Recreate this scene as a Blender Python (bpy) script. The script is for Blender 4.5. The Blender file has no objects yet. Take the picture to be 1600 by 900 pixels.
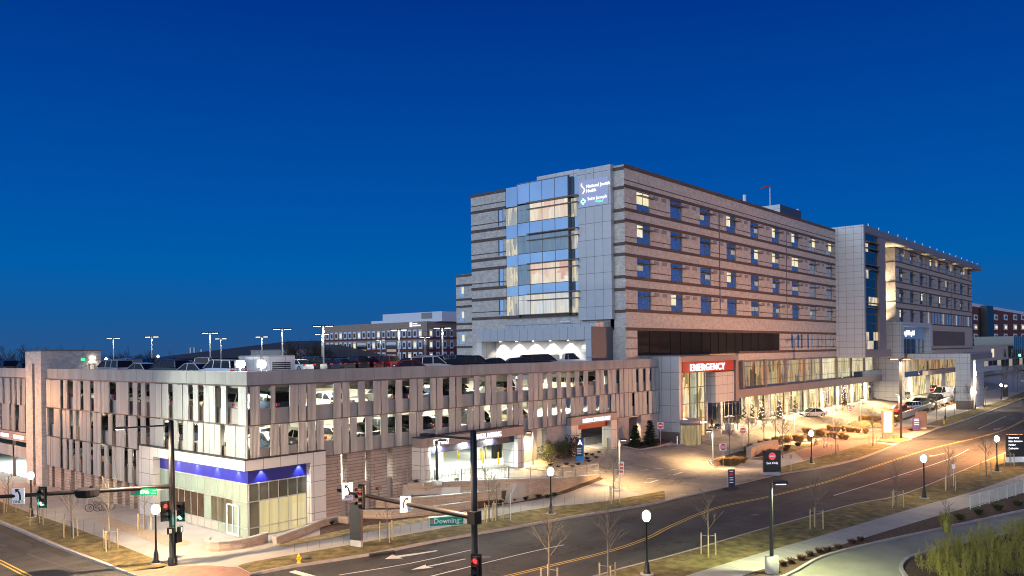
import bpy, bmesh, math, random
from mathutils import Vector, Matrix
R = math.radians
random.seed(7)
S = bpy.context.scene
COL = S.collection
PI = math.pi

# ------------------------------------------------------------------ camera
F_, CX, PY, H, RT = 1252.0, 800.0, 547.4, 14.0, 0.012
YAW = R(40.5)
_a = math.atan(RT); _c, _s = math.cos(_a), math.sin(_a)
Fv = Vector((math.cos(YAW), math.sin(YAW), 0)); Rh = Vector((math.sin(YAW), -math.cos(YAW), 0)); Zv = Vector((0, 0, 1))
Rv = Rh * _c - Zv * _s; Uv = Rh * _s + Zv * _c
cam = bpy.data.cameras.new('camera'); camo = bpy.data.objects.new('camera', cam); COL.objects.link(camo)
m = Matrix((Rv, Uv, -Fv)).transposed().to_4x4(); m.translation = Vector((0, 0, H)); camo.matrix_world = m
cam.sensor_width = 36; cam.lens = F_ / 1600 * 36; cam.shift_y = (PY - 450) / 1600; cam.clip_start = .5; cam.clip_end = 6000
S.camera = camo

# ------------------------------------------------------------------ sky and light
w = bpy.data.worlds.new('World'); S.world = w; w.use_nodes = True
nt = w.node_tree; nt.nodes.clear(); WN = nt.nodes; WL = nt.links
out = WN.new('ShaderNodeOutputWorld'); bg = WN.new('ShaderNodeBackground')
sky = WN.new('ShaderNodeTexSky'); sky.sky_type = 'NISHITA'; sky.sun_disc = False
sky.sun_elevation = R(1.0); sky.sun_rotation = R(-90); sky.air_density = 1.0; sky.dust_density = .3; sky.ozone_density = 6.0
# dusk: the last light stands low in the west (-X, behind and left of the camera), a city-like fill glow added low in the south (-Y), out of view, for the right faces
tcw = WN.new('ShaderNodeTexCoord'); spw = WN.new('ShaderNodeSeparateXYZ'); WL.new(tcw.outputs['Generated'], spw.inputs[0])
rp = WN.new('ShaderNodeValToRGB'); els = rp.color_ramp.elements
els[0].position = 0; els[0].color = (.022, .090, .250, 1); els[1].position = .045; els[1].color = (.007, .100, .325, 1)
for ps, c in ((.10, (.0, .108, .395)), (.17, (.0, .086, .385)), (.28, (.0, .058, .330)), (.40, (.0, .034, .255)), (.7, (.0, .018, .15)), (1., (.0, .012, .10))):
    e = els.new(ps); e.color = (*c, 1)
WL.new(spw.outputs[2], rp.inputs[0])
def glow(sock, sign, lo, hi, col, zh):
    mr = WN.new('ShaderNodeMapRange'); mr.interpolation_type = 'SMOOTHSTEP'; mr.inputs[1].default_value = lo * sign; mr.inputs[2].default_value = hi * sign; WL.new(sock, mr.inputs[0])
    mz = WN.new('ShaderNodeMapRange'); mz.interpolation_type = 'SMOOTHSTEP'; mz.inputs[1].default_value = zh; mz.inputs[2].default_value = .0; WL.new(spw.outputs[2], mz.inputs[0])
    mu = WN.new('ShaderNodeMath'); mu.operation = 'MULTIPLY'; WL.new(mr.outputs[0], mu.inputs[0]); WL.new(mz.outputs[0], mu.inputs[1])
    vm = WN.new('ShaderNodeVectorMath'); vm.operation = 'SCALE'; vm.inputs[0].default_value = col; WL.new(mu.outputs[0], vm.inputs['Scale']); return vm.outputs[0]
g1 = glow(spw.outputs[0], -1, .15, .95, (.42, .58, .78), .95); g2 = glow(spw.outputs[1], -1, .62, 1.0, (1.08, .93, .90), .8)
sc_ = WN.new('ShaderNodeVectorMath'); sc_.operation = 'SCALE'; sc_.inputs['Scale'].default_value = .003; WL.new(sky.outputs[0], sc_.inputs[0])
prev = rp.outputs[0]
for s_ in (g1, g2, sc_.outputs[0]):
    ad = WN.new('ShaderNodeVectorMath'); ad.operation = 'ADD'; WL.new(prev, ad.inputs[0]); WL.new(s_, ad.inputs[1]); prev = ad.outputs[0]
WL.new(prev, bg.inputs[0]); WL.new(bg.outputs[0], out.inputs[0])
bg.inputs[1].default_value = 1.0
LK = 3.0                                          # common factor of all the street and building lamps
sun = bpy.data.lights.new('dusk_glow', 'SUN'); suno = bpy.data.objects.new('dusk_glow', sun); COL.objects.link(suno)
sun.energy = 1.25; sun.angle = R(60); sun.color = (.80, .90, 1.0)
suno.rotation_euler = Vector((-.85, .04, .42)).to_track_quat('Z', 'Y').to_euler()
S.view_settings.view_transform = 'Standard'; S.view_settings.look = 'None'; S.view_settings.gamma = 1; S.view_settings.exposure = 0
S.render.engine = 'CYCLES'
cy = S.cycles; cy.use_denoising = True; cy.max_bounces = 6; cy.diffuse_bounces = 3; cy.glossy_bounces = 3; cy.transmission_bounces = 4
cy.transparent_max_bounces = 8; cy.sample_clamp_indirect = 3.0; cy.caustics_reflective = False; cy.caustics_refractive = False
cy.use_light_tree = True; cy.filter_width = 1.0

# ------------------------------------------------------------------ measured positions
def ray(px, py):
    return Fv + Rv * ((px - CX) / F_) - Uv * ((py - PY) / F_)
def onZ(px, py, z):
    d = ray(px, py); t = (z - H) / d.z; return Vector((d.x * t, d.y * t, z))
def onX(px, py, X):
    d = ray(px, py); t = X / d.x; return Vector((X, d.y * t, H + d.z * t))
def onY(px, py, Y):
    d = ray(px, py); t = Y / d.y; return Vector((d.x * t, Y, H + d.z * t))
def cl(v): return max(0., min(1., v))
def g(X, Y):                                   # height of the ground: flat streets, a plaza 2 m above them
    b = 2 * cl((Y - 44) / 10)
    if X >= 69: return b
    if X < 48: return 0.
    if Y <= (53.8 - (X - 48) * .7875 if X < 56 else 47.45): return b * cl((X - 62) / 7)
    t = cl((X - 52) / 17)
    return b * t + 2 * (1 - t)
def at(px, py, up=0.):
    z = 0.
    for i in range(40):
        p = onZ(px, py, z); z = z * .5 + .5 * (g(p.x, p.y) + .13)
    p = onZ(px, py, z); return Vector((p.x, p.y, z + up))

# ------------------------------------------------------------------ materials
MATS = {}
def node_mat(name):
    mt = bpy.data.materials.new(name); mt.use_nodes = True
    return mt, mt.node_tree, mt.node_tree.nodes['Principled BSDF']
def M(name, col, rough=.6, metal=0., var=.12, scale=3., bump=0., bscale=40., emit=None, es=0., spec=.5, stretch=None):
    if name in MATS: return MATS[name]
    mt, t, b = node_mat(name); N = t.nodes; L = t.links
    b.inputs['Roughness'].default_value = rough; b.inputs['Metallic'].default_value = metal
    b.inputs['Specular IOR Level'].default_value = spec
    tc = N.new('ShaderNodeTexCoord')
    src = tc.outputs['Object']
    if stretch:
        mp = N.new('ShaderNodeMapping'); mp.inputs['Scale'].default_value = stretch; L.new(src, mp.inputs[0]); src = mp.outputs[0]
    nz = N.new('ShaderNodeTexNoise'); nz.inputs['Scale'].default_value = scale; nz.inputs['Detail'].default_value = 5; L.new(src, nz.inputs['Vector'])
    cr = N.new('ShaderNodeValToRGB'); c = col
    lo = tuple(max(0, v * (1 - var)) for v in c); hi = tuple(min(1, v * (1 + var)) for v in c)
    cr.color_ramp.elements[0].color = (*lo, 1); cr.color_ramp.elements[1].color = (*hi, 1)
    cr.color_ramp.elements[0].position = .3; cr.color_ramp.elements[1].position = .7
    L.new(nz.outputs[0], cr.inputs[0]); L.new(cr.outputs[0], b.inputs['Base Color'])
    if bump:
        n2 = N.new('ShaderNodeTexNoise'); n2.inputs['Scale'].default_value = bscale; L.new(src, n2.inputs['Vector'])
        bp = N.new('ShaderNodeBump'); bp.inputs['Strength'].default_value = bump; bp.inputs['Distance'].default_value = .05
        L.new(n2.outputs[0], bp.inputs['Height']); L.new(bp.outputs[0], b.inputs['Normal'])
    if emit:
        b.inputs['Emission Color'].default_value = (*emit, 1); b.inputs['Emission Strength'].default_value = es
    MATS[name] = mt; return mt
def plane_vec(t, sx, sz):
    N = t.nodes; L = t.links
    ge = N.new('ShaderNodeNewGeometry'); sp = N.new('ShaderNodeSeparateXYZ'); L.new(ge.outputs['Position'], sp.inputs[0])
    ad = N.new('ShaderNodeMath'); ad.operation = 'ADD'; L.new(sp.outputs[0], ad.inputs[0]); L.new(sp.outputs[1], ad.inputs[1])
    cb = N.new('ShaderNodeCombineXYZ')
    m1 = N.new('ShaderNodeMath'); m1.operation = 'MULTIPLY'; m1.inputs[1].default_value = sx; L.new(ad.outputs[0], m1.inputs[0])
    m2 = N.new('ShaderNodeMath'); m2.operation = 'MULTIPLY'; m2.inputs[1].default_value = sz; L.new(sp.outputs[2], m2.inputs[0])
    L.new(m1.outputs[0], cb.inputs[0]); L.new(m2.outputs[0], cb.inputs[1]); return cb.outputs[0]
def brick(name, c1, c2, mortar, bw=.6, bh=.2, ms=.02, rough=.85, offset=.5, metal=0., bump=.4, blotch=.25, dark=True):
    if name in MATS: return MATS[name]
    mt, t, b = node_mat(name); N = t.nodes; L = t.links
    v = plane_vec(t, 1, 1)
    br = N.new('ShaderNodeTexBrick'); L.new(v, br.inputs['Vector']); br.offset = offset
    br.inputs['Scale'].default_value = 1; br.inputs['Brick Width'].default_value = bw; br.inputs['Row Height'].default_value = bh
    br.inputs['Mortar Size'].default_value = ms; br.inputs['Color1'].default_value = (*c1, 1); br.inputs['Color2'].default_value = (*c2, 1)
    br.inputs['Mortar'].default_value = (*mortar, 1); br.inputs['Mortar Smooth'].default_value = .2
    nz = N.new('ShaderNodeTexNoise'); nz.inputs['Scale'].default_value = 1.3; nz.inputs['Detail'].default_value = 8; nz.inputs['Roughness'].default_value = .7
    L.new(v, nz.inputs['Vector'])
    mr = N.new('ShaderNodeMapRange'); mr.inputs[1].default_value = .25; mr.inputs[2].default_value = .75; mr.inputs[3].default_value = 1 - blotch; mr.inputs[4].default_value = 1 + blotch
    L.new(nz.outputs[0], mr.inputs[0])
    mx = N.new('ShaderNodeMix'); mx.data_type = 'RGBA'; mx.blend_type = 'MULTIPLY'; mx.inputs[0].default_value = 1
    L.new(br.outputs[0], mx.inputs[6]); L.new(mr.outputs[0], mx.inputs[7]); L.new(mx.outputs[2], b.inputs['Base Color'])
    b.inputs['Roughness'].default_value = rough; b.inputs['Metallic'].default_value = metal
    bp = N.new('ShaderNodeBump'); bp.inputs['Strength'].default_value = bump; bp.inputs['Distance'].default_value = .03; bp.invert = True
    L.new(br.outputs['Fac'], bp.inputs['Height']); L.new(bp.outputs[0], b.inputs['Normal'])
    MATS[name] = mt; return mt
def ribbed(name, col, rough, metal, pitch=.18, var=.15):
    if name in MATS: return MATS[name]
    mt, t, b = node_mat(name); N = t.nodes; L = t.links
    v = plane_vec(t, 1 / pitch, .12)
    wv = N.new('ShaderNodeTexWave'); wv.inputs['Scale'].default_value = .5; wv.inputs['Distortion'].default_value = .4; L.new(v, wv.inputs['Vector'])
    bp = N.new('ShaderNodeBump'); bp.inputs['Strength'].default_value = .55; bp.inputs['Distance'].default_value = .04
    L.new(wv.outputs[1], bp.inputs['Height']); L.new(bp.outputs[0], b.inputs['Normal'])
    nz = N.new('ShaderNodeTexNoise'); nz.inputs['Scale'].default_value = .35; nz.inputs['Detail'].default_value = 4; L.new(v, nz.inputs['Vector'])
    mr = N.new('ShaderNodeMapRange'); mr.inputs[1].default_value = .3; mr.inputs[2].default_value = .7; mr.inputs[3].default_value = 1 - var; mr.inputs[4].default_value = 1 + var
    L.new(nz.outputs[0], mr.inputs[0])
    w2 = N.new('ShaderNodeMapRange'); w2.inputs[3].default_value = .72; w2.inputs[4].default_value = 1.08; L.new(wv.outputs[1], w2.inputs[0])
    mm = N.new('ShaderNodeMath'); mm.operation = 'MULTIPLY'; L.new(mr.outputs[0], mm.inputs[0]); L.new(w2.outputs[0], mm.inputs[1])
    mx = N.new('ShaderNodeMix'); mx.data_type = 'RGBA'; mx.blend_type = 'MULTIPLY'; mx.inputs[0].default_value = 1; mx.inputs[6].default_value = (*col, 1)
    L.new(mm.outputs[0], mx.inputs[7]); L.new(mx.outputs[2], b.inputs['Base Color'])
    b.inputs['Roughness'].default_value = rough; b.inputs['Metallic'].default_value = metal
    MATS[name] = mt; return mt
def litroom(name, cols, strength, sx=.9, sz=.35, stripes=True, gloss=True):
    """a lit room seen through glass: warm curtains, walls and furniture as uneven upright patches of emitted light"""
    if name in MATS: return MATS[name]
    mt, t, b = node_mat(name); N = t.nodes; L = t.links
    v = plane_vec(t, sx, sz)
    vo = N.new('ShaderNodeTexVoronoi'); vo.distance = 'CHEBYCHEV'; vo.inputs['Scale'].default_value = 1.0; L.new(v, vo.inputs['Vector'])
    sc = N.new('ShaderNodeSeparateColor'); L.new(vo.outputs['Color'], sc.inputs[0])
    cr = N.new('ShaderNodeValToRGB'); els = cr.color_ramp.elements
    while len(els) < len(cols): els.new(.5)
    for i, c in enumerate(cols): els[i].position = i / max(1, len(cols) - 1) * .9 + .05; els[i].color = (*c, 1)
    L.new(sc.outputs[0], cr.inputs[0])
    v2 = plane_vec(t, sx * 5, sz * .6); n2 = N.new('ShaderNodeTexNoise'); n2.inputs['Scale'].default_value = 1; n2.inputs['Detail'].default_value = 3; L.new(v2, n2.inputs['Vector'])
    mr = N.new('ShaderNodeMapRange'); mr.inputs[1].default_value = .35; mr.inputs[2].default_value = .65; mr.inputs[3].default_value = .55; mr.inputs[4].default_value = 1.3
    L.new(n2.outputs[0], mr.inputs[0])
    mx = N.new('ShaderNodeMix'); mx.data_type = 'RGBA'; mx.blend_type = 'MULTIPLY'; mx.inputs[0].default_value = 1 if stripes else .3
    L.new(cr.outputs[0], mx.inputs[6]); L.new(mr.outputs[0], mx.inputs[7])
    L.new(mx.outputs[2], b.inputs['Emission Color']); b.inputs['Emission Strength'].default_value = strength
    b.inputs['Base Color'].default_value = (.03, .03, .03, 1); b.inputs['Roughness'].default_value = .06 if gloss else .5
    b.inputs['Specular IOR Level'].default_value = .8
    MATS[name] = mt; return mt
def E(name, col, s):
    if name in MATS: return MATS[name]
    mt, t, b = node_mat(name); b.inputs['Base Color'].default_value = (*[min(1, c) * .8 for c in col], 1)
    b.inputs['Emission Color'].default_value = (*col, 1); b.inputs['Emission Strength'].default_value = s; MATS[name] = mt; return mt

m_mauve = M('mauve_metal_panel', (.30, .25, .235), .5, .2, var=.05)
m_conc = M('concrete', (.34, .335, .32), .85, var=.16, scale=1.2, bump=.25, bscale=14)
m_concwall = M('concrete_wall', (.36, .35, .335), .85, var=.18, scale=.8, bump=.2, bscale=12, stretch=(1, 1, .25))
m_paint = M('white_painted_concrete', (.66, .66, .62), .8, var=.05, scale=.6)
m_screen = ribbed('ribbed_zinc_screen', (.43, .44, .435), .42, .3, var=.22)
m_panel = brick('metal_panel_skin', (.50, .51, .52), (.47, .48, .50), (.16, .17, .18), bw=1.32, bh=2.17, ms=.03, rough=.42, offset=0, metal=.3, bump=.3, blotch=.07)
m_panelw = brick('light_metal_panel_skin', (.60, .60, .59), (.57, .57, .56), (.22, .22, .22), bw=1.5, bh=1.25, ms=.03, rough=.45, offset=0, metal=.2, bump=.25, blotch=.05)
m_brown = M('brown_metal_trim', (.17, .13, .115), .5, .3, var=.08, scale=1)
m_brick = brick('tan_brick', (.60, .57, .52), (.47, .44, .40), (.50, .47, .43), bw=.42, bh=.145, ms=.012, blotch=.28)
m_band = M('dark_brown_brick_band', (.105, .075, .065), .8, var=.3, scale=6)
m_pier = brick('ridged_tan_brick', (.43, .35, .30), (.34, .28, .24), (.24, .19, .16), bw=2.6, bh=.27, ms=.035, blotch=.2, bump=.9)
m_red = brick('dark_red_brick', (.16, .045, .035), (.11, .032, .028), (.10, .05, .045), bw=.5, bh=.2)
m_glassblue = M('blue_reflecting_glass', (.035, .07, .11), .04, 0, var=.1, scale=.4, spec=1.0)
m_glassdark = M('dark_glass', (.012, .016, .02), .05, 0, var=.1, scale=.4, spec=.9)
for _m, _me in ((m_glassblue, .75), (m_glassdark, .0)):
    _b = _m.node_tree.nodes['Principled BSDF']; _b.inputs['Metallic'].default_value = _me
m_glasswin = M('window_glass', (.42, .52, .62), .05, .85, var=.12, scale=.5)
m_glassbay = M('curtain_wall_glass', (.52, .62, .70), .06, .9, var=.10, scale=.25)
m_frame = M('grey_window_frame', (.22, .23, .24), .4, .6, var=.04)
m_white = M('white_paint', (.78, .78, .76), .5, var=.04)
m_black = M('black_paint', (.012, .012, .013), .35, .2, var=.2)
m_dkgreen = M('dark_green_paint', (.012, .02, .018), .4, .3, var=.2)
m_alu = M('aluminium', (.55, .55, .53), .4, .7, var=.05)
m_yellow = M('yellow_paint', (.72, .50, .02), .5, var=.06)
m_asph = M('asphalt', (.055, .051, .049), .80, var=.30, scale=.35, bump=.3, bscale=60)
def wear(mt, sx, sy, amt, sc=1., cracks=True):
    t = mt.node_tree; N = t.nodes; L = t.links; b = N['Principled BSDF']; src = b.inputs['Base Color'].links[0].from_socket
    tc = N.new('ShaderNodeTexCoord'); prev = src
    for k, (a, c, lo, hi) in enumerate(((sx, sy, 1 - amt, 1 + amt), (1.1, 1.1, 1 - amt * .6, 1 + amt * .4), (7., 7., .82, 1.12))):
        mp = N.new('ShaderNodeMapping'); mp.inputs['Scale'].default_value = (a, c, 1); mp.inputs['Rotation'].default_value = (0, 0, .06); L.new(tc.outputs['Object'], mp.inputs[0])
        nz = N.new('ShaderNodeTexNoise'); nz.inputs['Scale'].default_value = sc; nz.inputs['Detail'].default_value = 7; nz.inputs['Roughness'].default_value = .65; L.new(mp.outputs[0], nz.inputs['Vector'])
        mr = N.new('ShaderNodeMapRange'); mr.inputs[1].default_value = .32; mr.inputs[2].default_value = .68; mr.inputs[3].default_value = lo; mr.inputs[4].default_value = hi; L.new(nz.outputs[0], mr.inputs[0])
        mx = N.new('ShaderNodeMix'); mx.data_type = 'RGBA'; mx.blend_type = 'MULTIPLY'; mx.inputs[0].default_value = 1; L.new(prev, mx.inputs[6]); L.new(mr.outputs[0], mx.inputs[7]); prev = mx.outputs[2]
    if not cracks: L.new(prev, b.inputs['Base Color']); return
    vo = N.new('ShaderNodeTexVoronoi'); vo.feature = 'DISTANCE_TO_EDGE'; vo.inputs['Scale'].default_value = .16; nz = N.new('ShaderNodeTexNoise'); nz.inputs['Scale'].default_value = .5; nz.inputs['Detail'].default_value = 4; L.new(tc.outputs['Object'], nz.inputs['Vector'])
    va = N.new('ShaderNodeVectorMath'); va.operation = 'MULTIPLY_ADD'; va.inputs[1].default_value = (5, 5, 0); L.new(nz.outputs[1], va.inputs[0]); L.new(tc.outputs['Object'], va.inputs[2]); L.new(va.outputs[0], vo.inputs['Vector'])
    mr = N.new('ShaderNodeMapRange'); mr.inputs[1].default_value = .004; mr.inputs[2].default_value = .012; mr.inputs[3].default_value = .45; mr.inputs[4].default_value = 1; L.new(vo.outputs['Distance'], mr.inputs[0])
    mx = N.new('ShaderNodeMix'); mx.data_type = 'RGBA'; mx.blend_type = 'MULTIPLY'; mx.inputs[0].default_value = 1; L.new(prev, mx.inputs[6]); L.new(mr.outputs[0], mx.inputs[7]); L.new(mx.outputs[2], b.inputs['Base Color'])
wear(m_asph, .02, .55, .28)
m_drive = M('worn_concrete_paving', (.27, .24, .20), .8, var=.22, scale=.25, bump=.15, bscale=25)
wear(m_drive, .05, .4, .22)
m_walk = M('sidewalk_concrete', (.33, .31, .29), .85, var=.12, scale=.5, bump=.1, bscale=20)
m_paver = M('red_paver', (.27, .15, .11), .85, var=.18, scale=2)
m_kerb = M('kerb_concrete', (.36, .32, .29), .85, var=.15, scale=2)
m_lawn = M('dormant_lawn', (.155, .120, .042), .95, var=.45, scale=1.4, bump=.9, bscale=18)
wear(m_lawn, .5, .5, .35, 2.2, False)
m_mulch = M('bark_mulch', (.085, .048, .030), .95, var=.5, scale=5, bump=.9, bscale=16)
m_gravel = M('tan_gravel', (.36, .28, .20), .95, var=.3, scale=6, bump=.5, bscale=25)
m_soil = M('dark_soil', (.05, .042, .03), .95, var=.3, scale=.3)
m_mark = M('road_marking_white', (.62, .60, .56), .7, var=.12, scale=4)
m_marky = M('road_marking_yellow', (.62, .40, .08), .7, var=.12, scale=4)
m_bark = M('grey_bark', (.17, .14, .11), .9, var=.2, scale=8)
m_stake = M('pine_stake', (.42, .33, .18), .8, var=.15, scale=6)
m_hedge = M('dark_needles', (.022, .034, .014), .8, var=.4, scale=6)
m_bushy = M('olive_leaves', (.055, .070, .014), .8, var=.4, scale=6)
m_grassd = M('dry_ornamental_grass', (.30, .19, .075), .9, var=.3, scale=6)
m_yewy = M('yellow_green_foliage', (.36, .32, .065), .8, var=.35, scale=5)
m_darkbox = M('charcoal_metal', (.028, .030, .033), .45, .3, var=.15)
m_navy = M('navy_panel', (.02, .022, .05), .5, var=.1)
m_bluefas = M('cobalt_blue_fascia', (.010, .013, .22), .45, var=.08, scale=1.5)
m_redfas = M('red_fascia', (.42, .045, .012), .45, var=.08, scale=1.5)
m_grey = M('mid_grey_paint', (.25, .25, .25), .55, var=.06)
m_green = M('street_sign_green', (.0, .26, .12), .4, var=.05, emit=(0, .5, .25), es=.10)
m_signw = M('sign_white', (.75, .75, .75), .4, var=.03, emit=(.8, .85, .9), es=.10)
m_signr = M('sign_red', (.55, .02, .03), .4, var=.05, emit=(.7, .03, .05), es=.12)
m_signo = M('sign_orange_red', (.75, .12, .02), .4, var=.03)
m_skin = M('skin', (.45, .28, .2), .6); m_cloth1 = M('dark_coat', (.02, .02, .025), .9); m_cloth2 = M('blue_denim', (.05, .07, .12), .9)
m_tyre = M('tyre_rubber', (.015, .015, .015), .85); m_rim = M('wheel_rim', (.5, .5, .5), .35, .8)
m_carglass = M('car_glass', (.010, .012, .015), .12, 0, spec=.35)
e_warm = E('lit_warm_lamp', (1, .82, .55), 9)
e_acorn = E('lit_frosted_globe', (1, .76, .46), 290)
e_white = E('lit_cool_lamp', (1, 1, .88), 9)
e_flood = E('lit_floodlight', (.92, .95, 1), 60)
e_letter = E('backlit_white_letter', (.92, .92, 1), 1.05)
e_red = E('red_signal_light', (1, .02, .02), 4)
e_green = E('green_signal_light', (.15, 1, .68), 9)
e_tail = E('red_lamp', (1, .03, .04), 3)
r_lit = litroom('lit_room', [(.75, .55, .30), (1, .86, .55), (.95, .75, .42), (.35, .25, .12), (1, .93, .75)], .85)
r_store = litroom('lit_lobby', [(.95, .68, .28), (1, .80, .42), (.45, .38, .12), (1, .88, .60), (.75, .45, .17), (.2, .15, .06)], 1.05, sx=1.5, sz=.42)
r_upper = litroom('lit_curtained_ward', [(.45, .17, .06), (.95, .52, .22), (.80, .64, .30), (.08, .05, .03), (.60, .50, .38)], .62, sx=1.3, sz=.3)
r_bay = litroom('lit_lounge', [(1, .86, .60), (.95, .82, .62), (.80, .45, .32), (1, .92, .75)], .85, sx=.55, sz=.5, stripes=False)
r_baydim = litroom('dim_lounge', [(.25, .40, .60), (.30, .45, .62), (.22, .38, .55)], .45, sx=.55, sz=.5, stripes=False)
r_shop = litroom('lit_shop_wall', [(.95, .78, .36), (.90, .72, .34), (1, .84, .45)], .75, sx=.4, sz=.2, stripes=False)

# ------------------------------------------------------------------ mesh helpers
class MB:
    def __init__(s): s.v = []; s.f = []; s.mi = []; s.sm = []
    def add(s, vs, fs, mi=0, smooth=False):
        n = len(s.v); s.v += [tuple(v) for v in vs]
        for f in fs: s.f.append(tuple(n + i for i in f)); s.mi.append(mi); s.sm.append(smooth)
        return s
    def box(s, x0, y0, z0, x1, y1, z1, mi=0):
        x0, x1 = min(x0, x1), max(x0, x1); y0, y1 = min(y0, y1), max(y0, y1); z0, z1 = min(z0, z1), max(z0, z1)
        return s.add([(x0, y0, z0), (x1, y0, z0), (x1, y1, z0), (x0, y1, z0), (x0, y0, z1), (x1, y0, z1), (x1, y1, z1), (x0, y1, z1)],
              [(0, 3, 2, 1), (4, 5, 6, 7), (0, 1, 5, 4), (1, 2, 6, 5), (2, 3, 7, 6), (3, 0, 4, 7)], mi)
    def bbox(s, x0, y0, z0, x1, y1, z1, b=.03, mi=0):
        """box with bevelled upright edges"""
        p = [(x0 + b, y0), (x1 - b, y0), (x1, y0 + b), (x1, y1 - b), (x1 - b, y1), (x0 + b, y1), (x0, y1 - b), (x0, y0 + b)]
        return s.prism(p, z0, z1, mi)
    def prism(s, pts, z0, z1, mi=0):
        n = len(pts); vs = [(x, y, z0) for x, y in pts] + [(x, y, z1) for x, y in pts]
        fs = [tuple(range(n))[::-1], tuple(range(n, 2 * n))] + [(i, (i + 1) % n, n + (i + 1) % n, n + i) for i in range(n)]
        return s.add(vs, fs, mi)
    def tube(s, p0, p1, r0, r1=None, n=8, mi=0, cap=True):
        p0, p1 = Vector(p0), Vector(p1); r1 = r0 if r1 is None else r1
        d = (p1 - p0); 
        if d.length < 1e-6: return s
        q = d.to_track_quat('Z', 'Y'); a = q @ Vector((1, 0, 0)); b = q @ Vector((0, 1, 0)); vs = []
        for p, r in ((p0, r0), (p1, r1)):
            for i in range(n):
                t = 2 * PI * i / n; vs.append(p + a * (r * math.cos(t)) + b * (r * math.sin(t)))
        fs = [(i, (i + 1) % n, n + (i + 1) % n, n + i) for i in range(n)]
        s.add(vs, fs, mi, n > 5)
        if cap: s.add(vs, [tuple(range(n))[::-1], tuple(range(n, 2 * n))], mi)
        return s
    def lathe(s, prof, c=(0, 0, 0), n=14, mi=0):
        vs = []; fs = []
        for r, z in prof:
            for i in range(n): t = 2 * PI * i / n; vs.append((c[0] + r * math.cos(t), c[1] + r * math.sin(t), c[2] + z))
        for k in range(len(prof) - 1):
            for i in range(n): fs.append((k * n + i, k * n + (i + 1) % n, (k + 1) * n + (i + 1) % n, (k + 1) * n + i))
        return s.add(vs, fs, mi, True)
    def build(s, name, mat, parent=None, rel=True):
        me = bpy.data.meshes.new(name)
        off = Vector((0, 0, 0))
        if parent is not None and rel:
            p = parent
            while p is not None: off += p.location; p = p.parent
        me.from_pydata([tuple(Vector(v) - off) for v in s.v], [], s.f)
        for mt in (mat if isinstance(mat, (list, tuple)) else [mat]): me.materials.append(mt)
        for i, p in enumerate(me.polygons): p.material_index = s.mi[i]; p.use_smooth = s.sm[i]
        me.update()
        o = bpy.data.objects.new(name, me); COL.objects.link(o)
        if parent is not None: o.parent = parent
        return o
def tag(o, label=None, cat=None, group=None, kind=None):
    if label: o['label'] = label
    if cat: o['category'] = cat
    if group: o['group'] = group
    if kind: o['kind'] = kind
    return o
def thing(name, loc, label, cat, group=None, rz=0.):
    o = bpy.data.objects.new(name, None); COL.objects.link(o); o.location = loc; o.rotation_euler = (0, 0, rz); o.empty_display_size = .2
    return tag(o, label, cat, group)
def kids(o): return [c for c in bpy.data.objects if c.parent == o]
_KID = {}
def tree_of(o):
    return (o, [tree_of(c) for c in kids(o)])
def copy_tree(t, loc=None, rz=None, label=None, group=None, parent=None, sc=None, matmap=None):
    src, ch = t; c = src.copy(); COL.objects.link(c); c.parent = parent
    if loc is not None: c.location = loc
    if rz is not None: c.rotation_euler = (0, 0, rz)
    if sc is not None: c.scale = (sc, sc, sc) if not isinstance(sc, tuple) else sc
    if label: c['label'] = label
    if group: c['group'] = group
    for k in ch: copy_tree(k, parent=c)
    return c
def text(name, s, size, mat, loc, rot, parent=None, depth=.05, align='LEFT', bold=.0, label=None, fit=None, space=1.0):
    cu = bpy.data.curves.new('txt', 'FONT'); cu.body = s; cu.size = size; cu.extrude = depth; cu.align_x = align; cu.offset = bold; cu.resolution_u = 2; cu.space_character = space
    ob = bpy.data.objects.new('txt', cu); COL.objects.link(ob)
    bpy.context.view_layer.update()
    me = bpy.data.meshes.new_from_object(ob.evaluated_get(bpy.context.evaluated_depsgraph_get()))
    bpy.data.objects.remove(ob); bpy.data.curves.remove(cu)
    me.materials.clear(); me.materials.append(mat); me.name = name
    o = bpy.data.objects.new(name, me); COL.objects.link(o)
    off = Vector((0, 0, 0)); p = parent
    while p is not None: off += p.location; p = p.parent
    o.location = Vector(loc) - off; o.rotation_euler = rot
    if fit: w0_ = max(v.co.x for v in me.vertices) - min(v.co.x for v in me.vertices); me.transform(Matrix.Diagonal((fit / w0_, 1, 1, 1)))
    if parent is not None: o.parent = parent
    return o
ROT_Y = (PI / 2, 0, 0)          # facing -Y, reading towards +X
ROT_X = (PI / 2, 0, -PI / 2)    # facing -X, reading towards -Y
def lamp(kind, name, loc, energy, col, size=.3, spot=None, target=None, parent=None, sy=None):
    l = bpy.data.lights.new(name, kind); l.energy = energy * LK; l.color = col
    if kind == 'AREA':
        l.shape = 'RECTANGLE' if sy else 'SQUARE'; l.size = size
        if sy: l.size_y = sy
    else: l.shadow_soft_size = size
    if kind == 'SPOT': l.spot_size = R(spot or 120); l.spot_blend = .6
    o = bpy.data.objects.new(name, l); COL.objects.link(o)
    off = Vector((0, 0, 0)); p = parent
    while p is not None: off += p.location; p = p.parent
    o.location = Vector(loc) - off
    if target is not None: o.rotation_euler = (Vector(target) - Vector(loc)).to_track_quat('-Z', 'Y').to_euler()
    if parent is not None: o.parent = parent
    return o
def dist_poly(pts):     # offset helper for strips along a line of points
    out = []
    for i, p in enumerate(pts):
        a = pts[max(0, i - 1)]; b = pts[min(len(pts) - 1, i + 1)]; d = Vector((b[0] - a[0], b[1] - a[1])); d.normalize(); out.append(Vector((-d.y, d.x)))
    return out
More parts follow.
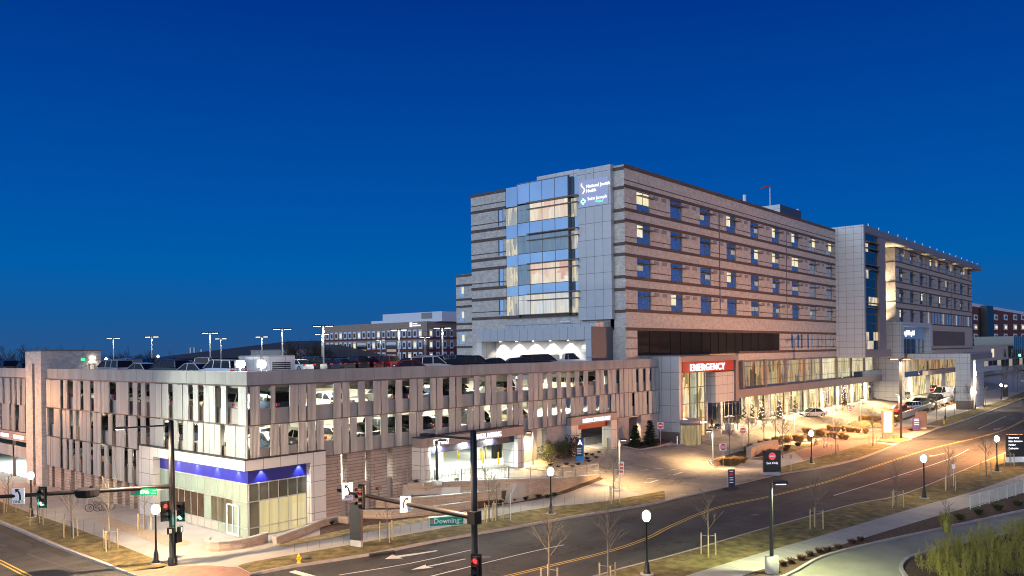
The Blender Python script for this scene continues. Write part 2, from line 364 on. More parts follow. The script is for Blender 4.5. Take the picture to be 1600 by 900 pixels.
def smooth_line(pts, n=6):
    pts = [Vector(p[:2]) for p in pts]; out = []
    for i in range(len(pts) - 1):
        p0 = pts[max(0, i - 1)]; p1 = pts[i]; p2 = pts[i + 1]; p3 = pts[min(len(pts) - 1, i + 2)]
        for k in range(n):
            t = k / n; out.append(.5 * ((2 * p1) + (p2 - p0) * t + (2 * p0 - 5 * p1 + 4 * p2 - p3) * t * t + (3 * p1 - p0 - 3 * p2 + p3) * t ** 3))
    out.append(pts[-1]); return [(p.x, p.y) for p in out]
def sheet(name, pts, off, mat, kind='structure', skirt=0., label=None, parent=None, thick=None):
    """a paved or planted area that follows the ground height, off metres above it, with an edge going down by skirt"""
    bm = bmesh.new(); vs = [bm.verts.new((p[0], p[1], 0)) for p in pts]
    try: f = bm.faces.new(vs)
    except ValueError: return None
    bmesh.ops.recalc_face_normals(bm, faces=bm.faces)
    if f.normal.z < 0: f.normal_flip()
    xs = [p[0] for p in pts]; ys = [p[1] for p in pts]
    cuts = []
    if max(ys) > 44 and max(xs) > 48:
        cuts += [((0, y, 0), (0, 1, 0)) for y in (44, 47.44, 47.46, 54) if min(ys) < y < max(ys)]
        cuts += [((x, 0, 0), (1, 0, 0)) for x in [47.95, 48] + [52 + i for i in range(18)] if min(xs) < x < max(xs)]
        if min(xs) < 56: cuts += [((48, 53.80, 0), (.7875, 1, 0)), ((48, 53.82, 0), (.7875, 1, 0))]
        if min(xs) < 69: cuts += [((0, y, 0), (0, 1, 0)) for y in range(46, 54) if min(ys) < y < max(ys)]
    bmesh.ops.triangulate(bm, faces=bm.faces[:])
    for co, no in cuts:
        bmesh.ops.bisect_plane(bm, geom=bm.verts[:] + bm.edges[:] + bm.faces[:], plane_co=co, plane_no=no, dist=1e-5)
    for v in bm.verts: v.co.z = g(v.co.x, v.co.y) + off
    if skirt:
        be = [e for e in bm.edges if e.is_boundary]
        r = bmesh.ops.extrude_edge_only(bm, edges=be)
        for v in r['geom']:
            if isinstance(v, bmesh.types.BMVert): v.co.z -= skirt
    me = bpy.data.meshes.new(name); bm.to_mesh(me); bm.free(); me.materials.append(mat)
    o = bpy.data.objects.new(name, me); COL.objects.link(o)
    if parent is not None: o.parent = parent
    if kind: o['kind'] = kind
    return o
def strip(mb, pts, wid, off, h=.0, g0=True):
    """a painted line (h=0) or a raised kerb (h>0) along points"""
    ns = dist_poly(pts)
    for i in range(len(pts) - 1):
        a, b = pts[i], pts[i + 1]; na, nb = ns[i], ns[i + 1]
        q = [(a[0] - na.x * wid / 2, a[1] - na.y * wid / 2), (b[0] - nb.x * wid / 2, b[1] - nb.y * wid / 2), (b[0] + nb.x * wid / 2, b[1] + nb.y * wid / 2), (a[0] + na.x * wid / 2, a[1] + na.y * wid / 2)]
        top = [(x, y, g(x, y) + off + h) for x, y in q]
        if h: 
            bot = [(x, y, g(x, y) + off - .15) for x, y in q]
            mb.add(top + bot, [(0, 1, 2, 3), (0, 4, 5, 1), (1, 5, 6, 2), (2, 6, 7, 3), (3, 7, 4, 0)])
        else: mb.add(top, [(0, 1, 2, 3)])
def atz(px, py, z=0.): p = onZ(px, py, z); return (p.x, p.y)
# ================================================================== ground
gb = MB(); gb.add([(-700, -400, -.02), (2500, -400, -.02), (2500, 2500, -.02), (-700, 2500, -.02)], [(0, 1, 2, 3)])
tag(gb.build('ground', m_soil), kind='structure')
rd = MB(); rd.add([(-80, -60, .0), (420, -60, .0), (420, 60, .0), (22, 60, 0), (22, 300, 0), (-80, 300, 0)], [(0, 1, 2, 3, 4, 5)])
tag(rd.build('road', m_asph), kind='structure')
Z = lambda L, z=.02: [atz(x, y, z) for x, y in L]
A = lambda L: [(at(x, y).x, at(x, y).y) for x, y in L]
kerbN1 = smooth_line(Z([(395, 899), (460, 886), (576, 868), (690, 845), (800, 826), (900, 808), (1000, 792), (1040, 784)]), 4)
kerbN2 = smooth_line(Z([(1217, 742), (1238, 738), (1280, 732), (1340, 718), (1400, 696)]), 4)
kerbN3 = smooth_line(Z([(1472, 668), (1500, 660), (1560, 638), (1600, 622)]), 3)
kerbW = smooth_line(Z([(197, 896), (80, 851), (40, 833.5), (0, 817)]), 3)
kerbW = [(x, y) for x, y in kerbW]
corner = smooth_line(Z([(197, 896), (235, 908), (300, 915), (360, 908), (395, 899)]), 3)
far = kerbN3[-1]
nb = kerbW[::-1] + corner[1:-1] + kerbN1 + kerbN2 + kerbN3 + [(420, far[1] + 2), (420, 200), (32, 200), (kerbW[-1][0] - .8, 200)]
sheet('sidewalk', nb, .13, m_walk, skirt=.25)
kb = MB()
for k in (kerbN1, kerbN2, kerbN3, kerbW): strip(kb, k, .18, .0, .16)
tag(kb.build('kerb', m_kerb), kind='structure')
# south side
kerbS = smooth_line(Z([(900, 910), (940, 900), (974, 890), (1040, 873), (1100, 856), (1180, 832), (1260, 810), (1337, 789), (1412, 774), (1496, 740), (1578, 706), (1600, 697)]), 3)
sb = kerbS + [(420, kerbS[-1][1] + 3), (420, -70), (25, -70), (25, kerbS[0][1] - .5)]
sheet('verge', sb, .12, m_soil, skirt=.2)
kb = MB(); strip(kb, kerbS, .18, .0, .15); tag(kb.build('kerb', m_kerb), kind='structure')
sidN = smooth_line(Z([(1000, 922), (1075, 899), (1180, 867), (1260, 844), (1337, 821), (1442, 790), (1521, 768), (1600, 740)], .13), 3)
sidS = smooth_line(Z([(1080, 930), (1160, 900), (1214, 883), (1337, 845), (1442, 813), (1516, 792), (1600, 769)], .13), 3)
ext = lambda p: (p[0] + 200, p[1] + 8)
sheet('lawn', kerbS[1:] + [ext(kerbS[-1]), ext(sidN[-1])] + sidN[::-1], .14, m_lawn)
sheet('sidewalk', sidN + [ext(sidN[-1]), ext(sidS[-1])] + sidS[::-1], .15, m_walk)
drk = smooth_line(Z([(1150, 925), (1230, 900), (1285, 871), (1364, 850), (1469, 827), (1600, 798)], .13), 4)
sheet('planting_bed', sidS + [(sidS[-1][0] + 60, sidS[-1][1] + 4), (drk[-1][0] + 60, drk[-1][1] + 4)] + drk[::-1], .135, m_mulch)
m_olive = M('pale_driveway_concrete', (.23, .22, .18), .85, var=.25, scale=.3, bump=.1, bscale=20)
sheet('driveway', drk + [(drk[-1][0] + 60, drk[-1][1] + 4), (160, -30), (25, -30), (25, 16)], .13, m_olive)
kb = MB(); strip(kb, drk, .22, .13, .12)
isl = smooth_line(Z([(1436, 925), (1414, 900), (1408, 886), (1418, 874), (1440, 866), (1500, 851), (1560, 838), (1620, 824)], .13), 4)
strip(kb, isl, .22, .13, .14); tag(kb.build('kerb', m_kerb), kind='structure')
sheet('planting_bed', isl + [(isl[-1][0] + 10, isl[-1][1] - 12), (isl[0][0] + 4, isl[0][1] - 6)], .15, m_mulch)

# ---- north block surfaces
wallR = [(48.2, 53.6), (52, 50.6), (55.5, 48.0), (58, 47.45), (63, 47.45), (69, 47.3)]
drv = wallR + A([(975, 765), (1008, 774), (1040, 783), (1110, 764), (1170, 752), (1217, 741), (1180, 738), (1130, 735), (1108, 723), (1125, 712), (1160, 703), (1210, 690), (1250, 681), (1291, 667), (1322, 664), (1332, 660), (1392, 652), (1425, 642), (1470, 627), (1497, 619)]) + [(300, 46), (300, 54), (48.2, 54)]
sheet('driveway', drv, .145, m_drive)
wk = A([(1040, 697), (1080, 694), (1130, 682), (1180, 670), (1240, 657), (1330, 637), (1390, 623), (1412, 617)])
sheet('sidewalk', wk + [(wk[-1][0] + 30, wk[-1][1] + 3), (wk[-1][0] + 30, 54), (94, 54)], .165, m_walk)
lawn1 = smooth_line(A([(372, 885), (400, 877), (550, 851), (720, 820), (800, 802), (870, 791), (940, 784), (1038, 767)]), 3)
sheet('lawn', lawn1 + A([(1040, 783)]) + [(x, y + .22) for x, y in kerbN1[::-1]][1:], .15, m_lawn)
lawnW = A([(-30, 773), (0, 784), (45, 801), (105, 821), (160, 841), (240, 873), (264, 882), (255, 888), (197, 894)]) + [(x + .22, y) for x, y in kerbW[1:]] + A([(-30, 804)])
sheet('lawn', lawnW, .15, m_lawn)
sheet('planting_bed', A([(150, 815), (170, 807), (200, 819), (270, 839), (300, 848), (292, 853), (265, 855), (200, 834)]), .15, m_gravel)
sheet('paving', A([(200, 893), (264, 884), (330, 884), (372, 887), (393, 897), (388, 903), (300, 912), (230, 905)]), .15, m_paver)
m_tan = M('tan_dry_groundcover', (.25, .19, .09), .95, var=.45, scale=2, bump=.6, bscale=20)
sheet('planting_bed', A([(430, 850), (442, 855), (550, 836), (666, 814), (714, 804), (714, 796), (666, 806), (548, 826), (500, 836), (470, 842)]), .15, m_tan)
sheet('planting_bed', [(39.0, 53.9), (47.8, 53.9), (51.6, 50.6), (55.2, 47.75)] + [(54.6, 47.35), (49.5, 48.35)] + A([(714, 797), (666, 808), (548, 830), (500, 838)]) , .145, m_mulch)
sheet('planting_bed', [(55.2, 47.7), (56.2, 47.25), (61.5, 47.25), (61.5, 46.3), (58, 46.5), (54.6, 47.2)], .15, m_mulch)
sheet('planting_bed', [(61.6, 47.25), (68.8, 47.1), (68.8, 46.5), (61.6, 46.3)], .17, m_mulch)
# islands
def island(name, px, mat, off=.19, kerb=True):
    p = A(px); sheet(name, p, off, mat, skirt=.1)
    if kerb:
        k = MB(); strip(k, p + [p[0]], .16, .14, .1); tag(k.build('kerb', m_kerb), kind='structure')
island('planting_bed', [(822, 727), (822, 733), (850, 736), (880, 736), (905, 733), (930, 725), (943, 716), (944, 710), (937, 704), (915, 699), (893, 697), (850, 706)], m_gravel)
island('planting_bed', [(968, 697), (1000, 703), (1025, 699), (1047, 693), (1052, 687), (1020, 686), (985, 690)], m_mulch)
island('planting_bed', [(1108, 722), (1140, 710), (1210, 690), (1217, 697), (1207, 712), (1172, 717), (1152, 729), (1118, 731)], m_mulch)
island('lawn', [(1172, 718), (1208, 712), (1218, 698), (1255, 694), (1288, 692), (1240, 705), (1200, 718)], m_lawn, kerb=False)
sheet('lawn', A([(1217, 740), (1216, 731), (1256, 721), (1320, 703), (1345, 695), (1368, 692), (1396, 696), (1340, 716), (1280, 730), (1238, 737)]), .16, m_lawn)
sheet('paving', A([(1240, 705), (1290, 684), (1330, 676), (1380, 672), (1445, 664), (1425, 674), (1400, 681), (1375, 684), (1368, 691), (1345, 695), (1320, 703), (1256, 720)]), .16, m_paver)
island('lawn', [(1368, 690), (1375, 684), (1400, 680), (1424, 687), (1402, 693)], m_lawn)
island('lawn', [(1322, 664), (1335, 657), (1372, 657), (1400, 664), (1390, 671), (1340, 669)], m_lawn)
sheet('lawn', A([(1418, 671), (1440, 666), (1462, 668), (1455, 672), (1425, 674)]), .16, m_lawn)
sheet('lawn', A([(1445, 664), (1480, 652), (1530, 637), (1570, 625), (1600, 612), (1600, 621), (1560, 636), (1500, 658), (1473, 666)]), .16, m_lawn)
sheet('planting_bed', A([(1285, 668), (1330, 676), (1290, 683), (1250, 686), (1215, 697), (1212, 689), (1250, 681)]), .17, m_mulch)
sheet('planting_bed', A([(1395, 652), (1425, 643), (1505, 620), (1520, 621), (1470, 638), (1430, 652), (1400, 660), (1345, 657)]), .17, m_mulch)
# sidewalk joints and driveway joints are in the paint layer
# ---- painted markings
mk = MB(); my = MB()
for off in (-.14, .14):
    for L in ([(640, 935), (720, 917), (800, 898), (854, 885), (948, 862), (1010, 841), (1052, 820), (1120, 793), (1200, 776), (1280, 756), (1320, 744), (1372, 727), (1450, 702), (1530, 683), (1570, 671), (1600, 656)],):
        p = smooth_line(Z(L), 4); ns = dist_poly(p); strip(my, [(a[0] + n.x * off, a[1] + n.y * off) for a, n in zip(p, ns)], .11, .006)
    p = Z([(-40, 858), (0, 877), (43, 899), (100, 930)]); ns = dist_poly(p); strip(my, [(a[0] + n.x * off, a[1] + n.y * off) for a, n in zip(p, ns)], .12, .006)
strip(mk, smooth_line(Z([(600, 917), (673, 900), (820, 864), (881, 851)]), 3), .13, .006)
strip(mk, smooth_line(Z([(530, 898), (640, 880), (740, 858)]), 3), .13, .006)
strip(mk, smooth_line(Z([(1303, 774), (1400, 744), (1480, 718), (1513, 702)]), 3), .13, .006)
strip(mk, Z([(1529, 670), (1572, 650)]), .13, .006)
strip(mk, Z([(456, 892), (500, 904)]), .5, .006)
strip(mk, Z([(497, 906), (520, 912)]), .5, .006)
for L in ([(1000, 735), (1012, 734)], [(1022, 733), (1036, 732)], [(1045, 735), (1058, 733)], [(960, 734), (972, 733)], [(925, 736), (938, 735)], [(880, 738), (894, 737)], [(1010, 749), (1024, 747)]):
    p = A(L); strip(mk, p, .12, .15)
for (x, y) in ((1052, 741), (1015, 753)):
    p = A([(x - 8, y + 1), (x, y + 1.5), (x + 9, y - 1.5), (x + 14, y - 3)]); strip(mk, p, .3, .15)
def arrow(px, py, turn, base=(0, 0)):
    c = Vector(atz(px, py, .02)); a = Vector(atz(px + 40, py - 8, .02)); d = (a - c).normalized(); n = Vector((-d.y, d.x))
    P = lambda u, v: (c.x + d.x * u + n.x * v, c.y + d.y * u + n.y * v, .006)
    if turn: pts = [P(0, .2 * turn), P(1.0, .95 * turn), P(1.0, .45 * turn), P(2.4, .1 * turn), P(3.9, -.15 * turn), P(3.9, -.4 * turn), P(2.2, -.25 * turn), P(1.0, -.05 * turn), P(1.0, -.5 * turn)]
    else: pts = [P(0, 0), P(1.4, .5), P(1.2, .1), P(4.2, .08), P(4.2, -.08), P(1.2, -.1), P(1.4, -.5)]
    mk.add(pts, [tuple(range(len(pts)))] if True else [])
arrow(604, 874, 1); arrow(642, 890, 0)
arrow(1553, 671, 0); arrow(1452, 713, 0)
tag(mk.build('road_marking', m_mark), kind='structure'); tag(my.build('road_marking', m_marky), kind='structure')
# road patches and tar seams
tar = MB()
for L in ([(560, 885), (700, 868), (850, 838)], [(860, 800 + 20), (880, 830), (884, 842)], [(1100, 868), (1250, 828), (1400, 790)], [(1230, 790), (1330, 766), (1440, 735), (1540, 697)], [(0, 850), (120, 892)]):
    strip(tar, smooth_line(Z(L), 3), .09, .003)
tag(tar.build('tar_seam', M('tar', (.018, .017, .017), .5)), kind='structure')
pt = MB()
for L in ([(620, 889), (668, 880), (690, 886), (640, 896)], [(985, 842), (1042, 826), (1056, 832), (1000, 849)], [(1330, 758), (1372, 745), (1382, 749), (1341, 762)], [(1500, 694), (1525, 686), (1532, 689), (1508, 697)], [(15, 850), (45, 862), (38, 868), (8, 855)]): pt.add([(x, y, .0045) for x, y in Z(L)], [(0, 1, 2, 3)])
tag(pt.build('asphalt_patch', M('fresh_asphalt', (.026, .025, .025), .75, var=.25, scale=3, bump=.3, bscale=50)), kind='structure')
for x, y, l in ((760, 871, 'iron manhole cover in the road left of the lane line end'), (1180, 805, 'iron manhole cover in the road near the double yellow line'), (1420, 742, 'iron manhole cover in the right part of the road')):
    p = atz(x, y); o = tag(MB().lathe([(.36, .0), (.36, .012), (.30, .016), (0, .014)], n=18).build('manhole_cover', M('cast_iron', (.09, .085, .08), .5, .6, var=.3, scale=8)), l, 'manhole cover', 'iron manhole covers in the road'); o.location = (p[0], p[1], .002)
jt = MB()
def joints(a, b, n, off):
    for i in range(1, n):
        t = i / n; p = [(a[0][0] + (a[1][0] - a[0][0]) * t, a[0][1] + (a[1][1] - a[0][1]) * t), (b[0][0] + (b[1][0] - b[0][0]) * t, b[0][1] + (b[1][1] - b[0][1]) * t)]
        strip(jt, p, .035, off)
joints(A([(440, 852), (720, 803)]), A([(440, 866), (720, 818)]), 16, .136)
joints(A([(720, 803), (960, 765)]), A([(720, 818), (960, 781)]), 14, .136)
for i in range(1, len(sidN) - 1):
    for h_ in (0, .5):
        a = Vector(sidN[i]).lerp(Vector(sidN[i + 1]), h_); c = min((Vector(q) for q in [Vector(sidS[k]).lerp(Vector(sidS[k + 1]), j / 8) for k in range(len(sidS) - 1) for j in range(8)]), key=lambda q: (q - a).length); strip(jt, [tuple(a), tuple(c)], .03, .153)
joints(A([(0, 770), (200, 834)]), A([(0, 783), (200, 856)]), 14, .136)
tag(jt.build('paving_joint', M('joint_grey', (.14, .13, .12), .9)), kind='structure')  # joints between slabs drawn as thin dark grey strips
# ---- plaza retaining walls (a wall is a thing)
def wall_thing(pts, top, thick, mat, label, base=-.1, cap=True, name='retaining_wall', tz=None):
    p0 = pts[0]; root = thing(name, (p0[0], p0[1], g(*p0)), label, 'wall')
    mb = MB(); cp = MB(); ns = dist_poly(pts)
    for i in range(len(pts) - 1):
        a, b = pts[i], pts[i + 1]; na, nb = ns[i] * thick / 2, ns[i + 1] * thick / 2
        ta = top[i] if isinstance(top, (list, tuple)) else top; tb = top[i + 1] if isinstance(top, (list, tuple)) else top
        q = [(a[0] - na.x, a[1] - na.y), (b[0] - nb.x, b[1] - nb.y), (b[0] + nb.x, b[1] + nb.y), (a[0] + na.x, a[1] + na.y)]
        tt = [ta, tb, tb, ta]
        mb.add([(x, y, base) for x, y in q] + [(q[k][0], q[k][1], tt[k]) for k in range(4)], [(4, 5, 6, 7), (0, 1, 5, 4), (1, 2, 6, 5), (2, 3, 7, 6), (3, 0, 4, 7)])
        if cap:
            na, nb = ns[i] * (thick / 2 + .05), ns[i + 1] * (thick / 2 + .05)
            q = [(a[0] - na.x, a[1] - na.y), (b[0] - nb.x, b[1] - nb.y), (b[0] + nb.x, b[1] + nb.y), (a[0] + na.x, a[1] + na.y)]
            cp.add([(q[k][0], q[k][1], tt[k] + .003) for k in range(4)] + [(q[k][0], q[k][1], tt[k] + .09) for k in range(4)], [(3, 2, 1, 0), (4, 5, 6, 7), (0, 1, 5, 4), (1, 2, 6, 5), (2, 3, 7, 6), (3, 0, 4, 7)])
    mb.build('wall_face', mat, root)
    if cap: cp.build('coping', m_walk, root)
    return root
m_stonew = brick('buff_stone_veneer', (.40, .31, .24), (.33, .26, .20), (.26, .20, .16), bw=.7, bh=.25, ms=.015)
topR = [g(x + .3, y + .3) + .22 for x, y in wallR]
wall_thing([(x, y) for x, y in wallR], [2.22, 2.2, 2.15, 1.95, 1.35, .95], .3, m_stonew, 'long buff stone retaining wall holding up the garage entry drive above the sidewalk')
wall_thing([(44.8, 53.9), (46.6, 51.6), (50.5, 49.6), (54.4, 48.0)], 1.35, .28, m_stonew, 'middle stepped terrace wall of buff stone below the entry drive')
wall_thing([(42.2, 53.9), (44.0, 51.0), (47.8, 49.3), (51.5, 48.3)], .75, .28, m_stonew, 'lowest stepped terrace wall of buff stone next to the sidewalk')
for poly, z in (([(45, 53.85), (48.1, 53.6), (55.3, 48), (54.4, 48.1), (50.5, 49.8), (46.7, 51.8)], 1.22), ([(42.4, 53.85), (44.7, 53.85), (46.5, 51.5), (50.3, 49.4), (54, 48), (51.5, 48.4), (47.9, 49.5), (44.2, 51.1)], .6)):
    mb = MB(); mb.prism(poly, .16, z); tag(mb.build('planting_bed', m_mulch), kind='structure')
wall_thing(A([(429, 851), (470, 836), (504, 822), (528, 817), (545, 818)]), .62, .35, m_stonew, 'low sloping stone wall running from the corner shop past the mulch bed')
wall_thing(A([(1170, 716), (1182, 710), (1195, 706), (1213, 702)]), 1.35, .6, m_stonew, 'short broken stone wall in the planting island left of the lawn', name='stone_wall')
lw = A([(1408, 655), (1425, 649), (1440, 644), (1456, 638)]); wall_thing(lw, [g(*p) + 1.25 for p in lw], .35, m_concwall, 'pale low concrete wall in front of the parked red pickup', name='low_wall')
lw = A([(1462, 636), (1480, 629), (1506, 619)]); wall_thing(lw, [g(*p) + 1.15 for p in lw], .35, m_concwall, 'pale low concrete wall right of the planting, reaching to the canopy pillar', name='low_wall')
c0 = at(372, 850); pl = [(c0.x + 2.6 * math.cos(t) * .9, c0.y + 1.5 * math.sin(t)) for t in [PI * .75 + PI * i / 9 for i in range(10)]]
wall_thing(pl, .75, .3, m_stonew, 'curved low seat wall on the paving in front of the corner shop door', name='seat_wall')
# ================================================================== parking garage
GX, GY = 32.64, 54.0
gar = thing('parking_garage', (GX, GY, 0), 'long three level parking garage wrapped in ribbed metal screens with an open roof deck', 'parking garage')
YL = lambda px, py: onX(px, py, GX).y
XR = lambda px, py: onY(px, py, GY).x
GE, GL = 93.0, 165.0                       # right end X, left end Y
PT, PB = 12.65, 11.62
# parapets
TY0, TY1 = YL(73.3, 620), YL(49, 620)      # stair tower on the left face
mb = MB(); mb.box(GX, GY, PB, GX + .3, TY0 - .002, PT); mb.box(GX, TY1 + .002, PB, GX + .3, GL, PT)
for y in [GY + 3 * i for i in range(1, 13)]: mb.box(GX - .012, y, PB + .04, GX + .002, y + .05, PT - .02, 1)
mb.build('parapet', [m_concwall, m_grey], gar)
mb = MB(); mb.box(GX + .302, GY, PB, GE, GY + .3, PT)
for x in [GX + 3.05 * i for i in range(1, 20)]: mb.box(x, GY - .012, PB + .04, x + .05, GY + .002, PT - .02, 1)
mb.build('parapet', [m_concwall, m_grey], gar)
mb = MB(); mb.box(GX - .002, GY - .002, PB - .1, GE, GY + .28, PB - .01); mb.box(GX - .002, GY + .3, PB - .1, GX + .28, TY0, PB - .01); mb.box(GX - .002, TY1, PB - .1, GX + .28, GL, PB - .01)
mb.build('shelf_angle', m_brown, gar)
# slabs, ceilings and cores
fl = {3: 9.1, 2: 6.1, 1: 2.95}
mb = MB(); mb.box(GX + .3, GY + .3, 11.35, GE, 130, 11.7); mb.box(GX + .3, 130, 11.35, 84, GL, 11.7); mb.build('roof_deck', m_conc, gar)
for k in (3, 2):
    mb = MB(); z = fl[k]; mb.box(GX + .5, GY + .5, z - .28, GE - .1, 80, z); mb.box(GX + .5, 80.002, z - .28, 52, GL, z); mb.build('floor_slab', m_paint, gar)
    mb = MB()
    for x in [GX + 6.1 * i for i in range(1, 10)]: mb.box(x, GY + .6, z - .75, x + .35, 70, z - .282)
    for y in [GY + 7 + 6.3 * i for i in range(0, 13)]: mb.box(GX + .6, y, z - .75, 49, y + .35, z - .282)
    mb.build('ceiling_beam', m_conc, gar)
mb = MB()
for x in [GX + 6.1 * i for i in range(1, 10)]: mb.box(x, GY + .6, 10.75, x + .35, 70, 11.345)
for y in [GY + 7 + 6.3 * i for i in range(0, 13)]: mb.box(GX + .6, y, 10.75, 49, y + .35, 11.345)
mb.build('ceiling_beam', m_conc, gar)
mb = MB(); mb.box(GX + .5, GY + .5, 2.6, 50.0, 80, 2.95); mb.box(GX + .5, 80.002, 2.6, 49, 98, 2.95); mb.build('floor_slab', m_paint, gar)
mb = MB(); mb.box(50, GY + .3, 1.9, GE, 78, 2.152); mb.build('entry_floor', M('pale_sealed_floor', (.5, .5, .47), .6, var=.08, scale=.5), gar)
mb = MB(); mb.box(50.3, 71, 0, GE - .2, 71.4, 11.34); mb.box(49.9, 71.41, 0, 50.3, GL - .5, 11.34); mb.build('core_wall', m_paint, gar)
for i in range(10):
    x = GX + 6.1 * i + .55; y = GY + 5.2
    mb = MB(); mb.box(x, y, 2.0 if x > 50 else 0, x + .6, y + .6, 11.34); mb.build('column', m_paint, gar)
for i in range(1, 9):
    y = GY + 7 + 6.3 * i; mb = MB(); mb.box(GX + 5.2, y, 0, GX + 5.8, y + .6, 11.34); mb.build('column', m_paint, gar)
# concrete upstands behind the screens
for k, (zb, zt) in {3: (8.5, 9.78), 2: (5.5, 6.78), 1: (2.45, 3.7)}.items():
    mb = MB(); mb.box(GX + .30, GY + .3, zb, GX + .5, TY0, zt); mb.box(GX + .3, TY1, zb, GX + .5, GL, zt); mb.build('spandrel', m_concwall, gar)
    if k > 1:
        mb = MB(); mb.box(GX + .3, GY + .14, zb, GE, GY + .3, zt); mb.build('spandrel', m_concwall, gar)
    if k == 1: continue
    mb = MB(); mb.box(GX - .03, GY - .03, zb + .03, GE, GY + .12, zb + .1); mb.box(GX - .03, GY + .121, zb + .03, GX + .12, TY0, zb + .1); mb.box(GX - .03, TY1, zb + .03, GX + .12, GL, zb + .1); mb.build('shelf_angle', m_brown, gar)
mb = MB(); mb.box(GX - .03, YL(228, 700), 2.38, GX + .14, TY0, 2.45); mb.build('shelf_angle', m_brown, gar)
# screen panels measured bay by bay
LZ = {3: (8.62, 11.5), 2: (5.62, 8.5), 1: (2.45, 5.5)}
PY_ = {3: 630, 2: 690, 1: 735}
LP = {3: [(74, 96.5), (100.5, 106.5), (116, 127), (132, 143), (148, 172), (183.5, 203), (209, 216), (222, 229), (236, 265), (272, 296), (304, 312), (320, 338), (347, 355.5), (374, 386)],
      2: [(74, 77), (86, 96), (100, 111), (116, 121), (126, 143), (148, 160), (171, 177), (183, 197), (202, 216), (222, 229), (236, 258), (273, 280), (288, 304), (312, 347), (355, 386)],
      1: [(74, 96), (100, 106), (110, 115.5), (120, 126), (131, 143), (148, 159), (165, 170.5), (177, 196), (202, 209), (215, 228)]}
LF = {3: [(0, 6), (9, 17), (20, 25), (28, 33), (36, 41), (44, 49)], 2: [(-3, 2), (5, 17), (20, 25), (32, 41), (44, 49)]}
RP = {3: [(389, 405), (422, 429), (451, 464), (465, 477), (478.5, 492.5), (520, 532), (533.7, 545), (558.5, 569.5), (582, 593.5), (594.3, 605), (617, 627.5), (639, 650), (650.6, 659.5), (671, 680.5), (681.3, 690.5), (701, 710), (711.3, 720), (739.5, 748), (757, 765), (767, 774.5), (792, 799.5), (808, 816), (824, 832), (832.5, 839.5), (840.2, 847), (855, 862), (869.5, 876), (884, 890.5), (897.5, 904), (911, 918), (930, 936), (937, 943), (949, 955), (955.5, 961.5), (967, 973), (973.5, 980), (980.5, 987), (987.5, 993), (997, 1004), (1008, 1014), (1018, 1023.5), (1024, 1029)],
      2: [(389, 405), (421, 435), (436.5, 449), (465, 478), (480, 492), (493.8, 505.5), (520, 532), (533.5, 544), (546.5, 557), (570, 581), (594, 605), (617, 627), (639, 649.5), (650.5, 660), (680, 690), (701, 710), (711, 720), (730, 738), (739, 747), (748, 756), (766, 774), (775, 783), (792, 800), (801.5, 808), (809.3, 816), (824, 832), (833, 839), (847, 854), (855.5, 862), (870, 876), (877.4, 883.5), (891, 897), (897.6, 904), (904.5, 911), (917, 924), (924.5, 931), (936, 943), (943.7, 949), (955, 961), (961.6, 967), (968, 974), (975, 981), (981.4, 987), (991, 997), (997.4, 1003), (1003.5, 1010), (1013, 1019), (1019.4, 1024.5), (1025, 1029)]}
panels = []
for k, L in LP.items():
    for a, b in L:
        wpx = 8.3 if a > 180 else 6.4; n = max(1, round((b - a) / wpx)); n = min(n, 3) if a < 100 else n
        ya, yb = YL(a, PY_[k]), YL(b, PY_[k])
        for i in range(n):
            y0 = ya + (yb - ya) * i / n - .03; y1 = ya + (yb - ya) * (i + 1) / n + .03; d = .05 * random.random()
            panels.append(((a + b) / 2, ('L', GX - .10 - d, y1, LZ[k][0], GX + .02 - d, y0, LZ[k][1]), math.hypot(GX, ya)))
for k, L in LF.items():
    for a, b in L:
        y0, y1 = YL(b, PY_[k]) + .03, YL(a, PY_[k]) - .03; panels.append((0, ('L', GX - .12, y0, LZ[k][0] - .1, GX, y1, LZ[k][1]), math.hypot(GX, y0) + 20))
for k, L in RP.items():
    for a, b in L:
        x0, x1 = XR(a, PY_[k] - 25) + .02, XR(b, PY_[k] - 25) - .02; d = .05 * random.random()
        if a > 650 and k == 2 and False: pass
        panels.append((0, ('R', x0, GY - .10 - d, LZ[k][0], x1, GY + .02 - d, LZ[k][1]), math.hypot(x0, GY)))
panels.sort(key=lambda p: p[2])
rest = MB()
for i, (_, q, dd) in enumerate(panels):
    b = rest if i >= 99 else MB()
    _, x0, y0, z0, x1, y1, z1 = q; b.box(x0, y0, z0, x1, y1, z1)
    if i < 99: b.build('screen_panel', m_screen, gar)
tag(rest.build('screen_panels', m_screen, gar), kind='stuff')
mb = MB(); mb.box(GX - .16, GY - .16, 5.6, GX - .03, GY - .03, 11.5); mb.build('corner_post', m_alu, gar)
# opaque lining panels behind a few right-hand gaps
mb = MB()
for a, b in ((967, 993), (955, 1029)):
    mb.box(XR(a, 650), GY + .14, 6.8, XR(b, 650), GY + .2, 8.4)
mb.box(XR(965, 600), GY + .14, 9.8, XR(1029, 600), GY + .2, 11.3); mb.build('lining_panel', m_glasswin, gar)
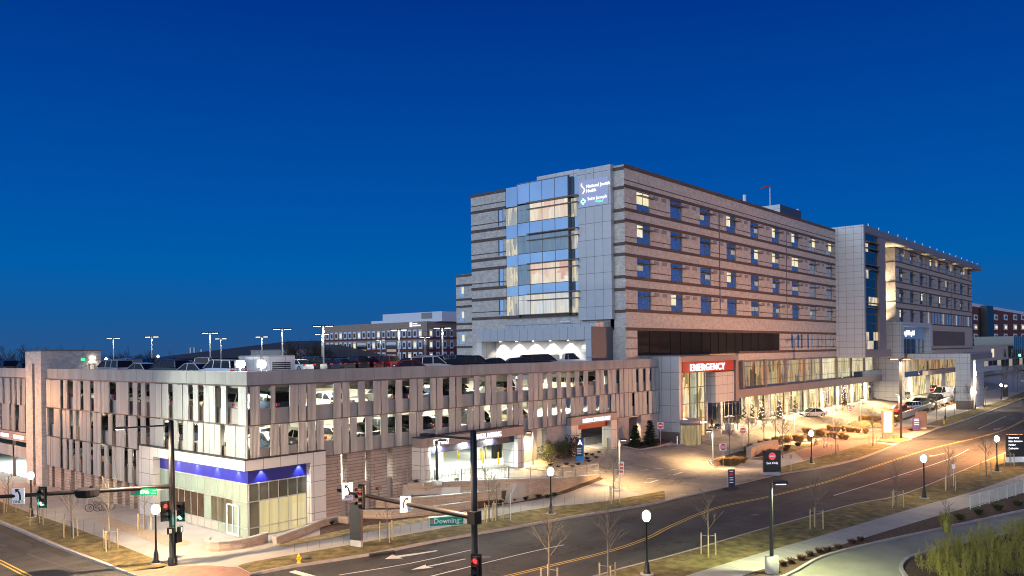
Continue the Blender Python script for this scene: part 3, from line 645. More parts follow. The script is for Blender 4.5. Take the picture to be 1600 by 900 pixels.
# stair tower of tan brick
t = MB(); ztop = 14.5; TX = GX - .55
ya, yb = YL(73.3, 620), YL(49, 620); sa, sb_ = YL(63.5, 640), YL(59.7, 640)
t.box(TX, ya, 0, GX + 5.6, sa, ztop); t.box(TX, sb_, 0, GX + 5.6, yb, ztop); t.box(TX + .8, sa + .001, 0, GX + 5.6, sb_ - .001, ztop - .003); t.box(TX, sa + .001, 13.2, TX + .8, sb_ - .001, ztop - .002)
st = t.build('stair_tower', m_brick, gar)
s2 = MB(); s2.box(TX + .74, sa + .05, 1, TX + .795, sb_ - .05, 13.1); s2.build('slot_window', m_glassdark, st)
s2 = MB(); s2.box(TX - .05, ya - .05, ztop + .002, GX + 5.65, yb + .05, ztop + .1); s2.build('roof_cap', m_brown, st)
dx0, dx1 = onY(139, 575, ya).x, onY(149.5, 575, ya).x
s2 = MB(); s2.box(dx0, ya - .06, 11.72, dx1, ya - .003, 13.1); dr = s2.build('door', m_grey, st)
s2 = MB(); s2.box(dx0 + .12, ya - .08, 12.2, dx1 - .2, ya - .062, 12.95); s2.build('window', r_lit, dr)
p = onY(145, 560, ya - .15); s2 = MB(); s2.box(p.x - .25, ya - .2, p.z, p.x + .25, ya - .003, p.z + .18); s2.build('wall_light', e_warm, st)
lamp('SPOT', 'wall_light_glow', (p.x, ya - .5, p.z + .1), 25, (1, .85, .6), .1, 130, (p.x, ya - .1, 11.6), st)
p = onY(130, 562, ya - .05); s2 = MB(); s2.box(p.x - .2, ya - .05, p.z - .12, p.x + .2, ya - .003, p.z + .14); s2.build('exit_light', E('green_sign_glow', (.05, .9, .3), 1.6), st)
# left entrance beyond the stair tower
mb = MB(); mb.box(GX + .1, yb + .002, 0, GX + .6, YL(47, 720), 4.35); y9 = YL(15.5, 700)
mb.box(GX + .02, yb + .002, 4.36, GX + .6, 125, 5.4); mb.build('ground_wall', m_pier, gar)
mb = MB(); mb.box(GX + .3, YL(17.5, 720), 0, GX + .5, YL(15.5, 720), 4.34); mb.build('door_post', m_brown, gar)
mb = MB(); mb.box(GX + .5, yb + .1, .13, 49.8, 125, .2); mb.build('entry_floor', MATS['pale_sealed_floor'], gar)
mb = MB(); mb.box(GX + .6, yb + .1, 4.42, 49, 125, 4.6); mb.build('entry_ceiling', m_paint, gar)
for y in (103, 110, 117): lamp('AREA', 'entry_light', (GX + 4, y, 4.35), 190, (.85, 1, .93), 2.5, parent=gar)
text('lettering', 'EXIT ONLY', .62, e_letter, (GX - .03, YL(22, 695), 4.62), ROT_X, gar, .05, label=None)
text('lettering', 'PARKING', .62, e_letter, (GX - .03, YL(2, 690), 4.62), ROT_X, gar, .05)
# brick ground storey, left face between stair tower and the shop
yc = YL(228, 740)
piers = [(73, 81), (85, 95), (100, 110), (116, 119), (120, 126), (131, 142), (147, 153), (159, 170), (176, 182), (190, 195), (201.5, 208), (214, 228)]
for a, b in piers:
    mb = MB(); mb.box(GX + .05, YL(b, 760), 0, GX + .7, YL(a, 760), 2.38); mb.build('brick_pier', m_pier, gar)
mb = MB(); mb.box(GX + .75, yc - 1, 0, GX + .9, ya, 2.37); mb.build('dark_louvre', m_darkbox, gar)
# brick ground storey, right face
XG = lambda px, py=740: onY(px, py, GY).x
def pier(a, b, z0=0., z1=5.5, depth=.7, mat=None):
    mb = MB(); mb.box(XG(a), GY + .02, z0, XG(b), GY + depth, z1); return mb.build('brick_pier', mat or m_pier, gar)
for a, b in ((502, 533), (543, 571), (580, 606), (614, 646)): pier(a, b)
for a, b in ((533, 543), (571, 580), (606, 614)):
    mb = MB(); mb.box(XG(a) + .01, GY + .3, 0, XG(b) - .01, GY + .6, 1.9); mb.box(XG(a) + .01, GY + .3, 1.91, XG(b) - .01, GY + .4, 2.95); mb.build('sill_wall', m_concwall, gar)
m_brickp = brick('pinkish_brick', (.50, .43, .38), (.42, .36, .32), (.42, .37, .33), bw=.5, bh=.16, ms=.012, blotch=.2)
pier(855, 890, 1.9, 5.5, .7, m_brickp); pier(966, 984, 1.9, 5.5, .7, m_brickp); pier(1003, 1031, 1.9, 5.5, .7, m_brickp)
pier(822, 840, 1.9, 5.5, .7, m_concwall)
mb = MB(); mb.box(XG(984), GY + 2.5, 2, XG(1003), GY + 2.7, 5.5); mb.build('inner_wall', m_brickp, gar)
lamp('SPOT', 'wall_washer', (XG(994), GY + 1.2, 5.3), 350, (1, .82, .55), .1, 120, (XG(998), GY + 1.6, 2), gar)
# entry portals
def portal(x0, x1, y, z0, z1, zo, leg0, leg1, blade, bz, name, mat=m_panel):
    hb = MB(); hb.box(x0, y, zo, x1, GY + .01, z1); mb = MB(); mb.box(x0, y, z0, x0 + leg0, GY + .6, zo - .002); mb.box(x1 - leg1, y, z0, x1, GY + .6, zo - .002)
    o = mb.build('portal', mat, gar); hb.build('header', m_mauve, o)
    b = MB(); b.box(x0 + leg0 + .01, y + .5, zo - bz, x1 - leg1 - .01, y + .7, zo - .004); b.build(name, blade, o)
    b = MB(); b.box(x0 - .05, y - .05, z1 + .002, x1 + .05, GY - .13, z1 + .08); b.build('roof_cap', m_darkbox, o)
    return o
px0, px1 = onY(660, 690, 52.6).x - .8, onY(818, 672, 52.6).x
po = portal(px0 + .8, px1, 52.6, 1.95, 6.2, 5.35, .95, .95, m_navy, .7, 'header_blade', m_panelw)
text('lettering', 'EXIT ONLY', .72, e_letter, (onY(678, 690, 52.5).x, 52.53, 5.5), ROT_Y, po, .05, bold=.006, fit=1.95)
text('lettering', 'HOSPITAL PARKING', .72, e_letter, (onY(736, 686, 52.5).x, 52.53, 5.5), ROT_Y, po, .05, bold=.006, fit=4.35)
x0, x1 = onY(893, 680, 53.3).x, onY(964, 670, 53.3).x
p2 = portal(x0, x1, 53.3, 1.95, 6.35, 5.45, 1.3, 1.3, m_redfas, .62, 'header_blade')
text('lettering', 'EMERGENCY PARKING ONLY', .66, e_letter, (onY(911, 662, 53.2).x, 53.22, 5.62), ROT_Y, p2, .05, bold=.004, fit=5.6)
mb = MB(); mb.box(x0 + 1.4, 60, 2, x1, 60.2, 5.4); mb.build('inner_wall', m_brickp, gar)
mb = MB(); mb.box(px0 + 1, GY + .3, 5.36, GE - .2, 70.9, 5.49); mb.build('entry_ceiling', m_paint, gar)
for x, y, e in ((52, 58, 110), (56, 58, 110), (60, 58, 110), (54, 64, 110), (59, 64, 110), (66, 58, 90), (68, 63, 90)): lamp('AREA', 'entry_light', (x, y, 5.3), e, (.90, 1, .90), 1.6, parent=gar)
for x in (51.5, 55, 58.5): lamp('AREA', 'portal_spill_fill', (x, 53.0, 5.3), 330, (.95, 1, .88), .6, parent=gar)  # fill lamps without fittings, added to brighten the forecourt
for x in (76, 79): lamp('AREA', 'entry_light', (x, 57.0, 5.3), 110, (1, .86, .62), 1.2, parent=gar)
for x, y in ((38, 58), (45, 58)): lamp('AREA', 'entry_light', (x, y, 5.2), 260, (1, 1, .9), 1.5, parent=gar)
# deck lights: strip fittings under each ceiling
fx = MB()
for k, zc in ((3, 10.72), (2, 8.02), (1, 5.0)):
    for i in range(9):
        x = GX + 4 + 6.1 * i - .6; y = GY + 8.4 + (i % 2)
        if k == 1: continue
        e = {3: 900, 2: 950}[k] * (1.0 if 1 < i < 8 else .6)
        lamp('AREA', 'deck_light', (x, GY + 3.6, zc), 140, (1, .92, .66), 1.5, parent=gar)  # extra row without fittings, added to brighten the car fronts near the face
        lamp('AREA', 'deck_light', (x, y, zc), e, (1, .92, .68), .9, parent=gar); fx.box(x - .5, y - .15, zc + .01, x + .5, y + .15, zc + .1)
    for i in range(7):
        y = GY + 9.6 + 6.3 * i; x = GX + 8.2
        e = {3: 620, 2: 660, 1: 680}[k] * (1 if i < 4 else .5)
        lamp('AREA', 'deck_light', (x, y, zc), e, (1, .92, .68), .9, parent=gar); fx.box(x - .15, y - .5, zc + .01, x + .15, y + .5, zc + .1)
fx.build('light_fitting', m_white, gar)
# ---- corner shop front under the garage
CXo, CYo = GX - .6, GY - .6; yE = YL(228, 720); xE = XG(502)
mb = MB(); mb.box(CXo, CYo, 5.3, GX - .17, yE, 6.08); mb.box(GX - .17, CYo, 5.3, xE, GY - .17, 6.08)
mb.box(CXo, YL(250, 740), 0.1, GX + .3, yE, 5.297); mb.box(XG(479), CYo, .1, xE, GY + .3, 5.297)
shop = mb.build('shop_canopy', m_panelw, gar)
mb = MB(); mb.box(GX - .17, GY - .17, 5.3, GX, yE, 5.5); mb.box(GX, GY - .17, 5.3, xE, GY + .1, 5.5); mb.build('soffit', m_panelw, shop)
mb = MB(); mb.box(CXo - .04, CYo - .04, 6.083, GX - .17, yE, 6.16); mb.box(GX - .169, CYo - .04, 6.083, xE, GY - .17, 6.16); mb.build('roof_cap', m_darkbox, shop)
yS, xS = YL(250, 760) , XG(479)
mb = MB(); mb.box(GX + .02, GY + .12, 4.25, GX + .12, yS, 5.3); mb.box(GX + .02, GY + .02, 4.25, xS, GY + .118, 5.3); mb.build('fascia', m_bluefas, shop)
gm = MB()
for z in (4.17, 2.82, .85, .16):
    gm.box(GX - .04, GY + .06, z, GX + .1, yS, z + .08); gm.box(GX - .04, GY - .04, z, xS, GY + .059, z + .08)
ny, nx = 13, 6
dy0, dy1 = YL(373.5, 800), YL(356, 800)
for i in range(ny + 1):
    y = GY + .08 + (yS - GY - .14) * i / ny; gm.box(GX - .025, y - .03, .2, GX + .09, y + .03, 4.2)
for i in range(nx + 1):
    x = GX + .08 + (xS - GX - .14) * i / nx; gm.box(x - .03, GY - .025, .2, x + .03, GY + .09, 4.2)
gm.build('mullion', m_alu, shop)
m_sgl = M('pale_green_spandrel_glass', (.34, .42, .34), .12, .3, var=.08, scale=.6)
m_brgl = M('bronze_tinted_glass', (.07, .045, .03), .08, .2, var=.3, scale=1)
for i in range(ny):
    y0 = GY + .08 + (yS - GY - .14) * i / ny; y1 = GY + .08 + (yS - GY - .14) * (i + 1) / ny
    for z0, z1, r in ((2.9, 4.17, 0), (.93, 2.82, 1), (.24, .85, 2)):
        mt = m_sgl
        if r == 1 and 6 <= i <= 10: mt = m_brgl
        if r == 1 and i in (2, 3, 4): mt = litroom('amber_lobby', [(.40, .27, .06), (.5, .36, .1), (.3, .22, .08)], .5, sx=.8, sz=.3)
        if r == 2 and i > 3: mt = M('tan_spandrel_panel', (.42, .38, .33), .3, .1, var=.06)
        b = MB(); b.box(GX + .0, y0 + .03, z0, GX + .03, y1 - .03, z1); b.build('pane', mt, shop)
for i in range(nx):
    x0 = GX + .08 + (xS - GX - .14) * i / nx; x1 = GX + .08 + (xS - GX - .14) * (i + 1) / nx
    for z0, z1, r in ((2.9, 4.17, 0), (.93, 2.82, 1), (.24, .85, 2)):
        mt = M('grey_green_glass', (.16, .17, .13), .08, .4, var=.35, scale=.5) if (r == 0 or i == 0) else r_shop
        b = MB(); b.box(x0 + .03, GY + .0, z0, x1 - .03, GY + .03, z1); b.build('pane', mt, shop)
b = MB()
for y in (dy0, (dy0 + dy1) / 2, dy1): b.box(GX - .09, y - .05, .15, GX - .042, y + .05, 2.5)
b.box(GX - .09, dy0 - .05, 2.4, GX - .042, dy1 + .05, 2.5); b.box(GX - .09, dy0, .15, GX - .042, dy1, .3); dd = b.build('door', m_white, shop)
b = MB(); b.box(GX - .13, (dy0 + dy1) / 2 - .1, 1.0, GX - .095, (dy0 + dy1) / 2 - .07, 1.5); b.build('handle', m_alu, dd)
for i in range(4):
    y = GY + 1.3 + i * 3.1; lamp('SPOT', 'downlight', (GX - .16, y, 5.26), 150, (.75, .82, 1), .03, 82, (GX + .02, y, 4.0), shop)
for x in (XG(408), XG(467)): lamp('SPOT', 'downlight', (x, GY - .16, 5.26), 150, (.75, .82, 1), .03, 82, (x, GY + .02, 4.0), shop)
lamp('AREA', 'canopy_glow', (GX - .40, GY + 6, 5.25), 40, (1, .95, .85), .3, parent=shop, sy=10)
# mechanical penthouse and floodlights on the deck
mp = MB(); mp.box(37.7, 60.3, 11.7, 41.2, 63.6, 13.8); me_ = mp.build('mechanical_penthouse', m_panelw, gar)
mp = MB()
for i in range(7): mp.box(38.9, 60.24, 12.1 + i * .17, 40.7, 60.297, 12.2 + i * .17)
mp.build('louvre', m_darkbox, me_)
gar_ground_ok = True
# ================================================================== hospital
HX, HY = 86.7, 55.0
hos = thing('hospital_building', (HX, HY, 2), 'large tan brick hospital with glass corner bay, metal panel tower and long patient room wings', 'hospital')
TOP = 37.45
rows = [(31.95, 34.5), (27.65, 30.2), (23.3, 25.8), (19.1, 21.55)]
cols = [(onY(a, 400, HY).x, onY(b, 400, HY).x) for a, b in ((995.6, 1016.4), (1048, 1066), (1094, 1110.5), (1135.5, 1150), (1173, 1185.5), (1206.5, 1218), (1237, 1248), (1264.5, 1274.5), (1290.5, 1300))]
RX = 164.6
def pierwall(mb, X0, X1, y, rows, cols, z0, z1, d=.5):
    zs = [z1]
    for a, b in rows: zs += [b, a]
    zs.append(z0)
    for i in range(0, len(zs), 2):
        mb.box(X0, y, zs[i + 1], X1, y + d, zs[i])
    for (a, b) in rows:
        e = [X0] + [v for c in cols for v in c] + [X1]
        for i in range(0, len(e), 2): mb.box(e[i], y, a + .001, e[i + 1], y + d, b - .001)
mb = MB(); pierwall(mb, HX, RX, HY, rows, cols, 16.45, TOP)
LXw = onY(1218.5, 530, HY).x
mb.box(HX + .3, HY, 13.1, onY(996, 530, HY).x, HY + .5, 16.448); mb.box(LXw, HY, 13.1, RX, HY + .5, 16.448)
mb.box(onY(1154, 560, HY).x, HY, 12.0, RX, HY + .5, 13.098)
mb.box(HX + .8, HY + .502, 11.7, 176, HY + 26.5, TOP - .3)
wall = mb.build('brick_wall', m_brick, hos)
# bands
mb = MB()
for z in (37.25, 34.72, 31.78, 30.4, 27.48, 26.0, 23.12, 21.75, 18.92, 16.55, 13.25):
    h = .2 if z < 37 else .25
    x0 = HX - .06 if z != 13.25 else onY(1154, 560, HY).x
    bb = MB(); bb.box(x0, HY - .07, z - h, RX - .003, HY - .002, z + h); bb.build('band_course', m_band, wall)
for z in (35.5, 32.62, 28.3, 24.05, 19.8, 15.4, 14.0):
    segs = [(HX, RX)]
    if z < 35: segs = [(a, b) for a, b in zip([HX] + [c[1] for c in cols], [c[0] for c in cols] + [RX])]
    if z < 16: segs = [(HX, onY(996, 530, HY).x), (LXw, RX)]
    for a, b in segs: mb.box(a + .02, HY - .03, z - .06, b - .02, HY - .002, z + .06)
mb.build('band_course', m_band, wall)
lit = {(0, 0): 'LR', (0, 2): 'l', (0, 3): 'L', (0, 4): 'r', (0, 5): 'L', (0, 6): 'L', (0, 7): 'R', (0, 8): 'R', (1, 0): 'L', (1, 3): 'r', (1, 4): 'R', (1, 5): 'Lr', (1, 6): 'LR', (2, 0): 'l', (2, 2): 'r', (2, 3): 'L', (2, 4): 'r', (2, 5): 'l', (2, 6): 'lr', (3, 1): 'L', (3, 4): 'lr', (3, 5): 'r', (3, 7): 'l'}
e_win = litroom('lit_patient_room', [(1, .88, .55), (.95, .80, .46), (1, .93, .70)], .95, sx=.6, sz=.5, stripes=False)
e_wind = litroom('dim_patient_room', [(.55, .48, .36), (.6, .5, .4)], .6, sx=.6, sz=.5, stripes=False)
def window(x0, x1, y, z0, z1, code='', par=None, shade=True, glass=None, thin=False):
    f = MB(); t = .07
    for a, b, c, d in ((x0, z0, x1, z0 + t), (x0, z1 - t, x1, z1), (x0, z0, x0 + t, z1), (x1 - t, z0, x1, z1), ((x0 + x1) / 2 - .04, z0, (x0 + x1) / 2 + .04, z1)): f.box(a, y + .12, b, c, y + .2, d)
    f.box(x0 + t, y + .125, z0 + (z1 - z0) * .33, x1 - t, y + .195, z0 + (z1 - z0) * .33 + .06)
    f.box(x0 - .0, y + .201, z0 + .001, x1, y + .3, z1 - .001)
    w = f.build('window', m_frame, par)
    p = MB(); p.box(x0 + .03, y + .15, z0 + .03, x1 - .03, y + .165, z1 - .03); p.build('pane', glass or m_glasswin, w)
    xm = (x0 + x1) / 2; zl = z0 + (z1 - z0) * .36
    for ch in code:
        a, b = (x0 + .1, xm - .06) if ch in 'Ll' else (xm + .06, x1 - .1)
        zt = z1 - .12 if ch in 'LR' else z0 + (z1 - z0) * .62
        p = MB(); p.box(a, y + .135, zl, b, y + .149, zt); p.build('lit_pane', e_win if ch in 'LR' else e_wind, w)
    if shade:
        p = MB(); zz = z1 - (z1 - z0) * .27; p.box(x0 + .05, y - .55, zz, x1 + .5, y - .02, zz + .1); p.box(x0 + .05, y - .02, zz, x0 + .15, y + .12, zz + .1); p.box(x1 - .15, y - .02, zz, x1 - .05, y + .12, zz + .1); p.build('sunshade', m_brown, w)
    return w
for r, (z0, z1) in enumerate(rows):
    for c, (x0, x1) in enumerate(cols): window(x0, x1, HY, z0, z1, lit.get((r, c), ''), hos)
mb = MB()
for px in (1124, 1228.5): x = onY(px, 420, HY).x; mb = MB(); mb.box(x - .09, HY - .1, 18.95, x + .09, HY - .071, 34.5); mb.build('downpipe', m_frame, hos)
# brick vents either side of windows
mb = MB()
for z0, z1 in rows:
    for (a, b), (c, d) in zip(cols[:-1], cols[1:]):
        for u in (.28, .68): xx = b + (c - b) * u; mb.box(xx - .6, HY - .035, z1 - .62, xx + .6, HY - .002, z1 - .12)
mb.build('vent_grille', m_grey, hos)
# louvre band
lx = [onY(a, 530, HY).x for a in (996, 1015.5, 1032, 1048, 1064, 1080.5, 1097, 1111, 1123, 1136, 1149, 1161, 1174, 1186, 1196, 1207, 1218.5)]
for a, b in zip(lx[:-1], lx[1:]):
    m2 = MB(); n = 22
    for i in range(n): z = 13.15 + (16.4 - 13.15) * i / n; m2.add([(a + .06, HY + .12, z + .02), (b - .06, HY + .12, z + .02), (b - .06, HY + .02, z + .12), (a + .06, HY + .02, z + .12)], [(0, 1, 2, 3)])
    m2.box(a + .05, HY + .13, 13.12, b - .05, HY + .2, 16.44); m2.box(a, HY + .0, 13.12, a + .05, HY + .2, 16.44)
    m2.build('louvre', m_darkbox, hos)
for px in (1237.5, 1247, 1252.5, 1262.5, 1269, 1278.5, 1284, 1290, 1298, 1302):
    x = onY(px, 530, HY).x; m2 = MB(); m2.box(x - .33, HY - .03, 13.75, x + .33, HY - .003, 16.3); m2.build('slot_window', m_glasswin, hos)
# ---- left face of the tower
LT = lambda px, py=400: onX(px, py, HX).y
yb0, yb1 = LT(737, 430), LT(791, 430); zL = 37.1
wy = (LT(786.5), LT(778.5))
mb = MB(); x0, x1 = HX + .0, HX + 22
zs = [zL]
for a, b in rows: zs += [b, a]
zs.append(11.7)
for i in range(0, len(zs), 2): mb.box(x0, yb1, zs[i + 1], x1, yb0, zs[i])
for a, b in rows: mb.box(x0, yb1, a + .001, x1, wy[0], b - .001); mb.box(x0, wy[1], a + .001, x1, yb0, b - .001); mb.box(x0 + .5, wy[0] - .1, a, x0 + .7, wy[1] + .1, b)
mb.box(HX, 56.75, 16.5, HX + .6, LT(791), 18.55)      # brick under the glass bay
mb.box(HX, HY + .501, 11.7, HX + .79, 57.3, TOP - .002); mb.box(HX, HY, 11.7, HX + .299, HY + .5, 16.449)
wl = mb.build('brick_wall', m_brick, hos)
mb = MB()
for z in (36.9, 34.45, 31.6, 30.15, 27.3, 25.95, 23.1, 21.5, 18.72):
    h = .2; bb = MB(); bb.box(HX - .07, yb1 + .0, z - h, HX - .002, yb0 + .04, z + h); bb.box(HX - .068, yb1 - .07, z - h, HX + .5, yb1 - .002, z + h); bb.build('band_course', m_band, wl)
    bb = MB(); bb.box(HX - .07, HY + .0, z - h + .1, HX - .002, 56.7, z + h + .1); bb.build('band_course', m_band, wl)
mb = MB(); mb.box(HX - .3, 62.5, 18.52, HX - .002, yb1 - .01, 18.92); mb.build('band_course', m_band, wl); mb = MB()
for z in (35.35, 32.5, 28.15, 23.9, 19.65): mb.box(HX - .03, yb1, z - .06, HX - .002, yb0, z + .06)
mb.build('band_course', m_band, wl)
for a, b in rows:
    f = MB(); f.box(HX + .1, wy[0] + .01, a, HX + .2, wy[1] - .01, b); w_ = f.build('window', m_glassbay, hos)
    f = MB(); f.box(HX - .01, wy[0], a, HX + .1, wy[0] + .08, b); f.box(HX - .01, wy[1] - .08, a, HX + .1, wy[1], b); f.build('frame', m_frame, w_)
# metal panel fin with the signs
y0, y1 = onX(954, 300, HX - .7).y, onX(902, 300, HX - .7).y
mb = MB(); mb.box(HX - .7, y0, 17.85, HX + 3, y1, 37.6); fin = mb.build('metal_panel_wall', m_panel, hos)
sx = HX - .78; sa, sb2 = onX(950, 300, sx).y, onX(905, 300, sx).y
mb = MB(); mb.box(sx, sa, 32.6, sx + .078, sb2, 36.1); sg = mb.build('sign_board', M('sign_board_lavender', (.42, .45, .62), .4, .1, var=.03, emit=(.5, .55, .9), es=.12), fin)
text('lettering', 'National Jewish', .58, e_letter, (sx - .01, sb2 - 1.15, 35.05), ROT_X, sg, .03, bold=.012)
text('lettering', 'Health', .58, e_letter, (sx - .01, sb2 - 1.15, 34.45), ROT_X, sg, .03, bold=.012)
text('lettering', 'Saint Joseph', .62, e_letter, (sx - .01, sb2 - 1.3, 33.4), ROT_X, sg, .03)
text('lettering', 'Hospital', .32, E('green_letter', (.1, 1, .3), 1.6), (sx - .01, sb2 - 2.6, 33.0), ROT_X, sg, .03)
em = MB(); cy_ = sb2 - .62
for k in range(4):
    t = PI / 4 + k * PI / 2; em.box(sx - .03, cy_ - .07 + .3 * round(math.cos(k * PI / 2)), 33.35 - .12 + .3 * round(math.sin(k * PI / 2)), sx - .002, cy_ + .07 + .3 * round(math.cos(k * PI / 2)), 33.35 + .12 + .3 * round(math.sin(k * PI / 2)))
    em.box(sx - .03, cy_ + .24 * math.cos(t) - .07, 33.35 + .24 * math.sin(t) - .07, sx - .004, cy_ + .24 * math.cos(t) + .07, 33.35 + .24 * math.sin(t) + .07)
em.build('emblem', E('green_white_emblem', (.45, 1, .55), 1.8), sg)
em = MB()
for k in range(9):
    t = k / 8; em.lathe([(.0, -.09), (.1, 0), (0, .09)], (sx - .03, cy_ - .25 * math.sin(t * 5.2), 34.45 + 1.2 * t), 6)
em.build('emblem', E('warm_white_emblem', (1, .80, .62), 1.8), sg)
# glass bay
BX = HX - .75; by0, by1 = onX(887, 300, BX).y, onX(808, 300, BX).y
gz = [(34.4, 37.15, 'g'), (31.75, 34.2, 'l'), (29.9, 31.7, 'g'), (27.45, 29.85, 'd'), (25.9, 27.4, 'g'), (23.1, 25.85, 'l'), (21.7, 23.05, 'g'), (18.95, 21.65, 'l')]
ys = [by0 + (by1 - by0) * i / 4 for i in range(5)]
r_bay2 = litroom('lit_lounge_cool', [(.80, .82, .80), (.95, .86, .66), (.62, .66, .70)], .75, sx=.45, sz=.4, stripes=False)
frames = MB()
for i, (z0, z1, k) in enumerate(gz):
    for j in range(4):
        b = MB(); b.box(BX, ys[j] + .04, z0 + .03, BX + .05, ys[j + 1] - .04, z1 - .03)
        mt = m_glassbay if k == 'g' else (r_baydim if k == 'd' else (r_bay if i != 7 else r_bay2))
        if k == 'l' and j == 3 and i != 7: mt = r_baydim
        b.build('pane', mt, hos)
    frames.box(BX - .03, by0, z0 - .03, BX + .08, by1, z0 + .03)
    if k != 'g': frames.box(BX - .02, by0, z1 - .75, BX + .06, by1, z1 - .70)
for y in ys: frames.box(BX - .03, y - .035, 18.9, BX + .08, y + .035, 37.2)
frames.box(BX - .03, by0, 37.15, BX + .5, by1, 37.25); frames.build('mullion', m_frame, hos)
for (ya_, yb_) in ((y1 + .01, by0 - .01), (by1 + .01, yb1 - .08)):
    for z0, z1, k in gz:
        b = MB(); b.box(HX + .0, ya_, z0, HX + .08, yb_, z1); b.build('pane', m_glassbay if k == 'g' else litroom('lit_corridor', [(1, .88, .55), (.75, .68, .52), (.35, .38, .42), (1, .92, .7)], .75, sx=2.6, sz=.5), hos)
b = MB(); b.box(BX + .1, by0 + .01, 18.6, HX + .6, by0 + .06, 37.1); b.box(BX + .1, by1 - .06, 18.6, HX + .6, by1 - .01, 37.1); b.build('bay_cheek', m_glassdark, hos)
b = MB(); b.box(HX + .6, y1, 18.6, HX + 8, yb1, 36.5); b.box(HX + .2, y1 + .3, 36.5, HX + 6, y1 + 7.5, 38.0); b.build('bay_core', m_panelw, hos)
for z in (34.25, 33.35, 29.95, 29.05, 25.85, 24.95, 21.65, 20.75):
    b = MB(); b.box(BX - .55, onX(902, 300, BX).y - .2, z, BX - .04, onX(825.5, 300, BX).y, z + .12); b.build('sunshade', m_brown, hos)
# ---- ambulance dock block behind the deck
AX = 81.9; ay0, ay1 = 57.0, onX(745, 540, AX).y
ry0, ry1 = onX(915, 540, AX).y, onX(752.5, 540, AX).y
mb = MB(); mb.box(AX, ay0, 15.25, HX - .1, ay1, 16.85); mb.box(AX, ay0, 11.7, HX - .1, ry0, 15.248); mb.box(AX, ry1, 11.7, HX - .1, ay1, 15.248); mb.box(AX + 3, ry0, 11.7, HX - .1, ry1, 15.247)
mb.box(AX + 1.2, ay0 + .2, 16.86, HX - .12, ay0 + 15, 17.5); dock = mb.build('dock_block', m_panel, hos)
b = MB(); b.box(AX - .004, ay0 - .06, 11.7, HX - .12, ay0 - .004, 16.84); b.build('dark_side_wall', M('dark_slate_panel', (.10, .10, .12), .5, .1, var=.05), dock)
b = MB(); b.box(AX + 2.9, ry0 + .02, 11.72, AX + 2.995, ry1 - .02, 15.2); b.build('recess_lining', m_white, dock)
n = 6
for i in range(n):
    y = ry0 + (ry1 - ry0) * (i + .5) / n; b = MB(); b.lathe([(.12, 0), (.12, -.06), (0, -.06)], (AX + 2.3, y, 15.24), 8); b.build('downlight', e_warm, dock)
    lamp('SPOT', 'downlight_glow', (AX + 2.25, y, 15.1), 260, (1, .88, .70), .06, 110, (AX + 2.8, y, 12.6), dock)
lamp('AREA', 'recess_fill', (AX + 1.2, (ry0 + ry1) / 2, 15.1), 55, (1, .88, .70), 1.2, parent=dock, sy=14)  # fill lamp added to brighten the whole recess, no fitting modelled
b = MB(); b.box(AX + 2.3, ry0 + 1.2, 13.6, AX + 2.88, ry0 + 2.3, 14.6); b.build('heat_pump', m_white, dock)
for yy, ww, mt in ((6.3, 1.2, m_frame), (8.4, 1.3, E('blue_lit_panel', (.45, .6, 1), .8)), (11.4, 1.1, m_frame)): b = MB(); b.box(AX + 2.6, ry0 + yy, 11.72, AX + 2.88, ry0 + yy + ww, 13.4); b.build('dock_door', mt, dock)
b = MB(); b.box(AX + 1.0, ay0 + 4, 17.52, AX + 1.35, ay0 + 5.6, 17.7); b.build('roof_light', m_white, dock)
# ---- rear wing left of the tower
qx = 90.; q0, q1 = onX(737, 480, qx).y - 1.5, onX(713, 480, qx).y
mb = MB(); mb.box(qx, q0, 10, qx + 12, q1, 25.9); rw = mb.build('rear_wing_wall', m_brick, hos)
mb = MB()
for z in (25.7, 24.2, 22.0, 20.9, 18.2, 17.2, 14.6): mb.box(qx - .06, q0, z - .17, qx - .003, q1, z + .17)
mb.build('band_course', m_band, rw)
for z in (22.4, 18.6, 15.0):
    yy = onX(722, 460, qx).y; b = MB(); b.box(qx - .04, yy - .5, z, qx - .003, yy + .5, z + 1.7); b.build('window', m_glassbay, rw)
    b = MB(); b.box(qx - .05, yy - .45, z + .5, qx - .041, yy + .05, z + 1.5); b.build('lit_pane', e_win, rw)
# ---- central block
CB = 49.5
by = onX(1350, 450, RX).y
mb = MB(); mb.box(RX, CB, 11.7, RX + .6, 57, 37.9); mb.build('metal_panel_wall', m_panelw, hos)
gx0, gx1 = onY(1353, 450, CB).x, onY(1373.5, 450, CB).x; cx1 = onY(1384, 450, CB).x
mb = MB(); mb.box(gx1, CB, 13.3, cx1, CB + 5, 36.35); mb.box(RX + .61, CB + .0, 13.3, gx0, CB + 1, 36.35); mb.box(RX + .61, CB - .05, 11.75, onY(1392.5, 550, CB).x, CB + 6, 13.25)
mb.build('brown_metal_pier', M('mauve_metal_panel', (.30, .25, .235), .5, .2, var=.05), hos)
for i in range(13):
    z0 = 13.35 + i * 1.77; k = 'lit' if i in (0, 1, 5, 6) else 'dark'
    for j in range(3):
        a = gx0 + (gx1 - gx0) * j / 3; c = gx0 + (gx1 - gx0) * (j + 1) / 3
        b = MB(); b.box(a + .05, CB + .35, z0, c - .05, CB + .4, z0 + 1.7)
        lit_ = (i in (0, 1, 5) and (j + i) % 3 != 2) or (i in (8, 11) and j == 0)
        b.build('pane', r_lit if lit_ else m_glassdark, hos)
mb = MB()
for i in range(14): z = 13.3 + i * 1.77; mb.box(gx0, CB + .3, z - .03, gx1, CB + .42, z + .05)
for z in (34.7, 33.4, 30.1, 29.2, 22.5, 21.6): mb.box(gx0, CB - .3, z, gx1, CB + .3, z + .16)
mb.build('sunshade', m_brown, hos)
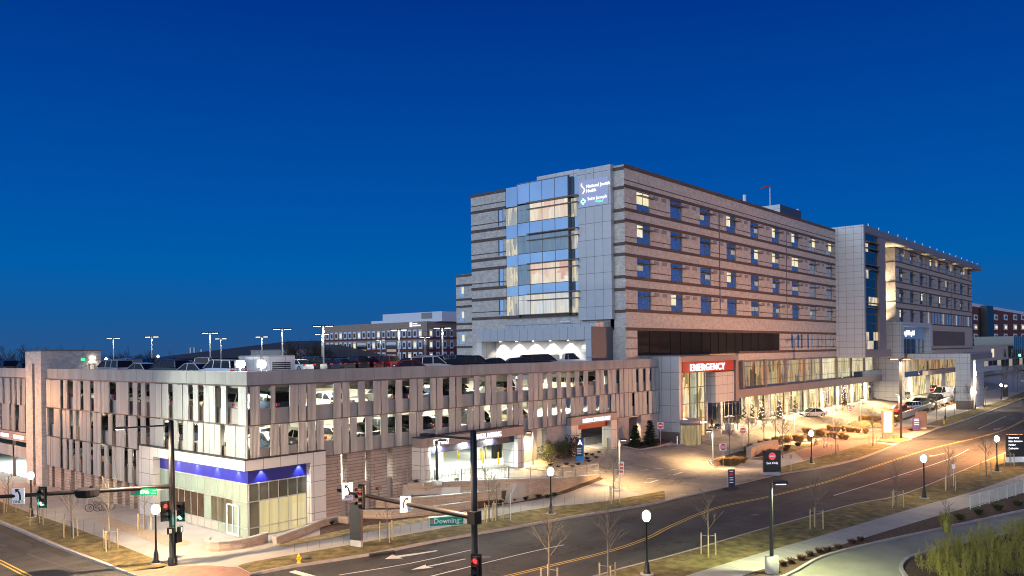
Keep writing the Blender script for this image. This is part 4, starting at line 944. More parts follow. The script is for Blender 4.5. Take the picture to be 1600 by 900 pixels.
# wing
WY = 51.5
WX = lambda px, py=440: onY(px, py, WY).x
w0, w1 = WX(1399), WX(1518.5)
wr = [(33.4, 36.0), (28.75, 31.6), (24.1, 26.9), (19.6, 22.3)]
wc = [(WX(a), WX(b)) for a, b in ((1405, 1411), (1422, 1427), (1437, 1442), (1451.5, 1456), (1465.5, 1469.5), (1477.5, 1481.5), (1490, 1493.4), (1500, 1504), (1511.6, 1514.5))]
mb = MB(); pierwall(mb, w0, w1, WY, wr[:3], wc, 22.4, 37.2)
mb.box(w0, WY, 11.8, w1, WY + .5, 19.5); e_ = [w0] + [v for c in wc[:3] for v in c] + [WX(1449)]
for i in range(0, 8, 2): mb.box(e_[i], WY, 19.5, e_[i + 1], WY + .5, 22.399)
mb.box(w0, WY + .5, 11.8, w0 + .6, 58.5, 37.2); mb.box(w0 + .6, WY + .5, 11.8, w1, WY + 16, 36.2); mb.box(w0 - 18, 57.9, 11.8, w0, 58.4, 37.2)
ww = mb.build('wing_wall', m_brickp, hos)
mb = MB()
for z in (36.35, 33.15, 31.85, 28.5, 27.1, 23.85, 22.5, 19.35, 13.0): mb.box(w0 - .06, WY - .06, z - .15, w1, WY - .002, z + .15)
for z in (34.2, 29.5, 24.9): 
    for a, b in zip([w0] + [c[1] for c in wc], [c[0] for c in wc] + [w1]): mb.box(a, WY - .03, z - .05, b, WY - .002, z + .05)
for z in (36.3, 33.0, 28.5, 24): mb.box(w0 - .06, WY + .001, z - .12, w0 - .002, 57.9, z + .12)
mb.build('band_course', m_band, ww)
lit2 = {(0, 3): 'R', (1, 5): 'L', (2, 2): 'R', (2, 4): 'R', (3, 0): 'L', (0, 7): 'r', (2, 0): 'l', (0, 1): 'l', (1, 0): 'r', (2, 7): 'l'}
for r, (z0, z1) in enumerate(wr):
    for c, (x0, x1) in enumerate(wc):
        if r == 3 and c > 2: continue
        window(x0, x1, WY, z0, z1, lit2.get((r, c), ''), hos, glass=m_glasswin if r < 1 else m_glassdark)
x = WX(1449) + .1
for i in range(17):
    a = WX(1449) + (w1 - .4 - WX(1449)) * i / 17; c = WX(1449) + (w1 - .4 - WX(1449)) * (i + 1) / 17
    b = MB(); b.box(a + .1, WY + .02, 19.55, (a + c) / 2, WY + .1, 22.35); b.build('slot_window', m_glasswin if i % 5 else e_wind, hos)
    b = MB(); b.box((a + c) / 2 + .02, WY - .0, 19.5, c + .08, WY + .4, 22.39); b.build('brick_fin', m_brickp, hos)
for px in (1447, 1486): mb = MB(); x = WX(px, 440); mb.box(x - .1, WY - .1, 22.6, x + .1, WY - .061, 36); mb.build('downpipe', m_frame, hos)
# louvred brown wall in the wing
lx0, lx1 = WX(1458, 530), WX(1507, 530)
mb = MB()
for i in range(60): a = lx0 + (lx1 - lx0) * i / 60; mb.box(a, WY - .14, 13.9, a + (lx1 - lx0) / 105, WY - .002, 17.7)
mb.box(lx0, WY - .05, 13.85, lx1, WY - .004, 17.75); mb.build('ribbed_wall', m_brown, hos)
# big roof slab with lit soffit
mb = MB(); mb.box(RX + .601, CB, 36.42, 278, 60, 37.9); mb.build('roof_slab', M('roof_fascia_metal', (.24, .235, .26), .5, .3, var=.05), hos)
mb = MB(); mb.box(RX + 2, CB + .3, 36.34, 277, 57.8, 36.416); mb.build('soffit', m_paint, hos)
for i in range(16): mb = MB(); x = RX + 4 + i * 7; mb.box(x, CB + .2, 37.902, x + .15, CB + .35, 38.5); mb.build('roof_post', m_alu, hos)
for z in (20, 24.2, 28.5): lamp('SPOT', 'wall_uplight', (w0 - 2.2, 54.5, z - .9), 620, (1, .80, .50), .15, 120, (w0 - .1, 55, z + 3.8), hos)
lamp('SPOT', 'wall_uplight', (w0 - 3, 53, 19.6), 2600, (1, .80, .50), .15, 75, (w0, 54, 34), hos)
for i in range(5): lamp('SPOT', 'soffit_light', (w0 + 6 + i * 16, WY - 1.0, 33.9), 60, (1, .72, .38), .1, 120, (w0 + 6 + i * 16, WY - .5, 37), hos)
# portal with the hospital name
mb = MB(); NX0, NX1 = 190.2, onY(1456, 530, CB).x
mb.box(NX0, CB, 1.8, NX0 + .6, 56, 19.3); mb.box(NX0 + .601, CB, 1.8, NX0 + 2.3, CB + 2, 18.3); mb.box(NX0 + .602, CB, 18.3, NX1, CB + 1.95, 19.3); mb.box(NX1 - 1.5, CB, 11.9, NX1, CB + 1.95, 18.298); mb.build('entrance_portal', m_panelw, hos)
mb = MB(); mb.box(NX0 + 2.31, CB + 1.5, 15.6, NX1 - 1.51, CB + 1.9, 18.29); bk = mb.build('sign_backing', M('blue_lit_backing', (.12, .2, .34), .4, var=.1, emit=(.2, .35, .6), es=.15), hos)
text('lettering', 'Saint Joseph Hospital', 1.62, E('bright_white_letter', (.95, .96, 1), 1.6), (NX0 + 2.9, CB + 1.4, 16.45), ROT_Y, bk, .08, bold=.02)
for j in range(6):
    a = NX0 + 2.4 + j * (NX1 - NX0 - 4) / 6; b = MB(); b.box(a, CB + 1.6, 12.2, a + (NX1 - NX0 - 4) / 6 - .2, CB + 1.7, 15.5); b.build('pane', m_glassdark if j not in (4, 5) else m_glassbay, hos)
mb = MB(); mb.box(NX0 + 2.3, CB + 1.45, 12.0, NX1 - 1.5, CB + 1.6, 12.19); mb.box(NX0 + 2.3, CB + 1.45, 13.4, NX1 - 1.5, CB + 1.59, 13.5)
for j in range(7): a = NX0 + 2.3 + j * (NX1 - NX0 - 4) / 6; mb.box(a - .1, CB + 1.4, 12.2, a + .1, CB + 1.58, 15.5)
mb.build('mullion', m_frame, hos)
# porte-cochere
PX, PYs = 195., 37.0
mb = MB(); mb.box(PX, PYs, 10.85, PX + 24, CB - .01, 12.1); pc = mb.build('entrance_canopy', m_panelw, hos)
mb = MB(); mb.box(PX + .01, PYs - .12, 10.8, PX + 24, PYs - .004, 12.12); mb.build('brown_fascia', MATS['mauve_metal_panel'], pc)
pl1 = onX(1493, 590, PX).y
mb = MB(); mb.box(PX + .01, PYs + .01, 1.0, PX + 3, pl1, 10.848); mb.build('pillar', m_panelw, pc)
mb = MB(); mb.box(PX - .003, PYs, .1, PX + 3.01, pl1 + .01, 1.9); mb.build('pillar_base', m_brown, pc)
p0, p1_ = onY(1519, 590, PYs + 1).x, onY(1531.5, 590, PYs + 1).x
mb = MB(); mb.box(p0, PYs + .3, .1, p1_, PYs + 2.5, 10.847); mb.build('pillar', m_panelw, pc)
for (x, y) in ((200, 40), (206, 40), (212, 40), (200, 46), (206, 46), (212, 46), (205, 50.5)): lamp('AREA', 'canopy_light', (x, y, 10.7), 700, (1, .84, .58), 1, parent=pc)
p = onY(1525, 585, PYs); lamp('SPOT', 'wall_light_glow', (p.x, PYs - .4, 7.5), 900, (1, .85, .6), .1, 150, (p.x, PYs + .2, 4), pc)
mb = MB(); mb.box(p.x - .2, PYs + .0, 7.2, p.x + .2, PYs + .29, 8.2); mb.build('wall_light', e_warm, pc)
# wing ground floor seen under the canopy
xg0, xg1 = NX0 + 2.4, w1 + 40
mb = MB(); mb.box(NX1 + .01, WY - 1.0, 6.6, w1, WY + .2, 7.7); mb.box(NX0 + 2.4, WY + .6, 11.2, w1 + 30, WY + .8, 11.78); mb.build('floor_beam', MATS['mauve_metal_panel'], hos)
for i in range(20):
    a = NX0 + 2.5 + i * 4.2
    for z0, z1, mt in ((1.9, 6.5, r_store), (7.8, 11.1, r_upper)):
        if i % 4 == 3 and z0 < 5: mt = m_paint
        b = MB(); b.box(a, WY + .6, z0, a + 4.0, WY + .7, z1); b.build('pane', mt, hos)
# ---- emergency portal
EY = 51.0; ex0, ex1 = 92.95, onY(1154, 580, EY).x
mb = MB(); mb.box(ex0, EY, 1.2, ex0 + .5, 55.4, 12.95); leg = mb.build('metal_panel_wall', m_panel, hos)
mb = MB(); mb.box(ex0 - .03, EY - .01, 1.0, ex0 - .003, 54.4, 3.1); mb.build('base_grille', m_brown, leg)
mauve = MATS['mauve_metal_panel']
mb = MB(); sxa = onY(1066, 570, EY).x; mb.box(ex0 + .501, EY, 12.2, ex1, 55, 12.95); mb.box(ex0 + .502, EY, 1.2, sxa, 55, 12.198); mb.box(ex1 - .9, EY, 6.2, ex1, 55, 12.197); mb.build('portal_frame', mauve, hos)
sxb = onY(1145, 570, EY).x
mb = MB(); mb.box(sxa + .01, EY - .12, 10.75, sxb, EY + .5, 12.19); es = mb.build('red_sign_band', M('lit_red_sign_band', (.30, .035, .012), .4, var=.04, emit=(1, .07, .02), es=.16), hos)
text('lettering', 'EMERGENCY', 1.32, E('bright_letter', (.92, .93, 1), 1.5), (onY(1076, 575, EY).x, EY - .2, 10.98), ROT_Y, es, .06, bold=.012, fit=10.2, space=1.12)
mb = MB(); ma = onY(1121, 600, EY).x; mb.box(ma, EY + .3, 6.3, ex1 - .91, 55, 10.6); mb.build('metal_panel_wall', m_panelw, hos)
mb = MB(); mb.box(ma - 1.2, EY + 1.5, 1.4, ma, 55, 10.6); mb.build('pier', m_panelw, hos)
for i in range(4):
    for z0, z1 in ((1.5, 4.3), (4.4, 6.4), (6.5, 8.6), (8.7, 10.7)):
        a = sxa + .1 + i * (ma - 1.3 - sxa) / 4; c = sxa + .05 + (i + 1) * (ma - 1.3 - sxa) / 4
        b = MB(); b.box(a + .03, EY + 1.4, z0, c - .03, EY + 1.45, z1); b.build('pane', r_store if z0 < 4 or i % 2 else litroom('greenish_lobby', [(.62, .62, .42), (.45, .5, .34), (.75, .72, .5), (.3, .32, .22)], .75, sx=.6, sz=.5), hos)
mb = MB()
for i in range(5): a = sxa + .08 + i * (ma - 1.3 - sxa) / 4; mb.box(a - .06, EY + 1.25, 1.4, a + .06, EY + 1.39, 10.8)
for z in (4.32, 6.42, 8.62): mb.box(sxa, EY + 1.3, z, ma - 1.3, EY + 1.385, z + .1)
mb.build('mullion', m_frame, hos)
vc = (onY(1078, 660, EY - .3).x, EY + .2); mb = MB(); mb.lathe([(0, 4.7), (2.0, 4.7), (2.0, 4.0), (1.9, 4.0)], (vc[0], vc[1], 0), 20); v_ = mb.build('revolving_door_drum', mauve, hos)
mb = MB(); mb.lathe([(1.85, 1.4), (1.85, 3.99)], (vc[0], vc[1], 0), 20); mb.build('curved_glass', litroom('drum_glass', [(.55, .42, .2), (.7, .55, .28), (.4, .3, .14)], .8, sx=1.5, sz=.4), v_)
mb = MB()
for k in range(16): t = 2 * PI * k / 16; mb.tube((vc[0] + 1.9 * math.cos(t), vc[1] + 1.9 * math.sin(t), 1.35), (vc[0] + 1.9 * math.cos(t), vc[1] + 1.9 * math.sin(t), 4.0), .04, n=4)
mb.build('mullion', m_frame, v_)
text('lettering', 'Emergency', .42, e_letter, (vc[0] - .2, vc[1] - 2.08, 4.2), ROT_Y, v_, .03)
# ---- podium shop-front and bay windows
QX0, QX1 = ex1 + .01, NX0 - .1
mb = MB(); mb.box(QX0, 53.6, 6.25, onY(1389, 588, 53.6).x, HY + .4, 7.5); mb.build('floor_beam', mauve, hos)
mb = MB(); mb.box(QX0, HY + 4, 7.6, QX1, HY + 4.2, 12); mb.box(QX0, HY + .1, 11.75, QX1, HY + .5, 11.99); mb.box(QX0, 54.9, 1.9, QX1, 55.05, 2.3); mb.build('back_wall', m_grey, hos)
step = 8.72; nb_ = int((QX1 - QX0) / step) + 1
for i in range(nb_):
    a = 121.0 + (i - 1) * step
    mb = MB(); mb.box(max(QX0, a - .55), HY - .25, 7.5, a + .1, HY + .3, 11.98); mb.build('bay_pier', mauve, hos)
    mb = MB(); mb.box(max(QX0, a - .5), HY - .6, 1.9, a + .1, HY - .1, 6.249); mb.build('column', m_panelw, hos)
    if i == 0: continue
    for j in range(4):
        u0, u1 = a + .12 + j * (step - .7) / 4, a + .08 + (j + 1) * (step - .7) / 4
        if u1 > QX1: break
        b = MB(); b.box(u0, HY, 7.75, u1, HY + .06, 11.7); b.build('pane', r_upper if i < 5 else litroom('lit_ward', [(.95, .75, .42), (.9, .82, .5), (.5, .42, .2), (1, .9, .7)], .75, sx=1.2, sz=.3), hos)
    for j in range(2):
        u0, u1 = a + .12 + j * (step - .7) / 2, a + .08 + (j + 1) * (step - .7) / 2
        if u1 > QX1: break
        b = MB(); b.box(u0, HY + .3, 2.3, u1, HY + .35, 6.2); b.build('pane', r_store, hos)
mb = MB()
for z in (7.7, 8.6, 10.9, 11.7): mb.box(QX0 + 8, HY - .06, z, QX1, HY - .01, z + .07)
for z in (2.32, 3.2, 5.3): mb.box(QX0, HY + .2, z, QX1, HY + .29, z + .06)
k = QX0
while k < QX1: mb.box(k, HY + .2, 2.3, k + .07, HY + .29, 6.2); k += 1.35
mb.build('mullion', m_frame, hos)
for i in range(8): lamp('AREA', 'walkway_light', (114 + i * 9.5, 54.0, 6.2), 480, (1, .74, .38), .8, parent=hos)
b = MB(); bx0, bx1 = onY(1334, 590, 53.6).x, onY(1389, 590, 53.6).x; b.box(bx0, 53.62, 7.55, bx1, 53.66, 8.7); b.build('glass_balustrade', m_glassbay, hos)
# roof plant room, windsock and beacon
p = onY(1219, 319, 62); PRZ = p.z; b = MB(); b.box(p.x, 62, 36.9, onY(1252, 340, 62).x, 69, PRZ); pr = b.build('plant_room', M('dark_blue_metal', (.06, .09, .13), .5, .3), hos)
b = MB(); b.box(p.x - .06, 62.01, 37, p.x - .003, 69, PRZ - .02); b.build('side_panel', m_panelw, pr)
q = onY(1211, 318, 62); q2 = onY(1211, 291, 62)
b = MB(); b.tube((q.x, 63, q.z - .5), (q.x, 63, q2.z), .1, .08); ws = b.build('windsock_pole', m_white, hos)
b = MB(); b.tube((q.x, 63, q2.z), (q.x - .8, 63.6, q2.z + .02), .17, .14, 8); b.tube((q.x - .8, 63.6, q2.z + .02), (q.x - 1.5, 64.3, q2.z - .55), .14, .08, 8); b.build('windsock', M('red_fabric', (.45, .05, .03), .8), ws)
q = onY(1248.5, 327, 62); b = MB(); b.lathe([(0, .35), (.3, .2), (.3, 0), (0, 0)], (q.x, 62.4, PRZ + .01), 8); b.build('beacon', e_tail, hos)
q = onY(1163, 310, 60); b = MB(); b.tube((q.x, 60, 37), (q.x, 60, q.z + .6), .35); b.build('roof_vent', m_alu, hos)
# ================================================================== street furniture
def V(p): return Vector(p)
# ---- acorn globe street lamps
def make_acorn(loc, label, e=260, hgt=3.9, col=(1, .86, .62)):
    r = thing('street_lamp', loc, label, 'street lamp', 'globe street lamps along the sidewalks')
    b = MB(); b.lathe([(.24, 0), (.24, .12), (.17, .2), (.15, .65), (.09, .8), (.065, 1.0), (.055, hgt - .75), (.10, hgt - .70), (.13, hgt - .62)], n=12); b.lathe([(0, hgt - .62), (.13, hgt - .62)], n=12)
    b.build('post', m_dkgreen, r, rel=False)
    b = MB(); b.lathe([(.12, hgt - .62), (.22, hgt - .5), (.25, hgt - .32), (.21, hgt - .15), (.12, hgt - .05), (.05, hgt)], n=14); b.build('globe', e_acorn, r, rel=False)
    b = MB(); b.lathe([(.05, hgt), (.03, hgt + .06), (.0, hgt + .16)], n=8); b.build('finial', m_dkgreen, r, rel=False)
    b = MB(); b.lathe([(.42, -.02), (.42, .06), (0, .06)], n=14); b.build('footing', m_walk, r, rel=False)
    return r
acorns = [(49, 808, 'globe street lamp at the far left, standing behind the left turn sign', 330), (244, 880, 'globe street lamp beside the tall black signal pole on the left corner', 260),
          (861, 803, 'globe street lamp on the grass in front of the garage entry drive railing', 260), (1011, 897, 'globe street lamp on the near side of the road beside the yellow centre line', 160),
          (1444, 778, 'globe street lamp on the near verge between two staked saplings', 200), (1558, 737, 'globe street lamp beside the black hospital sign on the near verge', 200),
          (1268, 724, 'globe street lamp in front of the parked bicycles on the far sidewalk', 300), (1477, 656, 'globe street lamp behind the yellow hydrant on the far verge', 300),
          (1524, 639, 'globe street lamp in front of the canopy pillars', 300), (1564.5, 624, 'farthest globe street lamp at the right edge, near the small black kiosk', 300)]
for x, y, l, e in acorns:
    p = at(x, y) if not (x in (1011, 1444, 1558)) else onZ(x, y, .15)
    make_acorn(tuple(p), l, e)
# ---- shoebox pole lights
def make_box_light(loc, hgt, label, heads, e, col=(1, .78, .48), base=.0, name='pole_light', grp='box headed pole lights', r_=.08, hl=.75, dir_=(1, 0), glow=True):
    r = thing(name, loc, label, 'pole light', grp)
    b = MB(); b.box(-r_, -r_, base, r_, r_, hgt); b.build('pole', m_darkbox if r_ >= .08 else m_alu, r, rel=False)
    if base: b = MB(); b.lathe([(.42, -.1), (.42, base), (0, base)], n=18); b.build('concrete_base', m_conc, r, rel=False)
    d = Vector((dir_[0], dir_[1], 0)).normalized(); n = Vector((-d.y, d.x, 0))
    for s in heads:
        b = MB(); c = d * s * (hl * .62 + r_)
        P = lambda u, v, z: tuple(c + d * u + n * v + Vector((0, 0, z)))
        hw = hl * .5; q = [P(u, v, z) for z in (hgt - .06, hgt + .1) for u, v in ((-hw, -.2), (hw, -.2), (hw, .2), (-hw, .2))]
        b.add(q, [(0, 3, 2, 1), (4, 5, 6, 7), (0, 1, 5, 4), (1, 2, 6, 5), (2, 3, 7, 6), (3, 0, 4, 7)]); b.tube(tuple(d * s * r_ + Vector((0, 0, hgt))), tuple(c - d * s * hw + Vector((0, 0, hgt))), .05)
        h_ = b.build('lamp_head', m_darkbox, r, rel=False)
        b = MB(); q = [P(u, v, z) for z in (hgt - .09, hgt - .064) for u, v in ((-hw * .75, -.15), (hw * .75, -.15), (hw * .75, .15), (-hw * .75, .15))]
        b.add(q, [(0, 3, 2, 1), (4, 5, 6, 7), (0, 1, 5, 4), (1, 2, 6, 5), (2, 3, 7, 6), (3, 0, 4, 7)]); b.build('lens', e_white if glow else e_warm, h_, rel=False)
        lamp('SPOT', 'head_light', tuple(Vector(loc) + c + Vector((0, 0, hgt - .15))), e, col, .12, 150, tuple(Vector(loc) + c + Vector((0, 0, -5))), r)
    return r
# roof deck pole lights
for i, (x, y) in enumerate(((177, 528.5), (237, 526), (328, 520), (345, 529), (409, 526), (441, 514), (505, 509), (503, 522), (623, 515), (691, 512), (664, 527), (595, 531))):
    p = onZ(x, y, 17.3)
    if i < 10 and p.x > 84: p = Vector((p.x, p.y, 17.3))
    names = ['leftmost', 'second from the left', 'taller of the pair above the white pickup', 'shorter of the pair above the white pickup', 'behind the left of the two floodlights', 'right of the two floodlights', 'nearer of the pair beside the brick office block', 'farther of the pair beside the brick office block', 'in front of the middle of the brick office block', 'in front of the right end of the brick office block', 'distant, in front of the white rooftop of the office block', 'distant, in front of the left windows of the office block']
    make_box_light((p.x, p.y, 11.7), 5.6, 'twin headed deck light, ' + names[i], (-1, 1), 420 if i < 10 else 150, (1, .95, .78), base=.9, grp='twin headed poles on the roof deck', r_=.07, hl=1.1, dir_=(.65, -.76))
# street side ones
b_ = onZ(1206, 893, .2)
make_box_light((b_.x, b_.y, .15), (893 - 758) / 1252 * 50.2 + .1, 'nearest box headed pole light on a round concrete base, right of the road', (1,), 1500, (.92, 1, .50), base=1.0, dir_=(.65, -.76), hl=.8, r_=.09)
p = at(1408, 685); make_box_light(tuple(p), 11.9, 'tall black twin headed pole in front of the main entrance', (-1, 1), 9500, (1, .56, .25), dir_=(.65, -.76), hl=1.3, r_=.14)
for x, y0, y1, l, s in ((1114, 728, 673, 'slim pale pole light left of the nearest do not enter signs', -1), (1054, 689, 643, 'pale pole light in front of the emergency doors', 1), (1242, 688, 644, 'slim grey pole light in front of the silver sedan', -1), (1302, 674, 632, 'thin grey pole light at the planting island', 1),
                     (1344, 660, 623, 'thin grey pole light behind the red lit sign', 1), (1283, 640, 611, 'thin grey pole light beside the white lit tree', 1), (1356, 629, 604, 'far grey pole light near the metal wall', 1), (1405, 648, 616, 'pale pole light beside the red pickup', -1), (833, 727, 675, 'slim pole light beside the concrete column of the garage', -1), (968, 761, 687, 'dark pole light behind the red and white sign', 1)):
    p = at(x, y0); q = math.hypot(p.x, p.y); hgt = (y0 - y1) / 1252 * Vector(p).dot(Fv)
    make_box_light(tuple(p), hgt, l, (s,), 1700 if x in (1054, 1114, 968, 833) else 2500, (1, .62, .28), dir_=(.65, -.76), hl=.6, r_=.06, glow=False, grp='slim pole lights of the entry court')
p = at(683, 757); make_box_light((p.x, p.y, 2.1), 3.9, 'dark pole light in front of the exit lane opening', (1,), 300, (.9, 1, .9), base=.35, dir_=(.65, -.76), hl=.7, r_=.09)
# floodlights on the deck corner
for x, l in ((375, 'left of two dazzling floodlights at the deck corner'), (408, 'right of two dazzling floodlights at the deck corner')):
    p = onY(x, 569, 59.0); r = thing('floodlight', (p.x, p.y, 11.7), l, 'floodlight', 'floodlights at the roof corner')
    b = MB(); b.tube((0, 0, 0), (0, 0, p.z - 11.7 - .2), .05); b.build('bracket', m_grey, r, rel=False)
    b = MB(); b.box(-.3, .1, p.z - 11.7 - .28, .3, .35, p.z - 11.7 + .28); b.build('housing', m_grey, r, rel=False)
    b = MB(); b.lathe([(0, .32), (.27, .24), (.36, 0), (.27, -.24), (0, -.32)], (0, -.12, p.z - 11.7), 14); b.build('glass', e_flood, r, rel=False)
    lamp('SPOT', 'flood_beam', (p.x, p.y - .6, p.z), 1500, (.9, .95, 1), .2, 140, (p.x - 9, p.y - 3, 6), r)

# ---- signal masts
def signal_head(parent, loc, face, on, n=3, pole=None):
    """a three lamp signal; face = direction it looks"""
    d = Vector((*face, 0)).normalized(); s = Vector((-d.y, d.x, 0)); L0 = Vector(loc)
    b = MB()
    def bx(u0, u1, v0, v1, z0, z1): 
        q = [tuple(L0 + d * u + s * v + Vector((0, 0, z))) for z in (z0, z1) for u, v in ((u0, v0), (u1, v0), (u1, v1), (u0, v1))]
        b.add(q, [(0, 3, 2, 1), (4, 5, 6, 7), (0, 1, 5, 4), (1, 2, 6, 5), (2, 3, 7, 6), (3, 0, 4, 7)])
    bx(-.12, .1, -.17, .17, -.55, .55); bx(-.005, .005, -.27, .27, -.66, .66)
    o = b.build('signal_head', m_black, parent)
    for i, z in enumerate((.36, 0, -.36)):
        q = MB(); q.tube(tuple(L0 + d * .1 + Vector((0, 0, z))), tuple(L0 + d * .125 + Vector((0, 0, z))), .13, n=14)
        mt = m_carglass if on != i else (e_red if i == 0 else e_green)
        q.build('lens', mt, o)
        q = MB(); vs = []; fs = []
        for k in range(9):
            t = PI * (-.1 + 1.2 * k / 8); o_ = s * (.15 * math.cos(t)) + Vector((0, 0, .15 * math.sin(t) + z))
            vs += [tuple(L0 + d * .1 + o_), tuple(L0 + d * .34 + o_)]
        fs = [(2 * k, 2 * k + 1, 2 * k + 3, 2 * k + 2) for k in range(8)]; q.add(vs, fs); q.build('visor', m_black, o)
    if on == 2: lamp('POINT', 'signal_glow', tuple(L0 + d * .45 - Vector((0, 0, .36))), 22, (.1, 1, .6), .1, parent=o)
    if on == 0: lamp('POINT', 'signal_glow', tuple(L0 + d * .45 + Vector((0, 0, .36))), 5, (1, .05, .02), .1, parent=o)
    return o
def flat_board(name, parent, c, face, w_, h_, mat, thick=.03):
    d = Vector((*face, 0)).normalized(); s = Vector((-d.y, d.x, 0)); c = Vector(c); b = MB()
    q = [tuple(c + d * u + s * v + Vector((0, 0, z))) for z in (-h_ / 2, h_ / 2) for u, v in ((-thick, -w_ / 2), (0, -w_ / 2), (0, w_ / 2), (-thick, w_ / 2))]
    b.add(q, [(0, 3, 2, 1), (4, 5, 6, 7), (0, 1, 5, 4), (1, 2, 6, 5), (2, 3, 7, 6), (3, 0, 4, 7)]); return b.build(name, mat, parent)
def face_rot(face): return (PI / 2, 0, math.atan2(face[1], face[0]) + PI / 2)
def board_text(parent, c, face, s, size, mat, dx=0, dz=0, align='CENTER', bold=.0):
    d = Vector((*face, 0)).normalized(); sd = Vector((-d.y, d.x, 0)); p = Vector(c) + d * .012 + sd * dx + Vector((0, 0, dz))
    return text('lettering', s, size, mat, tuple(p), face_rot(face), parent, .004, align, bold)
def arrow_turn(parent, c, face, mat, flip=1, size=.3):
    d = Vector((*face, 0)).normalized(); s = Vector((-d.y, d.x, 0)) * flip; c = Vector(c) + d * .012; b = MB()
    pts = []; W = .055 * size / .3
    path = [(.10, -.30), (.10, -.1), (.06, .05), (-.02, .16)]
    vs = []; 
    for i, (u, v) in enumerate(path): vs += [(u - .045, v, ), (u + .045, v + .02)]
    P = lambda u, v: tuple(c + s * (u * size / .3) + Vector((0, 0, v * size / .3)))
    b.add([P(*v) for v in vs], [(0, 1, 3, 2), (2, 3, 5, 4), (4, 5, 7, 6)]); b.add([P(-.16, .26), P(-.12, .06), P(.07, .25)], [(0, 1, 2)])
    return b.build('arrow', mat, parent)
toCam = (-.80, -.60)
# left corner mast
b1 = at(270, 883); m1 = thing('signal_mast', (b1.x, b1.y, .13), 'tall dark signal mast at the left corner, its arm reaching out of the left edge', 'traffic signal pole')
b = MB(); b.lathe([(.30, 0), (.30, .5), (.21, .55), (.20, 5), (.16, 9.5), (0, 9.55)], (b1.x, b1.y, .13), 14); b.box(b1.x + .15, b1.y - .3, 1.6, b1.x + .5, b1.y - .0, 2.3); b.build('pole', m_black, m1)
az = 14 - (760 - 553.8) / 1252 * Vector((b1.x, b1.y, 0)).dot(Fv)
arm_end = onZ(-30, 778, az + .1)
b = MB(); b.tube((b1.x, b1.y, az), tuple(arm_end), .16, .11, 12); b.build('mast_arm', m_black, m1)
adir = (arm_end - Vector((b1.x, b1.y, az))); 
def on_arm(px, a0, a1):
    best = None
    for i in range(400):
        q = a0 + (a1 - a0) * (i / 399); d = q - Vector((0, 0, H)); x = CX + F_ * d.dot(Rv) / d.dot(Fv)
        if best is None or abs(x - px) < best[0]: best = (abs(x - px), q)
    return best[1]
A0 = Vector((b1.x, b1.y, az))
q = on_arm(72, A0, arm_end); signal_head(m1, q + Vector((toCam[0] * .3, toCam[1] * .3, -.15)), toCam, 2)
q = on_arm(32, A0, arm_end) + Vector((toCam[0] * .22, toCam[1] * .22, 0)); bd = flat_board('lane_sign', m1, q, toCam, .8, .95, m_signw); arrow_turn(bd, q + Vector((0, 0, .12)), toCam, m_black, 1, .38); board_text(bd, q, toCam, 'ONLY', .24, m_black, dz=-.42)
q = on_arm(137, A0, arm_end); b = MB(); b.lathe([(0, -.32), (.62, -.32), (.70, -.22), (.70, .14), (.62, .2), (0, .2)], tuple(q), 18); b.sm = [False] * len(b.sm); b.tube(tuple(q + Vector((.25, 0, .2))), tuple(q + Vector((.25, 0, .32))), .12); b.build('luminaire_drum', M('matt_black_housing', (.008, .008, .012), .85, spec=.1), m1)
q = on_arm(227, A0, arm_end) + Vector((toCam[0] * .22, toCam[1] * .22, -.22)); bd = flat_board('street_sign', m1, q, toCam, 1.75, .42, m_green)
board_text(bd, q, toCam, '19th', .34, m_white, dx=.05, dz=-.11, bold=.008); board_text(bd, q, toCam, 'Ave', .14, m_white, dx=.68, dz=.04); board_text(bd, q, toCam, '1200 E', .11, m_white, dx=.66, dz=-.14)
fb = flat_board('flag_emblem', bd, q + Vector((toCam[0] * .01, toCam[1] * .01, 0)) + Vector((-toCam[1], toCam[0], 0)) * -.7, toCam, .24, .2, M('sign_red_blue_emblem', (.45, .1, .25), .4), .005)
q = A0 + Vector((0, 0, -0)); zt = 9.35
e_ = on_arm(190, Vector((b1.x, b1.y, zt)), Vector((b1.x - 6.5, b1.y + 1.5, zt)))
b = MB(); b.tube((b1.x, b1.y, zt), tuple(e_), .06, .045); la = b.build('lamp_arm', m_black, m1)
b = MB(); b.box(e_.x - .45, e_.y - .14, zt - .06, e_.x + .35, e_.y + .14, zt + .08); lh = b.build('lamp_head', m_darkbox, la)
b = MB(); b.box(e_.x - .35, e_.y - .1, zt - .09, e_.x + .1, e_.y + .1, zt - .065); b.build('lens', e_white, lh)
lamp('SPOT', 'street_light', (e_.x, e_.y, zt - .2), 5600, (1, .68, .40), .15, 165, (e_.x + 2.5, e_.y + 1, 0), m1)
signal_head(m1, (b1.x + .38, b1.y - .42, 3.65), (-.75, -.66), 2); signal_head(m1, (b1.x - .42, b1.y + .15, 3.72), (-.2, -1), 0)
for dx, dy, fc, mt in ((-.28, -.3, (-.55, -.8), M('lit_hand_symbol', (.5, .1, .05), .4, emit=(1, .35, .2), es=1.2)), (.45, -.35, (.6, -.8), e_letter)):
    c = Vector((b1.x + dx, b1.y + dy, 2.45)); o = flat_board('walk_signal', m1, c, fc, .42, .42, m_black, .2); flat_board('symbol', o, c + Vector((*fc, 0)).normalized() * .012, fc, .16, .26, mt, .01)
